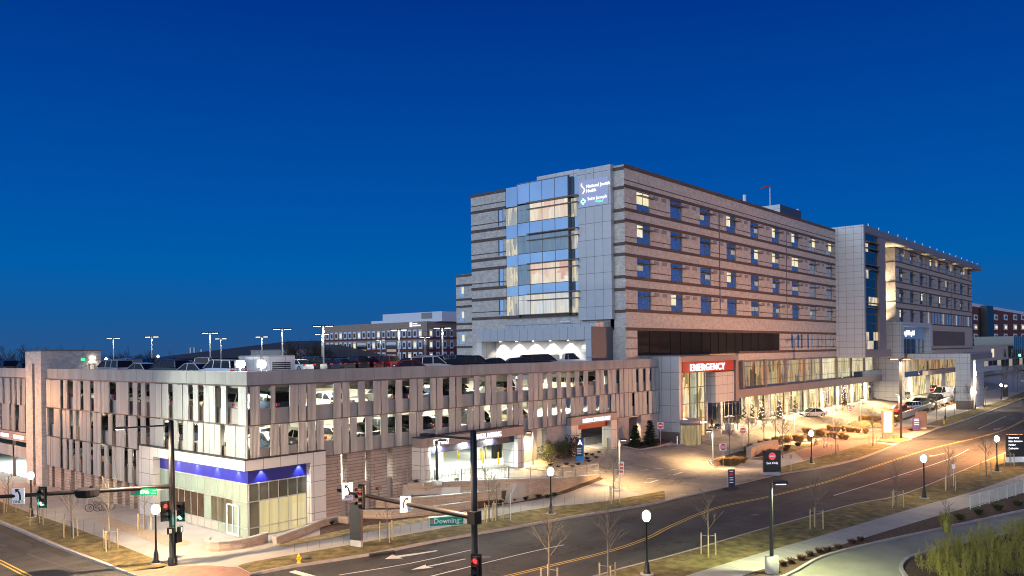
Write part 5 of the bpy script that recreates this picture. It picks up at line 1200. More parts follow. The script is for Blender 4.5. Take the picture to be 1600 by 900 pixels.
# near mast on the south corner
D2 = 38.; b2 = Vector((D2 * (Fv.x + Rv.x * (738 - CX) / F_), D2 * (Fv.y + Rv.y * (738 - CX) / F_), .1))
m2_ = thing('signal_mast', tuple(b2), 'nearest black signal mast, in the foreground, carrying the Downing street sign', 'traffic signal pole')
zt2 = 14 - (676 - 548) / 1252 * D2; za2 = 14 - (808 - 548) / 1252 * D2
b = MB(); b.lathe([(.26, 0), (.26, .5), (.18, .55), (.165, za2), (.15, zt2), (0, zt2 + .03)], tuple(b2), 14); b.build('pole', m_black, m2_)
A2 = Vector((b2.x, b2.y, za2)); end2 = onZ(528, 766, za2 + .35)
b = MB(); b.tube(tuple(A2), tuple(end2), .15, .08, 12); b.build('mast_arm', m_black, m2_); b = MB(); b.box(b2.x - .28, b2.y - .28, za2 - .3, b2.x + .2, b2.y + .2, za2 + .3); b.build('arm_clamp', m_black, m2_)
f2 = (-.62, -.78)
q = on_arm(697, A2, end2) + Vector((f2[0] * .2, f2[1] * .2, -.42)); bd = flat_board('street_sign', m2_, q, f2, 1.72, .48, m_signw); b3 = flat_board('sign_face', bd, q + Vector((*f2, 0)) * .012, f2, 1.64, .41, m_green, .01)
qq = q + Vector((*f2, 0)) * .016
board_text(bd, qq, f2, 'Downing', .34, m_white, dx=.0, dz=-.09, bold=.008); board_text(bd, qq, f2, 'St', .15, m_white, dx=.68, dz=.02); board_text(bd, qq, f2, '1900 N', .1, m_white, dx=.68, dz=-.13)
flat_board('flag_emblem', bd, qq + Vector((-f2[1], f2[0], 0)) * -.68 + Vector((*f2, 0)) * .01, f2, .22, .2, M('sign_red_white_emblem', (.6, .2, .25), .4), .005)
for px, fl_ in ((543, -1), (633, 1)):
    q = on_arm(px, A2, end2) + Vector((f2[0] * .2, f2[1] * .2, -.0 if px > 600 else .06)); bd = flat_board('lane_sign', m2_, q, f2, .52 if px > 600 else .58, .80 if px > 600 else .95, m_signw); arrow_turn(bd, q + Vector((0, 0, .1)), f2, m_black, 1 if fl_ == -1 else -1, .3); board_text(bd, q, f2, 'ONLY', .17, m_black, dz=-.34)
q = on_arm(569, A2, end2) + Vector((-.25, -.1, -.02)); signal_head(m2_, q, (-.97, .05), 0)
b = MB(); b.tube((q.x + .2, q.y, q.z - .6), (q.x + .2, q.y, q.z + .55), .05); b.build('hanger', m_stake, m2_)
q = on_arm(592, A2, end2); b = MB(); b.tube(tuple(q), tuple(q + Vector((0, 0, .5))), .03); b.box(q.x - .12, q.y - .12, q.z + .45, q.x + .12, q.y + .12, q.z + .6); b.build('camera', m_black, m2_)
signal_head(m2_, (b2.x - .22, b2.y - .3, 14 - (884 - 548) / 1252 * D2), (-.9, -.42), 0)
e2 = on_arm(668, Vector((b2.x, b2.y, zt2 - .25)), Vector((b2.x - 2.2, b2.y + 5.5, zt2 - .05)))
b = MB(); b.tube((b2.x, b2.y, zt2 - .3), tuple(e2), .06, .04); la = b.build('lamp_arm', m_black, m2_)
b = MB(); b.box(e2.x - .2, e2.y - .35, e2.z - .06, e2.x + .2, e2.y + .35, e2.z + .07); b.build('lamp_head', m_darkbox, la)
lamp('SPOT', 'street_light', (e2.x, e2.y, e2.z - .2), 7000, (1, .62, .34), .15, 165, (e2.x, e2.y + 3, 0), m2_)

# ---- assumed street lights added outside the frame, for the light on garage and road
def assumed_cobra(loc, tgt, e, col, label, ang=165):  # pole, head and spot of a lamp assumed out of view
    r = thing('street_light', loc, label, 'assumed street light'); b = MB(); b.tube((0, 0, 0), (0, 0, 9), .1, .07); d = (Vector(tgt) - Vector(loc)); d.z = 0; d.normalize()
    b.tube((0, 0, 8.9), tuple(d * 2.2 + Vector((0, 0, 9.3))), .05, .04); b.build('pole', m_grey, r, rel=False); c = d * 2.5 + Vector((0, 0, 9.3)); b = MB(); b.box(c.x - .35, c.y - .2, 9.25, c.x + .35, c.y + .2, 9.42); b.build('lamp_head', m_grey, r, rel=False)
    lamp('SPOT', 'assumed_light_beam', tuple(Vector(loc) + c + Vector((0, 0, -.15))), e, col, .15, ang, tgt, r)
assumed_cobra((9, 63, 0), (33, 58, 7.5), 9000, (.93, 1, .80), 'assumed white street light across the side street beyond the left edge', 62)  # unseen lamp, added to brighten the garage's left face near the corner
assumed_cobra((18, 99, 0), (27, 97, 3), 4200, (1, .45, .16), 'assumed orange street light standing beyond the left edge')  # unseen, assumed from the orange light at the garage's left end
assumed_cobra((118, 14, .1), (116, 34, 0), 21000, (1, .42, .15), 'assumed street light on the near verge beyond the lit sign')  # unseen, assumed and added for the amber light on the right-hand road

# ---- signs
def post_sign(loc, hgt, label, w_, h_, mat, face=toCam, kind='road sign', grp=None, post=m_alu, name='road_sign'):
    r = thing(name, tuple(loc), label, kind, grp); b = MB(); b.tube((loc[0], loc[1], loc[2]), (loc[0], loc[1], loc[2] + hgt), .035); b.build('post', post, r)
    c = Vector((loc[0] + face[0] * .06, loc[1] + face[1] * .06, loc[2] + hgt - h_ / 2)); bd = flat_board('sign_plate', r, c, face, w_, h_, mat); return r, bd, c
def dne(px, py, y1, label, grp='white square do not enter signs'):
    p = at(px, py); hg = (py - y1) / 1252 * p.dot(Fv); fc = (-.70, -.71); r, bd, c = post_sign(p, hg, label, .8, .8, m_signw, fc, grp=grp)
    d = Vector((*fc, 0)); b = MB(); b.tube(tuple(c + d * .004), tuple(c + d * .02), .37, n=24); b.build('red_disc', m_signr, bd)
    flat_board('white_bar', bd, c + d * .028, fc, .64, .13, m_white, .006)
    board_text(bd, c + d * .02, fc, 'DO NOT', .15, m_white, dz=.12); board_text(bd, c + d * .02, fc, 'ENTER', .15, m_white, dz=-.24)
dne(1032, 695, 660, 'do not enter sign in front of the brick wall beside the spruces'); dne(1161, 706, 668, 'do not enter sign tallest of the three, left of the bare trees'); dne(1130, 729, 693, 'do not enter sign nearest the road among the planting')
dne(1329, 663, 636, 'faint far do not enter sign near the bollards')
p = at(971, 764); r, bd, c = post_sign(p, 2.7, 'narrow red and white sign on the dark pole by the entry drive', .5, 1.25, m_signw, (-.7, -.71))
for dz in (.35, .0, -.35): flat_board('red_symbol', bd, c + Vector((-.7, -.71, 0)) * .01 + Vector((0, 0, dz)), (-.7, -.71), .34, .22, m_signo, .006)
p = at(798, 814); post_sign(p, 2.9, 'small grey sign seen from behind beside the bare sapling', .32, .6, m_grey, (.35, -.9))
p = at(1236, 739); post_sign(p, 2.0, 'thin grey post sign right of the black direction sign', .2, .4, m_grey, (.7, .7))
p = onZ(1490, 760, .15); post_sign(p, 2.2, 'small white and blue sign on the near verge between two saplings', .3, .45, m_signw, (-.8, -.6))
p = at(1342, 672); post_sign(p, 2.3, 'dark narrow sign seen edge on in the grass island', .3, .8, m_darkbox, (.9, -.4))
p = at(762, 706); 
def monument(px, py, w_, h_, label, mat, face=(-.7, -.71), base=None, t=.3, kind='sign', name='monument_sign', foot=.35, ground=None):
    p = at(px, py) if ground is None else onZ(px, py, ground); r = thing(name, tuple(p), label, kind); c = p + Vector((0, 0, foot + h_ / 2)); fd = Vector((*face, 0)).normalized()
    bd = flat_board('sign_body', r, c + fd * t / 2, face, w_, h_, mat, t); flat_board('sign_base', r, p + Vector((0, 0, foot / 2 - .05)) + fd * (t / 2 - .06), face, w_ * .96, foot + .1, base or m_conc, t * .8)
    return r, bd, c + fd * (t / 2 + .004), fd
r, bd, c, fd = monument(1206, 742, 1.9, 2.3, 'black direction sign with a red no entry disc between sidewalk and drive', m_darkbox)
b = MB(); b.tube(tuple(c + fd * .0 + Vector((0, 0, .55))), tuple(c + fd * .02 + Vector((0, 0, .55))), .4, n=24); b.build('red_disc', E('lit_red_disc', (.8, .06, .06), .8), bd); flat_board('white_bar', bd, c + fd * .03 + Vector((0, 0, .55)), fd.xy, .56, .12, m_signw, .006)
board_text(bd, c, fd.xy, 'Exit Only', .34, e_letter, dz=-.3)
r, bd, c, fd = monument(1387, 685, 1.7, 3.4, 'brightly lit orange and white sign panel beside the tall black pole', M('glowing_orange_edge', (.8, .2, .1), .4, emit=(1, .10, .05), es=2.2), foot=.8)
flat_board('lit_face', bd, c + fd * .012, fd.xy, 1.15, 3.1, E('glowing_cream_face', (1, .72, .38), 3.2), .01)
lamp('AREA', 'sign_glow', tuple(c + fd * .2), 420, (1, .40, .18), 1.6, target=tuple(c + fd * 5 - Vector((0, 0, 2))), parent=r)
r, bd, c, fd = monument(1439, 671, 1.9, 2.6, 'dark brown sign slab standing on the far verge', m_brown)
r, bd, c, fd = monument(1432, 672, 1.3, 2.0, 'small purple sign board with white lines in front of the brown slab', M('purple_sign', (.10, .06, .22), .4), foot=.1, t=.12)
for z in (.7, .45, .1, -.2): flat_board('text_line', bd, c + fd * .01 + Vector((0, 0, z)), fd.xy, .8, .1, m_signw, .006)
r, bd, c, fd = monument(1586, 722, 2.1, 2.6, 'black hospital sign with four lit white lines at the right edge', m_darkbox, ground=.15, foot=.65, base=m_signw)
for i, s_ in enumerate(('Emergency', 'Main Entrance', 'Parking', 'Deliveries')): board_text(bd, c, fd.xy, s_, .30, e_letter, dx=-.9, dz=.85 - i * .42, align='LEFT', bold=.01)
r, bd, c, fd = monument(557, 854, .95, 2.55, 'slim dark sign slab seen edge on, on the grass in front of the mulch bed', m_darkbox, face=(-.95, -.25), foot=.5)
flat_board('brown_edge', bd, c + fd * -.15 + Vector((.25, -.93, 0)) * .5, (.25, -.97), .28, 2.5, m_brown, .02)
r, bd, c, fd = monument(906, 721, .85, 1.95, 'black and blue direction kiosk with a glowing white A at the garage bushes', m_darkbox, foot=.6, base=M('sign_blue', (.02, .14, .40), .4, emit=(.05, .35, 1), es=.12), t=.4)
b = MB(); sd = Vector((-fd.y, fd.x, 0)); T = lambda u, z: tuple(c + fd * .02 + sd * u + Vector((0, 0, z)))
b.add([T(-.28, .25), T(0, .92), T(.28, .25), T(0, .38)], [(0, 3, 1), (1, 3, 2)]); b.build('lit_symbol', e_letter, bd); flat_board('blue_strip', bd, c + fd * .01 + sd * .34, fd.xy, .12, 1.9, MATS['sign_blue'], .01)
for z in (-.1, -.3, -.5, -.7): flat_board('text_line', bd, c + fd * .01 + Vector((0, 0, z)) - sd * .1, fd.xy, .5, .08, m_signw, .006)
r, bd, c, fd = monument(1571, 622, 1.3, 3.4, 'small black kiosk with a lit top at the far right', m_darkbox); flat_board('lit_symbol', bd, c + fd * .01 + Vector((0, 0, 1.1)), fd.xy, .8, .6, e_letter, .01)
# portable lane sign in the road
p = onZ(1143, 764, .02); fc = (-.6, -.8); r = thing('portable_sign', tuple(p), 'portable navy sign board on a rubber base standing in the drive mouth', 'portable sign')
b = MB(); b.box(-.75, -.35, 0, .75, .35, .13); b.build('base', m_tyre, r, rel=False)
bd = flat_board('sign_board', r, p + Vector((0, 0, 1.05)), fc, .75, 1.75, m_navy, .08); fd = Vector((*fc, 0)); flat_board('red_symbol', bd, p + fd * .012 + Vector((0, 0, 1.45)), fc, .4, .3, m_signr, .006)
for z in (1.75, 1.12, .9, .65): flat_board('text_line', bd, p + fd * .012 + Vector((0, 0, z)), fc, .4, .08, m_signw, .006)
flat_board('white_border', bd, p - fd * .0 + Vector((-.8, .6, 0)) * .38 + fd * .012 + Vector((0, 0, 1.05)), fc, .04, 1.7, m_signw, .006)

# ---- hydrants
def hydrant(p, label):
    r = thing('fire_hydrant', tuple(p), label, 'fire hydrant', 'yellow fire hydrants'); b = MB(); b.lathe([(.2, 0), (.2, .06), (.13, .08), (.13, .5), (.17, .52), (.17, .58), (.13, .62), (.08, .74), (.04, .78), (.04, .84), (0, .84)], n=12); b.build('barrel', m_yellow, r, rel=False)
    b = MB(); b.tube((-.26, 0, .42), (.26, 0, .42), .06, n=8); b.tube((0, 0, .4), (0, -.24, .4), .08, n=8); b.build('outlet', m_yellow, r, rel=False); r.scale = (.78, .78, .78)
hydrant(at(467, 880), 'yellow fire hydrant on the near grass left of the sign slab'); hydrant(at(1475, 663), 'yellow fire hydrant on the far verge by the kerb')
# ---- bollards
def bollard(p, hgt, mat, label, grp, rr=.09):
    r = tag(MB().lathe([(rr, 0), (rr, hgt - .03), (rr * .6, hgt), (0, hgt)], n=10).build('bollard', mat), label, 'bollard', grp); r.location = p; return r
gb_ = 'grey steel bollards in front of the emergency doors'
for x, y in ((1058, 693), (1078, 687), (1093, 684), (1108, 681), (1127, 678), (1139, 676), (1153, 671), (1162, 669), (1169, 666), (1181, 664), (1192, 662), (1207, 659)):
    bollard(at(x, y + 1), 1.05, m_alu, 'grey steel bollard in the row along the emergency drop off kerb', gb_)
for x, y in ((1315, 640), (1325, 637), (1339, 634), (1348, 632)): bollard(at(x, y), 1.1, m_alu, 'grey steel bollard in the farther row near the metal wall', 'grey bollards in the farther row')
for x, y, l in ((672, 758, 'yellow bollard at the left jamb of the exit opening'), (809, 727, 'yellow bollard at the right jamb of the parking entrance'), (949, 701, 'yellow bollard in front of the emergency parking opening'), (819, 718, 'yellow bollard behind the right jamb of the parking entrance')):
    bollard(at(x, y), 1.3, m_yellow, l, 'yellow bollards at the garage entrances')
for x, y in ((688, 719), (716, 717), (752, 719), (755, 724), (759, 716), (771, 715), (779, 725), (787, 711)):
    p = onZ(x, y, 2.16)
    bollard(tuple(p), 1.25, m_yellow, 'yellow bollard guarding the ticket machines inside the garage entrance', 'yellow bollards inside the entrance')
p = onZ(774, 716, 2.16); r = thing('ticket_booth', tuple(p), 'dark ticket machine with a yellow barrier arm inside the entrance', 'ticket machine'); b = MB(); b.box(-.3, -.3, 0, .3, .3, 1.5); b.build('cabinet', m_black, r, rel=False); b = MB(); b.box(-2.0, -.4, 2.0, .9, -.3, 2.2); b.build('barrier_arm', m_yellow, r, rel=False); b = MB(); b.box(.55, -.2, 0, .85, .2, 3.0); b.build('post', m_black, r, rel=False)
for x0_, x1_, y0_, l in ((671, 694, 708, 'left'), (717, 737, 703, 'right')):
    pa, pb = onZ(x0_, y0_ + 10, 2.16), onZ(x1_, y0_ + 6, 2.16); r = thing('height_bar', tuple(pa), 'yellow guard rail on the %s side of the exit lane' % l, 'guard rail'); b = MB(); b.tube((0, 0, .9), tuple(pb - pa + Vector((0, 0, .9))), .11); b.build('rail', m_yellow, r, rel=False); b = MB(); b.tube((0, 0, 0), (0, 0, .9), .06); b.tube(tuple(pb - pa), tuple(pb - pa + Vector((0, 0, .9))), .06); b.build('post', m_yellow, r, rel=False)
# ---- railings
def railing(pts, hgt, label, mat, dense=.13, zs=None):
    r = thing('railing', pts[0], label, 'railing'); rail = MB(); bars = MB(); pts = [Vector(p) for p in pts]
    for a, b2_ in zip(pts[:-1], pts[1:]):
        for z in (hgt, .12): rail.tube(tuple(a + Vector((0, 0, z))), tuple(b2_ + Vector((0, 0, z))), .022, n=5)
        L = (b2_ - a).length; n = max(2, int(L / dense))
        for i in range(n): q = a + (b2_ - a) * (i / n); bars.tube((q.x, q.y, q.z + .12), (q.x, q.y, q.z + hgt), .012, n=3, cap=False)
        m = max(1, round(L / 2.2))
        for i in range(m + 1): q = a + (b2_ - a) * (i / m); pb = MB(); pb.tube(tuple(q), tuple(q + Vector((0, 0, hgt + .03))), .045, n=6); pb.build('post', mat, r)
    rail.build('rail', mat, r); bars.build('baluster_screen', mat, r)
railing([(x, y, z) for (x, y), z in zip(wallR, (2.3, 2.28, 2.23, 2.03, 1.43, 1.03))], 1.05, 'thin grey guard railing on top of the retaining wall by the entry drive', m_grey)
pr_ = [onZ(1516, 796, .15), onZ(1560, 783, .15), onZ(1600, 771, .15), onZ(1700, 742, .15)]
railing([tuple(p) for p in pr_], 1.15, 'pale metal railing along the near sidewalk at the right edge', M('pale_green_metal', (.66, .72, .64), .45, .1), .14)
pr_ = [at(913, 697), at(962, 689)]; railing([tuple(p) for p in pr_], 1.0, 'grey railing inside the emergency parking opening', m_alu)
# deck fence behind the parapet
fy = onZ(520, 566, 12.4); railing([(fy.x - 7, fy.y + 4, 11.7), (fy.x + 28, fy.y - 1, 11.7)], 1.15, 'pale mesh fence crossing the roof deck behind the cars', m_alu, .3)
mb = MB(); mb.box(fy.x - 7, fy.y + 1.6, 11.71, fy.x + 26, fy.y + 1.8, 12.6); tag(mb.build('ramp_wall', m_conc), 'low concrete ramp wall on the roof deck left of the brick office view', 'wall')

# ---- vehicles
PAINT = {}
def paint(n, c, metal=.3):
    if n not in PAINT: PAINT[n] = M('car_paint_' + n, c, .22, metal, var=.03, spec=.6)
    return PAINT[n]
def make_car(kind, pn, pc, lights=False):
    L, W, Hh = {'sedan': (4.7, .9, 1.45), 'hatchback': (4.4, .88, 1.5), 'suv': (4.8, .95, 1.75), 'pickup': (5.5, .98, 1.85), 'minivan': (5.0, .97, 1.75), 'van': (6.0, 1.05, 2.6)}[kind]
    r = thing({'sedan': 'parked_car', 'hatchback': 'parked_car', 'suv': 'parked_suv', 'pickup': 'pickup_truck', 'minivan': 'minivan', 'van': 'passenger_van'}[kind], (0, 0, 0), 'car', 'car'); h = L / 2
    belt = {'sedan': .88, 'hatchback': .92, 'suv': 1.08, 'pickup': 1.12, 'minivan': 1.05, 'van': 1.35}[kind]; hood = {'sedan': .82, 'hatchback': .86, 'suv': 1.0, 'pickup': 1.06, 'minivan': .95, 'van': 1.2}[kind]
    prof = [(-h, .30), (-h + .03, .62), (-h + .1, belt - .04), (-h * .5, belt), (h * .28, belt), (h * .55, hood), (h - .22, hood - .13), (h - .02, .62), (h, .34), (h - .12, .2)]
    def wheel(cx): return [(cx + .40 * math.cos(t), .22 + .40 * math.sin(t)) for t in [PI * k / 7 for k in range(8)]]
    wx = h * .62; prof2 = prof + wheel(wx) + wheel(-wx) + [(-h + .1, .2)]
    b = MB(); n = len(prof2); w_ = lambda x, z: W * (1 - .06 * max(0, abs(x) / h - .7) * 3.3) * (1 - .03 * (z > .6))
    vs = [(x, w_(x, z), z) for x, z in prof2] + [(x, -w_(x, z), z) for x, z in prof2]
    b.add(vs, [tuple(range(n))[::-1], tuple(range(n, 2 * n))] + [(i, (i + 1) % n, n + (i + 1) % n, n + i) for i in range(n)])
    if kind == 'pickup': cab = [(-.5, belt), (-.35, Hh - .05), (.7, Hh), (1.45, belt)]
    elif kind == 'sedan': cab = [(-h + .75, belt), (-h + 1.45, Hh - .06), (.35, Hh), (1.25, belt - .02)]
    elif kind == 'hatchback': cab = [(-h + .12, belt), (-h + .6, Hh - .1), (.4, Hh), (1.3, belt - .02)]
    elif kind == 'suv': cab = [(-h + .1, belt), (-h + .35, Hh - .06), (.5, Hh), (1.3, belt)]
    elif kind == 'minivan': cab = [(-h + .08, belt), (-h + .3, Hh - .04), (.9, Hh), (1.75, belt - .02)]
    else: cab = [(-h + .05, belt), (-h + .12, Hh), (1.7, Hh), (2.35, belt)]
    wt = W * .80; ww = W * .955; m = len(cab)
    iw = lambda z: ww + (wt - ww) * (z - belt) / (Hh - belt)
    # roof and pillars in body colour
    rt = [(cab[1][0], cab[1][1]), (cab[2][0], cab[2][1])]; tk = .07
    b.add([(rt[0][0] - .03, wt + .01, rt[0][1]), (rt[1][0] + .03, wt + .01, rt[1][1]), (rt[1][0] + .03, -wt - .01, rt[1][1]), (rt[0][0] - .03, -wt - .01, rt[0][1]), (rt[0][0] + .12, wt - .1, rt[0][1] + tk), (rt[1][0] - .12, wt - .1, rt[1][1] + tk), (rt[1][0] - .12, -wt + .1, rt[1][1] + tk), (rt[0][0] + .12, -wt + .1, rt[0][1] + tk)], [(0, 3, 2, 1), (4, 5, 6, 7), (0, 1, 5, 4), (1, 2, 6, 5), (2, 3, 7, 6), (3, 0, 4, 7)])
    for s in (1, -1):
        for (xa, za), (xb, zb) in ((cab[0], cab[1]), (cab[3], cab[2]), ((0, belt), (0, Hh)), ((-h * .45, belt), (-h * .42, Hh)) if kind in ('suv', 'minivan', 'van') else ((0, belt), (0, Hh))):
            b.tube((xa, s * (ww + .012), za), (xb, s * (wt + .012), zb), .045, n=4)
        if kind == 'van': b.add([(-h + .1, s * (ww + .02), belt), (.6, s * (ww + .02), belt), (.6, s * (wt + .03), Hh - .05), (-h + .15, s * (wt + .03), Hh - .05)], [(0, 1, 2, 3)])
    if kind == 'pickup': b.box(-h + .1, -W + .08, belt - .4, -.6, -W + .18, belt + .02); b.box(-h + .1, W - .18, belt - .4, -.6, W - .08, belt + .02)
    b.build('body', paint(pn, pc), r, rel=False)
    g_ = MB(); g_.add([(x, iw(max(z, belt)), z) for x, z in cab] + [(x, -iw(max(z, belt)), z) for x, z in cab], [tuple(range(m)), tuple(range(m, 2 * m))[::-1]] + [(i, i + m, (i + 1) % m + m, (i + 1) % m) for i in range(m)]); g_.build('window_glass', m_carglass, r, rel=False)
    for sx_ in (1, -1):
        for s in (1, -1):
            t = MB(); t.tube((sx_ * wx, s * (W - .22), .34), (sx_ * wx, s * (W + .0), .34), .34, n=16); tw = t.build('wheel', m_tyre, r, rel=False); q = MB(); q.tube((sx_ * wx, s * (W + .0), .34), (sx_ * wx, s * (W + .015), .34), .21, n=12); q.build('rim', m_rim, tw, rel=False)
    for s in (1, -1):
        t = MB(); t.box(h - .16, s * W * .78 - .2, .62, h + .0, s * W * .78 + .16 * s, .78); t.build('headlight', e_white if lights else m_rim, r, rel=False)
        t = MB(); t.box(-h - .01, s * W * .8 - .14, .72, -h + .1, s * W * .8 + .14, .92); t.build('tail_light', e_tail if lights else MATS['sign_red'], r, rel=False)
    b = MB(); b.box(h - .05, -W * .5, .35, h + .01, W * .5, .55); b.build('grille', m_black, r, rel=False)
    r.location = (0, 0, -50); return r
colours = {'white': (.75, .75, .74), 'silver': (.45, .46, .47), 'black': (.015, .015, .018), 'dark blue': (.02, .04, .09), 'dark grey': (.06, .065, .07), 'red': (.38, .03, .025), 'maroon': (.12, .015, .02), 'tan': (.35, .30, .22), 'green grey': (.10, .12, .11)}
protos = {}
def car(kind, cname, loc, rz, label, grp=None, lights=False):
    key = (kind, cname, lights)
    if key not in protos:
        o = make_car(kind, cname, colours[cname], lights); protos[key] = (o, tree_of(o)); r = o
    else: r = copy_tree(protos[key][1])
    r.location = loc; r.rotation_euler = (0, 0, rz); r['label'] = label; r['category'] = {'suv': 'SUV', 'pickup': 'pickup truck', 'minivan': 'minivan', 'van': 'van'}.get(kind, 'car')
    if grp: r['group'] = grp
    elif 'group' in r: del r['group']
    return r
# drive and court vehicles
for x, y, k, c, rz, l, li in ((1270, 651, 'sedan', 'silver', 2.5, 'silver sedan with lit headlights turning in the entry court', True), (1406, 643, 'suv', 'tan', 2.75, 'tan SUV with glowing headlights approaching near the white lit tree', True),
                           (1409, 647, 'pickup', 'red', 2.8, 'red pickup truck parked behind the low wall', False), (1437, 634, 'suv', 'green grey', 2.85, 'dark green grey SUV parked in the court behind the red pickup', False),
                           (1459, 628, 'suv', 'black', 2.85, 'black SUV parked left of the white van', False), (1474, 621, 'van', 'white', 2.8, 'large white passenger van waiting under the canopy', True), (1451, 613, 'suv', 'red', 2.7, 'red SUV with glaring lights at the main entrance', True), (1424, 641, 'suv', 'white', 2.85, 'pale SUV between the red pickup and the dark SUV', False)):
    if k == 'suv' and c == 'tan': x, y = 1407, 624
    p = at(x, y); p.z = g(p.x, p.y) + .17; car(k, c, tuple(p), rz, l, 'vehicles in the entrance court', li)
# roof deck cars behind the two parapets
rc = random.Random(5)
kinds = ['sedan', 'suv', 'sedan', 'suv', 'hatchback', 'minivan', 'pickup', 'sedan']; cn = ['white', 'silver', 'black', 'dark blue', 'white', 'dark grey', 'red', 'silver', 'maroon', 'white']
deck = [(-4, 577, 'black', 'suv'), (20, 577, 'dark blue', 'sedan'), (40, 577, 'black', 'sedan')]
def deckcar(px, k, c, X=None, Y=None, rz=0, where=''):
    p = onX(px, 570, X) if X else onY(px, 570, Y)
    car(k, c, (p.x, p.y, 11.71), rz, '%s %s on the roof deck, %s' % (c, {'suv': 'SUV', 'pickup': 'pickup truck'}.get(k, k), where), 'cars parked on the roof deck')
for px, c, k, w_ in ((8, 'black', 'suv', 'at the left edge of the picture'), (40, 'black', 'sedan', 'just left of the brick stair tower')): deckcar(px, k, c, X=36.5, rz=PI / 2, where=w_)
for px, c, k, w_ in ((178, 'silver', 'minivan', 'under the leftmost roof light pole'), (222, 'white', 'sedan', 'below the second roof light pole'), (262, 'dark grey', 'suv', 'in the middle of the left parapet row'), (303, 'white', 'sedan', 'left of the twin tall poles'), (346, 'white', 'suv', 'directly left of the left floodlight')):
    deckcar(px, k, c, X=36.6, rz=PI / 2 + rc.uniform(-.3, .3), where=w_)
for px, c, k, w_ in ((170, 'black', 'sedan', 'second row near the stair tower'), (200, 'silver', 'suv', 'second row left part'), (225, 'dark blue', 'minivan', 'second row below the second pole'), (262, 'black', 'suv', 'second row dark shape under the hip roof'), (288, 'white', 'sedan', 'second row middle'), (317, 'white', 'pickup', 'second row, tallest, below the first tall pole'), (345, 'silver', 'sedan', 'second row near the poles')):
    deckcar(px, k, c, X=50.5, rz=.7 + rc.uniform(-.04, .04), where=w_)
for px, c, k, w_ in ((466, 'white', 'sedan', 'right of the mechanical penthouse'), (483, 'black', 'suv', 'behind the penthouse beside the fence'), (508, 'dark blue', 'sedan', 'under the pair of light poles'), (530, 'dark grey', 'sedan', 'in front of the first office windows'), (552, 'black', 'suv', 'left of the red car'), (575, 'maroon', 'sedan', 'dark red one in front of the office block'), (600, 'red', 'suv', 'brightest red in the row')):
    deckcar(px, k, c, Y=86., rz=PI / 2 + rc.uniform(-.04, .04), where=w_)
for px, c, k, w_ in ((644, 'red', 'sedan', 'beside the concrete pole base'), (676, 'white', 'suv', 'white with a dark roof in the front row'), (708, 'dark blue', 'sedan', 'low in the front row'), (742, 'black', 'suv', 'left of the lit dock'), (776, 'dark grey', 'sedan', 'in front of the dock left part'), (810, 'dark blue', 'sedan', 'below the middle dock downlights'), (845, 'black', 'minivan', 'longest dark one at the dock'), (886, 'white', 'pickup', 'white one at the right end of the dock')):
    deckcar(px, k, c, Y=57.6 if px < 900 else 57.6, rz=-PI / 2 + .85 + rc.uniform(-.04, .04), where=w_)
for px, c, k, w_ in ((640, 'black', 'sedan', 'back row left of the trolley light'), (665, 'silver', 'minivan', 'back row below the office sign'), (690, 'black', 'suv', 'back row, tall black'), (714, 'dark blue', 'suv', 'back row next to the rear hospital wing')):
    deckcar(px, k, c, Y=72., rz=PI / 2, where=w_)
# cars on the inner decks
spots = []
for k, z in ((3, 9.11), (2, 6.11)):
    for i in range(16):
        x = GX + 4.2 + i * 3.05
        if rc.random() < .35: continue
        spots.append(('R', k, x, GY + 3.6, z, PI / 2 if rc.random() < .6 else -PI / 2))
    for i in range(11):
        y = GY + 5 + i * 3.1
        if rc.random() < .3: continue
        spots.append(('L', k, GX + 3.7, y, z, 0 if rc.random() < .6 else PI))
for i in range(9):
    if i in (2, 6): continue
    spots.append(('L', 1, GX + 3.7, GY + 16 + i * 3.2, 2.96, 0))
lev = {3: 'upper inside', 2: 'middle', 1: 'lowest'}
for s_, k, x, y, z, rz in spots:
    c = rc.choice(['white', 'silver', 'black', 'silver', 'white', 'dark grey', 'white', 'tan', 'white', 'dark blue']); kd = rc.choice(['sedan', 'suv', 'sedan', 'suv', 'hatchback'])
    if s_ == 'R': near = 'above the corner shop' if x < 38 else ('above the brick piers' if x < 48 else ('above the exit sign' if x < 57 else ('above the hospital parking sign' if x < 66 else ('above the concrete column' if x < 72 else 'above the emergency parking sign'))))
    else: near = 'just above the shop canopy' if y < 68 else ('midway to the stair tower' if y < 80 else 'close to the stair tower')
    car(kd, c, (x, y, z), rz + rc.uniform(-.03, .03), '%s %s on the %s garage level %s' % (c, 'SUV' if kd == 'suv' else kd, lev[k], near), 'cars parked inside the garage')
p = onZ(716, 707, 2.16); car('sedan', 'black', (p.x, p.y + 4, 2.16), .3, 'black car with bright rims seen through the exit opening', 'cars parked inside the garage')
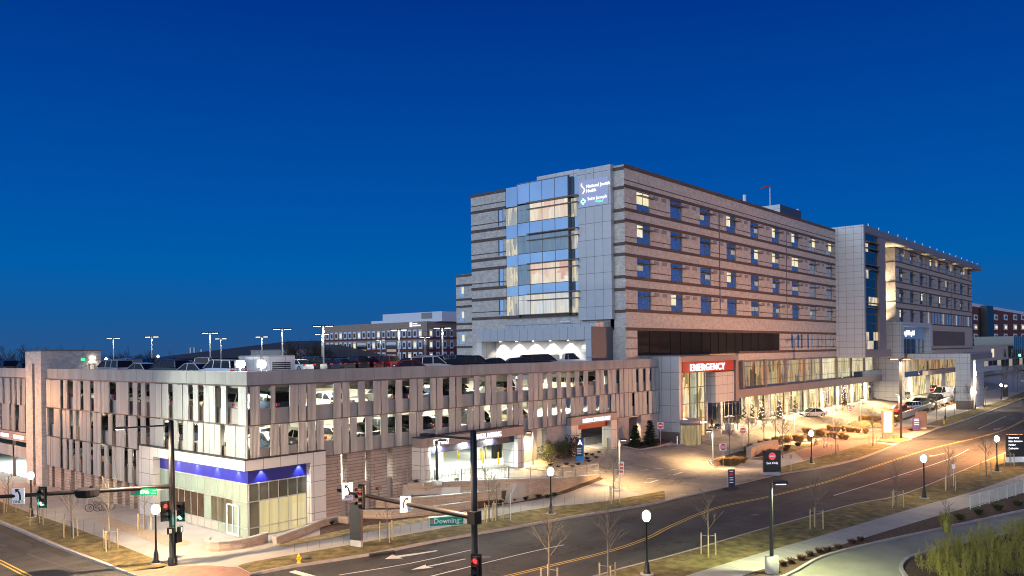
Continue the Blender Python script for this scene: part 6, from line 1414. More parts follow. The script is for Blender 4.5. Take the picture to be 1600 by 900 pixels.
# ---- bicycles and racks
def make_bike(loc, rz, label, pc=m_black):
    r = thing('bicycle', loc, label, 'bicycle', None, rz)
    for x in (-.52, .52):
        b = MB(); n = 20
        for i in range(n): t0, t1 = 2 * PI * i / n, 2 * PI * (i + 1) / n; b.tube((x + .33 * math.cos(t0), 0, .34 + .33 * math.sin(t0)), (x + .33 * math.cos(t1), 0, .34 + .33 * math.sin(t1)), .022, n=4, cap=False)
        for i in range(6): t = PI * i / 6; b.tube((x + .32 * math.cos(t), 0, .34 + .32 * math.sin(t)), (x - .32 * math.cos(t), 0, .34 - .32 * math.sin(t)), .004, n=3)
        b.build('wheel', m_tyre, r, rel=False)
    b = MB()
    for a, c in (((-.52, 0, .34), (-.05, 0, .32)), ((-.05, 0, .32), (-.18, 0, .82)), ((-.52, 0, .34), (-.16, 0, .75)), ((-.16, 0, .75), (.36, 0, .82)), ((-.05, 0, .32), (.38, 0, .76)), ((.52, 0, .34), (.36, 0, .92))): b.tube(a, c, .02, n=6)
    b.build('frame', pc, r, rel=False)
    b = MB(); b.tube((.36, -.24, .96), (.36, .24, .96), .015); b.tube((.36, 0, .9), (.36, 0, .96), .015); b.build('handlebar', m_alu, r, rel=False)
    b = MB(); b.box(-.3, -.06, .84, -.06, .06, .89); b.build('saddle', m_black, r, rel=False); return r
p = at(150, 799); make_bike(tuple(p), -.5, 'black bicycle leaning at the hoop racks by the garage side wall'); p = at(163, 798); make_bike(tuple(p), -.4, 'second bicycle behind the bare tree at the hoop racks', m_grey)
p = at(1275, 696); make_bike(tuple(p), .1, 'black bicycle parked right of the globe lamp on the paved court'); p = at(1285, 700); make_bike(tuple(p + Vector((.4, -.3, 0))), .0, 'white framed bicycle leaning beside the black one', m_white)
p = at(1307, 679); make_bike(tuple(p), .2, 'pale bicycle among the dry grasses', m_alu); p = at(844, 711); make_bike(tuple(p), -.7, 'white bicycle behind the left bush at the garage', m_white)
def hoop(p, rz, label, grp):
    r = thing('bike_rack', tuple(p), label, 'bike rack', grp, rz); b = MB(); n = 10; R_ = .32; pv = (-R_, 0, 0)
    for i in range(n + 1): t = PI * i / n; q = (-R_ * math.cos(t), 0, .62 + R_ * math.sin(t)); b.tube(pv, q, .024, n=6, cap=False); pv = q
    b.tube(pv, (R_, 0, 0), .024, n=6); b.build('hoop', m_alu, r, rel=False)
for x, y in ((113, 786), (122, 789), (131, 792), (141, 795), (151, 797)): hoop(at(x, y), -.6, 'steel hoop in the row of racks by the left wall', 'hoop racks by the garage side wall')
for x, y in ((1291, 691), (1296, 690), (1301, 689), (1286, 692)): hoop(at(x, y), .5, 'steel hoop rack among the grasses on the court', 'hoop racks on the court')
# ---- utility cover, drain
for x, y, l in ((480, 874, 'small dark water valve box in the grass by the hydrant'), (1325, 713, 'pale square utility cover in the grass')):
    p = at(x, y); tag(MB().lathe([(.3, 0), (.3, .08), (0, .09)], n=10).build('utility_cover', m_darkbox if x < 500 else m_walk), l, 'utility cover').location = (p.x, p.y, p.z)
p = onZ(597, 866, .05); b = MB(); b.box(-.9, -.16, 0, .9, .16, .13); o = tag(b.build('storm_drain', m_darkbox), 'dark storm drain inlet in the kerb right of the sign slab', 'storm drain'); o.location = tuple(p); o.rotation_euler = (0, 0, -.35)
# ================================================================== plants
def twigs(mb, p, d, L, r, depth, rng, droop=.0, n=3):
    q = p + d * L; mb.tube(tuple(p), tuple(q), r, r * .62, n=5 if r > .02 else 3, cap=False)
    if depth == 0: return
    for i in range(n if depth > 1 else n + 1):
        t = rng.uniform(.45, 1.0); a = p + d * (L * t); nd = (d + Vector((rng.uniform(-1, 1), rng.uniform(-1, 1), rng.uniform(-.25, .7))) * .62).normalized()
        twigs(mb, a, nd, L * rng.uniform(.55, .8), r * .55, depth - 1, rng, n=n)
def sapling_mesh(seed, hgt):
    rng = random.Random(seed); tr = MB(); cr = MB(); top = hgt * .5
    tr.tube((0, 0, 0), (0.02, 0, top), .055, .04, n=7)
    tr.tube((0.02, 0, top), (0.03, .02, hgt * .9), .04, .012, n=6)
    for i in range(11):
        z = top * .8 + (hgt * .82 - top * .8) * i / 10; t = rng.uniform(0, 2 * PI); d = Vector((math.cos(t) * .7, math.sin(t) * .7, .95)).normalized()
        twigs(cr, Vector((0.02, 0, z)), d, hgt * rng.uniform(.12, .22) * (1.2 - .5 * i / 10), .018, 2, rng)
    return tr, cr
saps = {}
def sapling(p, hgt, label, stakes=3, grp='staked bare saplings', seed=None):
    key = (seed if seed is not None else random.randint(0, 4)) % 5
    r = thing('bare_sapling', tuple(p), label, 'tree', grp, random.uniform(0, 6))
    if key not in saps: tr, cr = sapling_mesh(key + 11, 4.); t = tr.build('trunk', m_bark, r, rel=False); c = cr.build('crown', m_bark, r, rel=False); saps[key] = (t, c); first = True
    else:
        for o in saps[key]: c = o.copy(); COL.objects.link(c); c.parent = r
        first = False
    s = hgt / 4.; 
    for c in [c for c in COL.objects if c.parent == r]: c.scale = (s, s, s)
    for i in range(stakes):
        t = 2 * PI * i / 3 + .5; b = MB(); b.tube((.55 * math.cos(t), .55 * math.sin(t), 0), (.53 * math.cos(t), .53 * math.sin(t), 1.45), .05, n=6); b.build('stake', m_stake, r, rel=False)
    if stakes == 3:
        b = MB()
        for i in range(3): t = 2 * PI * i / 3 + .5; b.tube((.53 * math.cos(t), .53 * math.sin(t), 1.3), (0, 0, 1.3), .018, n=4)
        b.build('tie', m_grey, r, rel=False)
    return r
for x, y, h_, l in ((14, 801, 3.6, 'staked sapling at the far left behind the mast arm'), (59, 820, 3.4, 'staked sapling left of the green signal'), (112, 840, 4.6, 'staked sapling in the middle of the left grass strip'), (171, 860, 5.4, 'tallest staked sapling on the left grass strip, nearest the corner'), (226, 829, 3.6, 'sapling with pale stakes in front of the side ramp wall'),
                    (605, 846, 3.2, 'dark twiggy sapling with three stakes right of the sign slab'), (764, 815, 4.4, 'bare sapling just right of the nearest mast'), (776, 812, 3.2, 'smaller bare sapling beside the one right of the mast'), (959, 786, 4.8, 'staked sapling at the end of the grass by the drive mouth')):
    sapling(at(x, y), h_, l, seed=int(x))
for x, y, h_, l in ((858, 925, 5.0, 'staked sapling at the bottom edge in front of the yellow line'), (951, 920, 5.2, 'staked sapling at the bottom edge left of the globe lamp'), (1107, 868, 4.3, 'staked sapling right of the nearest globe lamp'), (1275, 825, 4.4, 'staked sapling right of the nearest box headed light'), (1401, 792, 4.2, 'staked sapling on the near verge left of the globe lamp'), (1483, 766, 4.2, 'staked sapling between the two right globe lamps'), (1541, 744, 4.2, 'staked sapling just left of the rightmost near lamp'), (1578, 728, 2.2, 'short pale stakes beside the black hospital sign')):
    p = onZ(x, y, .15); sapling(p, h_, l, seed=int(x))
for x, y, h_, l in ((1140, 709, 4.6, 'bare tree at the left tip of the planting island'), (1170, 706, 5.0, 'bare tree behind the broken stone wall'), (1194, 698, 5.0, 'bare tree left of the slim grey pole light'), (1223, 716, 5.2, 'bare tree behind the black direction sign'), (1364, 697, 5.2, 'staked tree on the grass between court and road'), (1306, 712, 4.6, 'staked tree on the grass left of the utility cover'), (1464, 660, 5.2, 'slender bare tree left of the hydrant'), (1492, 649, 5.0, 'slender bare tree between the far lamps'), (1513, 640, 5.6, 'dark bare tree in front of the canopy pillar'), (1540, 632, 4.6, 'bare tree between the two farthest lamps'), (1212, 690, 4.2, 'small bare tree at the grasses')):
    sapling(at(x, y), h_, l, seed=int(x), grp='bare trees of the entry court', stakes=3 if x in (1364, 1306) else 0)
def spruce(p, hgt, wid, label, seed, mat=m_hedge, grp=None, kind='spruce_tree', lightsm=None):
    rng = random.Random(seed); r = thing(kind, tuple(p), label, 'tree', grp); b = MB(); b.tube((0, 0, 0), (0, 0, hgt * .97), .09 * hgt / 4, .015, n=7); b.build('trunk', m_bark, r, rel=False); b = MB()
    lv = 15
    for i in range(lv):
        z = hgt * (.06 + .9 * i / lv); R_ = wid * (1 - i / lv) ** .85 + .05
        nb2 = max(5, int(13 * (1 - i / lv)) + 3)
        for k in range(nb2):
            t = 2 * PI * k / nb2 + rng.random(); rr = R_ * rng.uniform(.75, 1.12); d = Vector((math.cos(t), math.sin(t), rng.uniform(-.1, .3)))
            e = Vector((0, 0, z)) + d * rr; b.tube((0, 0, z), tuple(e), .012, .005, n=3, cap=False)
            for j in range(9):
                u = .25 + .75 * j / 8; c = Vector((0, 0, z)) + d * (rr * u); w_ = .17 * (1.15 - u) + .06
                for q in range(2):
                    o = Vector((rng.uniform(-1, 1), rng.uniform(-1, 1), rng.uniform(-.8, .5))) * w_ * 1.3; s = Vector((-d.y, d.x, rng.uniform(-.3, .3))) * w_
                    b.add([tuple(c - s), tuple(c + s * .6 + o * .3), tuple(c + d * w_ + o)], [(0, 1, 2)])
    b.build('crown', mat, r, rel=False)
    if lightsm:
        lb = MB()
        for i in range(70): z = hgt * rng.uniform(.1, .95); rr = wid * (1 - z / hgt) ** .85 + .04; t = rng.uniform(0, 2 * PI); lb.lathe([(0, -.05), (.05, 0), (0, .05)], (rr * math.cos(t), rr * math.sin(t), z), 4)
        lb.build('fairy_lights', lightsm, r, rel=False)
    return r
spruce(at(993, 699), 2.9, 1.05, 'left of two small dark spruces by the garage brick wall', 3); spruce(at(1016, 697), 3.5, 1.15, 'right and taller of two dark spruces by the garage brick wall', 4)
e_fairy = E('white_fairy_light', (.85, .92, 1), 5)
for x, y, h_, l in ((1190, 657, 3.2, 'faint white lit tree in front of the first lobby windows'), (1218, 654, 3.2, 'white lit tree left of the spiral topiaries'), (1247, 642, 3.6, 'white lit tree just above the spiral topiaries'), (1267, 637, 3.4, 'white lit tree above the silver sedan'), (1294, 632, 4.2, 'white lit tree right of the thin pole light'), (1319, 634, 5.0, 'tall white lit tree near the far bollards'), (1386, 624, 5.4, 'largest white lit tree beside the metal wall'), (1436, 603, 4.5, 'white lit tree in front of the portal entrance'), (1316, 613, 4, 'white lit tree half hidden at the lobby glass')):
    spruce(at(x, y), h_, .62, l, x, m_grassd, 'small trees wrapped in white lights', 'lit_tree', e_fairy)
# ---- leafy shrubs
def shrub(p, w_, h_, label, mat, n=700, seed=1, grp=None, name='shrub', leaf=.09, upright=.0, stems=True):
    rng = random.Random(seed); r = thing(name, tuple(p), label, 'shrub' if name != 'ornamental_grass' else 'ornamental grass', grp); b = MB()
    cl_ = [(Vector((rng.uniform(-1, 1) * w_ * .55, rng.uniform(-1, 1) * w_ * .55, h_ * rng.uniform(.25, .75))), rng.uniform(.3, .5)) for _ in range(9)]
    for i in range(n):
        c, s = rng.choice(cl_); v = Vector((rng.gauss(0, 1), rng.gauss(0, 1), rng.gauss(0, 1))); v.normalize(); c = c + Vector((v.x * w_ * s, v.y * w_ * s, v.z * h_ * s * .8)) * rng.uniform(.6, 1.05)
        if c.z < .03: c.z = rng.uniform(.03, .2)
        a = Vector((rng.uniform(-1, 1), rng.uniform(-1, 1), rng.uniform(-1, 1) + upright * 2)).normalized(); u = a.orthogonal().normalized(); L_ = leaf * rng.uniform(.7, 1.5)
        b.add([tuple(c), tuple(c + a * L_ + u * L_ * .35), tuple(c + a * L_ * 2), tuple(c + a * L_ - u * L_ * .35)], [(0, 1, 2, 3)])
    b.build('foliage', mat, r, rel=False)
    if stems:
        b = MB()
        for i in range(8): t = rng.uniform(0, 6.3); b.tube((0, 0, 0), (w_ * .5 * math.cos(t), w_ * .5 * math.sin(t), h_ * .6), .015, .006, n=3, cap=False)
        b.build('stem', m_bark, r, rel=False)
    return r
shrub(at(856, 723), 1.15, 2.3, 'left olive green conical bush at the garage brick wall', m_bushy, 1500, 5); shrub(at(881, 719), 1.25, 2.3, 'middle olive green bush at the garage brick wall', m_bushy, 1500, 6); shrub(at(893, 713), 1.3, 2.9, 'darker taller bush behind, next to the blue kiosk', m_hedge, 1600, 7)
def tuft(p, h_, w_, label, mat, seed, grp, n=150):
    rng = random.Random(seed); r = thing('ornamental_grass', tuple(p), label, 'ornamental grass', grp); b = MB()
    for i in range(n):
        t = rng.uniform(0, 2 * PI); rr = w_ * math.sqrt(rng.random()); L_ = h_ * rng.uniform(.6, 1.1); s = Vector((math.cos(t), math.sin(t), 0)); a = s * rr * .35; c = a + s * rr * .5 + Vector((0, 0, L_ * .7)); e = a + s * rr * 1.1 + Vector((rng.uniform(-.1, .1), rng.uniform(-.1, .1), L_)); u = Vector((-s.y, s.x, 0)) * .03
        b.add([tuple(a - u), tuple(a + u), tuple(c + u), tuple(c - u), tuple(e)], [(0, 1, 2, 3), (3, 2, 4)])
    b.build('blades', mat, r, rel=False); return r
gl = 'dry ornamental grasses of the entry court'
rg = random.Random(3)
def row(pts, n, h_, w_, where, mat=m_grassd, grp=gl, jit=.5):
    P = [at(*q) for q in pts]
    for i in range(n):
        t = i / max(1, n - 1) * (len(P) - 1); k = min(len(P) - 2, int(t)); q = P[k].lerp(P[k + 1], t - k); q = Vector((q.x + rg.uniform(-jit, jit), q.y + rg.uniform(-jit, jit), 0)); q.z = g(q.x, q.y) + .15
        tuft(q, h_ * rg.uniform(.8, 1.15), w_, 'tuft of tan dry grass in the bed ' + where, mat, rg.randint(0, 999), grp)
row([(1212, 692), (1240, 689), (1262, 690)], 9, 1.0, .7, 'left of the parked bicycles'); row([(1262, 677), (1285, 681), (1318, 687)], 10, .9, .7, 'behind the parked bicycles'); row([(1290, 672), (1320, 674), (1350, 678)], 10, .9, .65, 'between the court and the lit orange sign')
row([(1347, 657), (1375, 658), (1405, 660)], 10, .9, .6, 'below the red pickup truck'); row([(1430, 648), (1460, 640), (1500, 626)], 10, .7, .6, 'between the low wall and the far sidewalk'); row([(1128, 727), (1145, 727), (1160, 725)], 6, 1.0, .8, 'around the nearest do not enter sign'); row([(1165, 705), (1190, 696), (1206, 692)], 6, .6, .5, 'behind the broken stone wall'); row([(1395, 652), (1400, 655), (1396, 658)], 3, .8, .6, 'at the nose of the red pickup')
row([(1195, 716), (1215, 708), (1240, 697)], 6, .7, .6, 'along the edge of the lawn island', m_mulch)
# small dark plants in the mulch beds
row([(520, 816), (548, 808), (600, 800), (660, 795), (720, 790)], 12, .35, .3, 'of bark mulch by the corner shop', m_hedge, 'low dark plants in the bark mulch', .7)
row([(760, 792), (800, 785), (840, 779), (870, 776)], 7, .4, .3, 'below the retaining wall', m_hedge, 'low dark plants below the wall', .3)
row([(655, 766), (680, 772), (715, 776)], 7, .35, .3, 'of the upper terrace', m_hedge, 'low dark plants of the terrace', .3)
for i, (x, y) in enumerate(((860, 728), (872, 731), (885, 727), (894, 731), (903, 727), (918, 718), (925, 712), (932, 716), (936, 708), (916, 711), (920, 722))):
    tuft(at(x, y, .05), .22, .35, 'low dark mat plant on the tan gravel around the blue kiosk', m_hedge, i, 'low plants on the gravel', 60)
q = [onZ(x, y, .15) for x, y in ((1212, 893), (1224, 884), (1236, 880), (1252, 875), (1265, 869), (1280, 864), (1293, 862), (1310, 858), (1331, 850), (1345, 846))]
for i, p in enumerate(q): tuft(p, .34, .32, 'small reddish brown plant in the row beside the near driveway', M('reddish_twigs', (.10, .05, .03), .9, var=.4), i + 50, 'small brown plants along the near driveway', 120)
# foreground yellow green shrubs
fg = [(1455, 893, 1.5), (1470, 880, 1.7), (1490, 868, 1.7), (1478, 905, 1.6), (1505, 890, 1.8), (1520, 868, 1.6), (1535, 850, 1.6), (1545, 880, 1.8), (1565, 862, 1.7), (1585, 842, 1.6), (1575, 890, 1.8), (1600, 866, 1.8), (1545, 905, 1.8), (1610, 838, 1.7), (1512, 915, 1.7), (1600, 900, 1.8)]
for i, (x, y, h_) in enumerate(fg):
    p = onZ(x, y, .15); rng = random.Random(i + 90); r = thing('feathery_shrub', tuple(p), 'feathery yellow green shrub at the lower right', 'shrub', 'feathery yellow green shrubs at the lower right'); b = MB()
    for k in range(24):
        t = rng.uniform(0, 2 * PI); rr = .8 * math.sqrt(rng.random()); base = Vector((math.cos(t) * rr, math.sin(t) * rr, 0)); hh = h_ * rng.uniform(.45, 1.05) * (1.1 - .4 * rr); lean = Vector((rng.uniform(-.12, .12), rng.uniform(-.12, .12), 1)) + base * .18
        b.tube(tuple(base), tuple(base + lean * hh), .012, .004, n=3, cap=False)
        for j in range(85):
            u = .12 + .88 * rng.random(); wd = .17 * (1 - u) ** .6 + .02; q_ = rng.uniform(0, 6.3); c = base + lean * (hh * u) + Vector((math.cos(q_), math.sin(q_), 0)) * wd * rng.random(); a = (Vector((math.cos(q_) * .45, math.sin(q_) * .45, 1))).normalized(); s = a.orthogonal().normalized() * .014; L_ = rng.uniform(.08, .17)
            b.add([tuple(c - s), tuple(c + s), tuple(c + a * L_)], [(0, 1, 2)])
    b.build('foliage', m_yewy, r, rel=False)
p = onZ(1478, 833, .15); sapling(p, 2.6, 'small leafless tree in front of the feathery shrubs', 0, None, 2)
tuft(p, 1.6, .5, 'tall pale grass clump above the feathery shrubs', m_yewy, 5, None, 160)
row_s = [onZ(x, y, .15) for x, y in ((1500, 812), (1530, 804), (1560, 797), (1590, 790))]
for i, p in enumerate(row_s): tuft(p, .5, .5, 'low dark clump behind the pale railing', m_bushy, i + 70, 'dark clumps behind the railing', 120)
# spiral topiaries in planters
for x, y, l in ((1163, 662, 'left spiral topiary in the first pair of pale planters'), (1176, 660, 'right spiral topiary in the first pair of pale planters'), (1232, 647, 'left spiral topiary in the second pair of planters'), (1243, 645, 'right spiral topiary in the second pair of planters'), (1290, 636, 'spiral topiary in the third planter'), (1358, 624, 'spiral topiary at the far lobby windows')):
    p = at(x, y); r = thing('spiral_topiary', tuple(p), l, 'potted plant', 'spiral topiaries in planters'); b = MB(); b.box(-.7, -.45, 0, .7, .45, .75); b.build('planter', m_walk, r, rel=False); b = MB()
    for i in range(44): t = i / 43; a = t * 14; rr = .34 * (1 - t * .75); b.lathe([(0, -.13), (.15 * (1.1 - t * .6), 0), (0, .13)], (rr * math.cos(a), rr * math.sin(a), .95 + 1.9 * t), 5)
    b.build('foliage', m_hedge, r, rel=False)
# ================================================================== people
def skinfig(name, joints, edges, mat, parent):
    me = bpy.data.meshes.new(name); me.from_pydata([j[:3] for j in joints], edges, []); me.materials.append(mat); o = bpy.data.objects.new(name, me); COL.objects.link(o); o.parent = parent
    md = o.modifiers.new('skin', 'SKIN'); me.skin_vertices if False else None
    sv = me.skin_vertices[0].data if me.skin_vertices else None
    if sv is None:
        bm = bmesh.new(); bm.from_mesh(me); bm.verts.layers.skin.verify(); bm.to_mesh(me); bm.free(); sv = me.skin_vertices[0].data
    for v, j in zip(sv, joints): v.radius = (j[3], j[3]); v.use_root = False
    sv[0].use_root = True
    ss = o.modifiers.new('sub', 'SUBSURF'); ss.levels = 1; ss.render_levels = 1; return o
def person(p, rz, label, coat=m_cloth1, legs=m_cloth2, stride=.18, arm=.25, hairc=None):
    r = thing('person', tuple(p), label, 'person', None, rz); s = stride
    J = [(0, 0, .96, .13), (0, 0, 1.15, .12), (0, 0, 1.38, .135), (0, 0, 1.50, .06), (0, 0, 1.58, .055), (0.01, 0, 1.68, .10), (0, 0, 1.76, .07),
         (0, .17, 1.42, .06), (0.04, .22, 1.15, .045), (arm, .2, .95, .035), (arm + .06, .19, .9, .03), (0, -.17, 1.42, .06), (-.03, -.22, 1.15, .045), (arm * .4, -.22, .92, .035), (arm * .4 + .03, -.21, .86, .03),
         (0, .09, .9, .09), (s * .6, .1, .5, .06), (s, .1, .09, .042), (s + .14, .1, .04, .035), (0, -.09, .9, .09), (-s * .4, -.1, .5, .06), (-s, -.1, .1, .042), (-s + .13, -.1, .04, .035)]
    E_ = [(0, 1), (1, 2), (2, 3), (3, 4), (4, 5), (5, 6), (2, 7), (7, 8), (8, 9), (9, 10), (2, 11), (11, 12), (12, 13), (13, 14), (0, 15), (15, 16), (16, 17), (17, 18), (0, 19), (19, 20), (20, 21), (21, 22)]
    skinfig('body', J, E_, m_skin, r)
    idx = [0, 1, 2, 7, 8, 9, 11, 12, 13]; mp_ = {k: i for i, k in enumerate(idx)}; skinfig('coat', [(*J[k][:3], J[k][3] * 1.22 + .012) for k in idx], [(mp_[a], mp_[b]) for a, b in E_ if a in mp_ and b in mp_], coat, r)
    idx = [0, 15, 16, 17, 19, 20, 21]; mp_ = {k: i for i, k in enumerate(idx)}; skinfig('trousers', [(*J[k][:3], J[k][3] * 1.15 + .01) for k in idx], [(mp_[a], mp_[b]) for a, b in E_ if a in mp_ and b in mp_], legs, r)
    b = MB(); b.lathe([(.09, 1.66), (.115, 1.72), (.10, 1.80), (.05, 1.845), (0, 1.85)], (-.015, 0, 0), 10); b.build('hair', hairc or m_black, r, rel=False)
    b = MB(); b.box(.095, -.012, 1.655, .125, .012, 1.69); b.build('nose', m_skin, r, rel=False)
    return r
p = at(1112, 670); person(p, -1.0, 'person in a dark coat pushing a stroller in front of the emergency windows'); r = thing('stroller', (p.x + .5, p.y - .75, p.z), 'small stroller pushed in front of the emergency windows', 'stroller')
b = MB(); b.box(-.25, -.3, .35, .25, .3, .75); b.build('seat', m_cloth2, r, rel=False); b = MB(); b.tube((0, .25, .7), (0, .5, 1.0), .02); b.tube((-.2, -.2, .1), (-.2, .3, .7), .02); b.tube((.2, -.2, .1), (.2, .3, .7), .02); b.build('frame', m_alu, r, rel=False)
for sx_ in (-.25, .25):
    for sy_ in (-.25, .3): b = MB(); b.tube((sx_ - .02, sy_, .12), (sx_ + .02, sy_, .12), .12, n=10); b.build('wheel', m_tyre, r, rel=False)
p = at(1097, 668); r = thing('newspaper_box', tuple(p), 'orange box beside the emergency drum entrance', 'newspaper box'); b = MB(); b.bbox(-.35, -.3, 0, .35, .3, 1.0); b.build('cabinet', m_signo, r, rel=False); b = MB(); b.box(-.28, -.32, .5, .28, -.301, .9); b.build('window', m_carglass, r, rel=False)
for x, y, rz, l, c in ((1434, 611, 2, 'standing figure in dark clothes nearest the entrance portal', m_cloth1), (1441, 609, 3, 'figure with a pale hat bending by the entrance benches', m_cloth2), (1445, 608, .5, 'figure in dark coat right of the bending one', m_cloth1), (1372, 622, 1, 'dark figure waiting near the largest lit tree', m_cloth1), (1417, 613, 2.5, 'figure in a grey coat left of the portal windows', m_grey)):
    person(at(x, y), rz, l, c, stride=.08)
# parasol stand near the bollards
p = at(1140, 672); r = thing('patio_umbrella', tuple(p), 'pale stand with a small red white and blue umbrella near the bollards', 'umbrella'); b = MB(); b.tube((0, 0, 0), (0, 0, 2.2), .03); b.build('pole', m_alu, r, rel=False)
for k, mt in enumerate((m_signr, m_white, M('blue_cloth', (.05, .1, .4), .8), m_white)):
    b = MB()
    for j in range(2): t0, t1 = PI / 2 * k + PI / 4 * j, PI / 2 * k + PI / 4 * (j + 1); b.add([(0, 0, 2.25), (.8 * math.cos(t0), .8 * math.sin(t0), 1.95), (.8 * math.cos(t1), .8 * math.sin(t1), 1.95)], [(0, 1, 2)])
    b.build('canopy_panel', mt, r, rel=False)
b = MB(); b.bbox(-.5, -.5, 0, .5, .5, 1.0); b.build('stand', m_white, r, rel=False)
# ================================================================== far buildings and trees
m_sky_w = M('pale_blue_metal_siding', (.66, .70, .78), .5, .0, var=.05)
mob = thing('office_building', (182, 190, 0), 'three storey red brick office block with a tan top floor behind the roof deck', 'office building')
OX, OY = 182., onX(667, 502, 182.).y; oy1 = onX(507, 510, OX).y; ox1 = 200.
oz = [(20.4, 23.9), (16.6, 20.4), (12.9, 16.6), (7, 12.9)]
b = MB(); b.box(OX, OY, 16.0, ox1, oy1, 22.9); b.box(OX - .1, OY - .1, 20.6, ox1, oy1, 23.9); b.build('tan_wall', brick('taupe_brick', (.36, .27, .22), (.32, .24, .20), (.22, .18, .15), bw=.6, bh=.2), mob)
b = MB(); b.box(OX - .12, OY - .12, 18.1, ox1, oy1 + .01, 18.9); b.box(OX - .12, OY - .12, 6, ox1, oy1 + .01, 15.6); b.build('red_wall', m_red, mob)
nW = 20
for r_ in range(3):
    z0, z1 = ((18.7, 21.3), (14.9, 17.6), (11.2, 13.8))[r_]
    for i in range(nW):
        y = OY + 3 + (oy1 - OY - 5) * i / (nW - 1)
        if r_ > 0 and i in (5, 6, 11, 12): continue
        f = MB(); f.box(OX - .2, y - .85, z0, OX - .13, y + .85, z1); w_ = f.build('window', m_sky_w, mob); q = MB(); q.box(OX - .24, y - .5, z0 + .5, OX - .205, y + .6, z1 - .6); q.build('pane', e_win if (i * 7 + r_ * 5) % 4 == 0 else m_glassdark, w_)
    for i in range(4):
        x = OX + 1.6 + i * 3.2; f = MB(); f.box(x - .8, OY - .2, z0, x + .8, OY - .13, z1); w_ = f.build('window', m_sky_w, mob); q = MB(); q.box(x - .5, OY - .24, z0 + .5, x + .5, OY - .205, z1 - .6); q.build('pane', e_win if i == 0 else m_glassdark, w_)
for i in (5.5, 11.5):
    y = OY + 3 + (oy1 - OY - 5) * i / (nW - 1)
    for z in (11, 12.2, 14.0, 15.2, 16.4): f = MB(); f.box(OX - .22, y - 2.4, z, OX - .135, y + 2.4, z + .85); f.build('ribbon_window', e_wind if z in (14.0,) else (m_sky_w if z in (12.2, 16.4) else m_glassdark), mob)
b = MB(); b.box(OX + 4, OY - 3, 23.9, ox1, onX(598, 500, OX + 4).y, 27.2); b.box(OX + 4.01, onX(598, 500, OX + 4).y, 23.9, ox1, onX(580, 503, OX + 4).y, 25); ph = b.build('penthouse', m_sky_w, mob)
b = MB(); y = onX(667, 495, OX + 4).y; b.box(OX + 3.9, y - 2.6, 25, OX + 3.99, y + 2.6, 27); b.build('louvre', m_grey, ph)
y_ = onX(641, 505, OX).y; b = MB(); b.box(OX - .3, y_ - 1.2, 22.2, OX - .16, y_, 23.7); b.box(OX - .3, y_ - 3.6, 23.1, OX - .16, y_ - 1.6, 23.4); b.box(OX - .3, y_ - 5.2, 22.4, OX - .16, y_ - 1.6, 22.85); b.build('lit_sign', e_letter, mob)
# hipped roof hall
r = thing('hipped_roof_hall', (160, 280, 0), 'long low hall with a big dark hipped roof beyond the parked cars', 'hall'); X_ = 160.
ya, yb = onX(530, 560, X_).y, onX(225, 560, X_).y; yr0, yr1 = onX(420, 543, X_).y, onX(345, 540, X_).y
b = MB(); b.add([(X_, ya, 12.4), (X_, yb, 12.2), (X_ + 60, yb, 12.2), (X_ + 60, ya, 12.4), (X_ + 30, yr0, 18.6), (X_ + 30, yr1, 18.8)], [(0, 4, 5, 1), (1, 5, 2), (2, 5, 4, 3), (3, 4, 0)]); b.build('roof', M('slate_metal_roof', (.05, .052, .058), .7, .0, var=.1, scale=.2, stretch=(1, 1, 1)), r)
b = MB(); b.box(X_ + 2, ya + 4, 5, X_ + 55, yb - 4, 12.2); b.build('wall', m_red, r)
b = MB()
for x, y in ((298, 540), (304, 540), (315, 543)): q = onX(x, y + 3, X_ + 15); b.tube((q.x, q.y, q.z - 3), tuple(q), .5)
b.build('roof_vent', m_alu, r)
r = thing('low_pale_building', (140, 180, 0), 'low pale block with a stepped roof behind the mechanical penthouse', 'building'); q0, q1, q2 = onX(392, 555, 140.), onX(448, 548, 140.), onX(466, 551, 140.)
b = MB(); b.box(140, q1.y, 5, 150, q0.y, q1.z); b.box(140, q2.y, 5, 150, q1.y, q2.z); b.build('wall', m_conc, r); b = MB(); b.box(139.9, q1.y, q1.z + .002, 150, q0.y, q1.z + .4); b.build('roof_edge', m_grey, r)
# red brick building at far right
r = thing('red_brick_building', (330, 90, 0), 'dark red brick building with small white framed windows at the far right', 'building'); Yb = 100.
x0, x1 = onY(1516, 500, Yb).x, onY(1640, 500, Yb).x
zt = onY(1560, 485, Yb).z; zb = 12
b = MB(); b.box(x0, Yb, 2, x1, Yb + 30, zt); b.build('wall', m_red, r); b = MB(); b.box(x0 + 20, Yb + 6, zt, x1 - 80, Yb + 25, zt + 3.4); b.build('penthouse', m_sky_w, r)
for i, px in enumerate((1524, 1541, 1556, 1571, 1586, 1598)):
    for j, (ya_, yb_) in enumerate(((492, 500), (507, 515.5), (521.5, 530))):
        if px == 1541: continue
        q, q3 = onY(px - 2.6, yb_, Yb), onY(px + 2.6, ya_, Yb); f = MB(); f.box(q.x, Yb - .3, q.z, q3.x, Yb - .01, q3.z); w_ = f.build('window', m_white, r); f = MB(); d_ = (q3.x - q.x) * .2; f.box(q.x + d_, Yb - .4, q.z + 1, q3.x - d_, Yb - .31, q3.z - 1); f.build('pane', e_win if (i * 3 + j) % 3 == 1 else m_glassdark, w_)
f = MB(); q, q3 = onY(1543, 560, Yb - 4), onY(1552, 477, Yb - 4); f.box(q.x, Yb - 4, 2, q3.x, Yb - .4, zt + 1); f.build('dark_stair_shaft', m_black, r)
r = thing('low_cream_building', (300, 70, 0), 'low cream clinic wing with two square windows beyond the canopy', 'building'); Yc = 62.
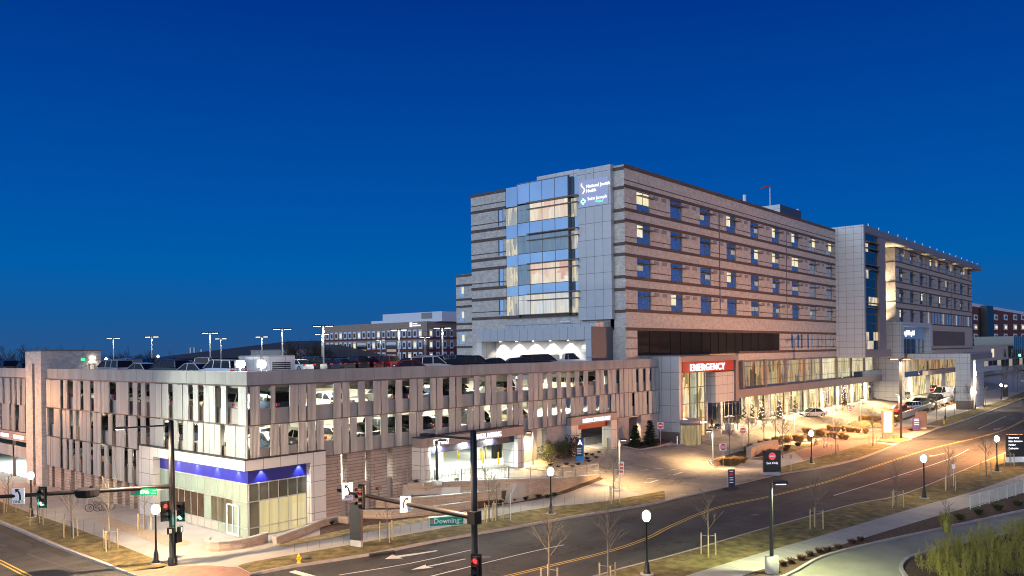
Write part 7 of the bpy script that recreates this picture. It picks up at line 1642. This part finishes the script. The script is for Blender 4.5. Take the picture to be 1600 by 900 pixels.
q, q3 = onY(1518, 600, Yc), onY(1584, 540, Yc); b = MB(); b.box(q.x, Yc, 8.2, q3.x, Yc + 10, q3.z); b.box(onY(1506, 600, Yc).x, Yc + .01, q3.z - 5, q.x + 8, Yc + 9, q3.z); b.build('wall', m_brickp, r)
for px, mt in ((1551, e_win), (1570, m_glassdark)): q = onY(px, 552, Yc); b = MB(); b.box(q.x - 2.6, Yc - .1, q.z - 1.6, q.x + 2.6, Yc - .01, q.z + 1.8); b.build('window', mt, r)
q, q3 = onY(1530, 570, Yc - 3), onY(1566, 577, Yc - 3); b = MB(); b.box(q.x, Yc - 3, q3.z, q3.x, Yc - .02, q3.z + 1.6); b.build('canopy', m_panelw, r)
q, q3 = onY(1533, 600, Yc), onY(1700, 565, Yc)
b = MB(); b.box(q.x, Yc - .0 + .02, 2, q3.x, Yc + 8, 8.19); b.build('lower_wall', m_conc, r)
for i in range(14): a = q.x + 6 + i * 9; b = MB(); b.box(a, Yc - .1, 4.6, a + 7.4, Yc + .01, 7.6); b.build('window', m_glassdark if i % 3 else e_wind, r)
r = thing('glass_walled_building', (420, 60, 0), 'dark glass fronted building cut by the right edge', 'building'); q = onY(1584, 560, 60); b = MB(); b.box(q.x, 60, 8.5, q.x + 160, 75, 17.5); b.build('wall', m_glassdark, r)
b = MB()
for i in range(24): b.box(q.x + i * 5, 59.9, 8.5, q.x + i * 5 + .5, 59.99, 17.5)
b.build('mullion', m_frame, r); q = onY(1594, 555, 59.8); b = MB(); b.box(q.x - .8, 59.7, q.z - .5, q.x + .8, 59.88, q.z + .5); b.build('green_light', e_green, r)
r = thing('bluish_roofed_house', (360, 80, 0), 'small building with a sloping pale green roof next to the hospital end', 'building'); q, q3 = onY(1520, 538, 80), onY(1549, 528, 80); b = MB(); b.add([(q.x, 80, q.z), (q3.x, 80, q.z), (q3.x - 18, 90, q3.z), (q.x, 90, q3.z)], [(0, 1, 2, 3)]); b.build('roof', M('green_slate', (.14, .18, .18), .6), r); b = MB(); b.box(q.x, 80.4, 2, q3.x, 92, q.z - .02); b.build('wall', m_conc, r)
# dark trunks in front of the far buildings
for x, y0, y1 in ((1572, 612, 568), (1583, 612, 560), (1566, 612, 575), (1597, 614, 574), (1590, 612, 566)):
    p = onZ(x, y0, .1); hgt = (y0 - y1) / 1252 * p.dot(Fv); sapling(p, hgt, 'dark leafless street tree in front of the far glass building', 0, 'leafless street trees at the far right', x)
# distant treeline
rt = random.Random(9); big = []
for s in range(4):
    rng = random.Random(40 + s); tr, cr = MB(), MB(); tr.tube((0, 0, 0), (0, 0, 6), .35, .22, n=6)
    for i in range(11):
        t = rng.uniform(0, 2 * PI); twigs(cr, Vector((0, 0, rng.uniform(3.5, 6.5))), Vector((math.cos(t) * .8, math.sin(t) * .8, rng.uniform(.5, 1.3))).normalized(), rng.uniform(2.8, 4.2), .16, 4, rng, n=3)
    big.append((tr, cr))
bm_ = [(t.build('trunk', m_bark), c.build('crown', M('distant_twigs', (.05, .042, .038), .9))) for t, c in big]
for t, c in bm_: t.location = c.location = (0, 0, -100)
used = [False] * 4
def far_tree(p, s, label, grp):
    k = rt.randint(0, 3); r = thing('bare_tree', tuple(p), label, 'tree', grp, rt.uniform(0, 6))
    for o in bm_[k]:
        if used[k]: c = o.copy(); COL.objects.link(c)
        else: c = o
        c.parent = r; c.location = (0, 0, 0); c.scale = (s, s, s)
    used[k] = True
for i in range(26):
    px = -10 + i * 10.2; d = rt.uniform(230, 330); a = (px - CX) / F_; p = Vector((d * (Fv.x + Rh.x * a), d * (Fv.y + Rh.y * a), 0)); far_tree(p, rt.uniform(.98, 1.28), 'leafless tree in the dark line along the left horizon', 'bare trees on the left horizon')
for px in (462, 474, 484, 493, 500): d = 215; a = (px - CX) / F_; p = Vector((d * (Fv.x + Rh.x * a), d * (Fv.y + Rh.y * a), 0)); far_tree(p, 1.25, 'leafless tree between the pale block and the brick office block', 'bare trees left of the office block')
for t, c in [bm_[k] for k in range(4) if not used[k]]: bpy.data.objects.remove(t); bpy.data.objects.remove(c)
for x, y, X_, Yp, l in ((815, 567, 0, 59.0, 'glowing blue emergency phone light on the deck in front of the lit dock'), (808, 592, 0, 56.5, 'glowing blue emergency phone light inside the upper garage level')):
    q = onY(x, y, Yp); z0 = 11.71 if y < 580 else 9.11; r = thing('emergency_phone', (q.x, q.y, z0), l, 'emergency phone'); b = MB(); b.box(-.12, -.12, 0, .12, .12, q.z - z0); b.build('post', m_navy, r, rel=False); b = MB(); b.lathe([(0, 0), (.14, .03), (.14, .22), (0, .3)], (0, 0, q.z - z0), 10); b.build('lamp', E('blue_lamp', (.12, .30, 1), 14), r, rel=False)
    lamp('POINT', 'blue_glow', (q.x, q.y - .4, q.z + .3), 30, (.1, .25, 1), .1, parent=r)
# distant lamps
for x, y, l in ((247, 557, 'distant white lamp right of the second deck pole'), (31, 570, 'left of two tiny distant lamps at the left horizon'), (43, 570, 'right of two tiny distant lamps at the left horizon'), (166, 561, 'tiny distant lamp behind the stair tower')):
    d = 190.; a = (x - CX) / F_; q = ray(x, y) * (d / 1.0); r = thing('distant_lamp', (q.x, q.y, 0), l, 'lamp'); z = H + q.z; b = MB(); b.tube((0, 0, 0), (0, 0, z), .12); b.build('pole', m_grey, r, rel=False); b = MB(); b.lathe([(0, .4), (.4, 0), (0, -.4)], (0, 0, z), 8); b.build('lens', e_white, r, rel=False)

# each repeat whose look says nothing gets its place from the left
ORDINALS = ['leftmost', 'second from the left', 'third from the left', 'fourth from the left', 'fifth from the left', 'sixth from the left', 'seventh from the left', 'eighth from the left', 'ninth from the left', 'tenth from the left', 'eleventh from the left', 'twelfth from the left', 'thirteenth from the left', 'fourteenth from the left', 'fifteenth from the left', 'sixteenth from the left']
bpy.context.view_layer.update()
by = {}
for o in COL.objects:
    if o.parent is None and o.get('label'): by.setdefault(o['label'], []).append(o)
def sx(o):
    d = o.matrix_world.translation - Vector((0, 0, H)); return d.dot(Rv) / max(1e-3, d.dot(Fv))
for lb, L in by.items():
    if 1 < len(L) <= 26:
        L.sort(key=sx)
        for i, o in enumerate(L):
            n = len(L)
            if n == 2: w_ = ('left', 'right')[i] + ' one'
            elif i < 16: w_ = ORDINALS[i]
            else: w_ = ORDINALS[n - 1 - i].replace('leftmost', 'rightmost').replace('the left', 'the right')
            o['label'] = lb + ', ' + w_
for o in COL.objects:
    if o.parent is None and len(o.get('label', '').split()) > 16: print('LONG', o.name, o['label'])
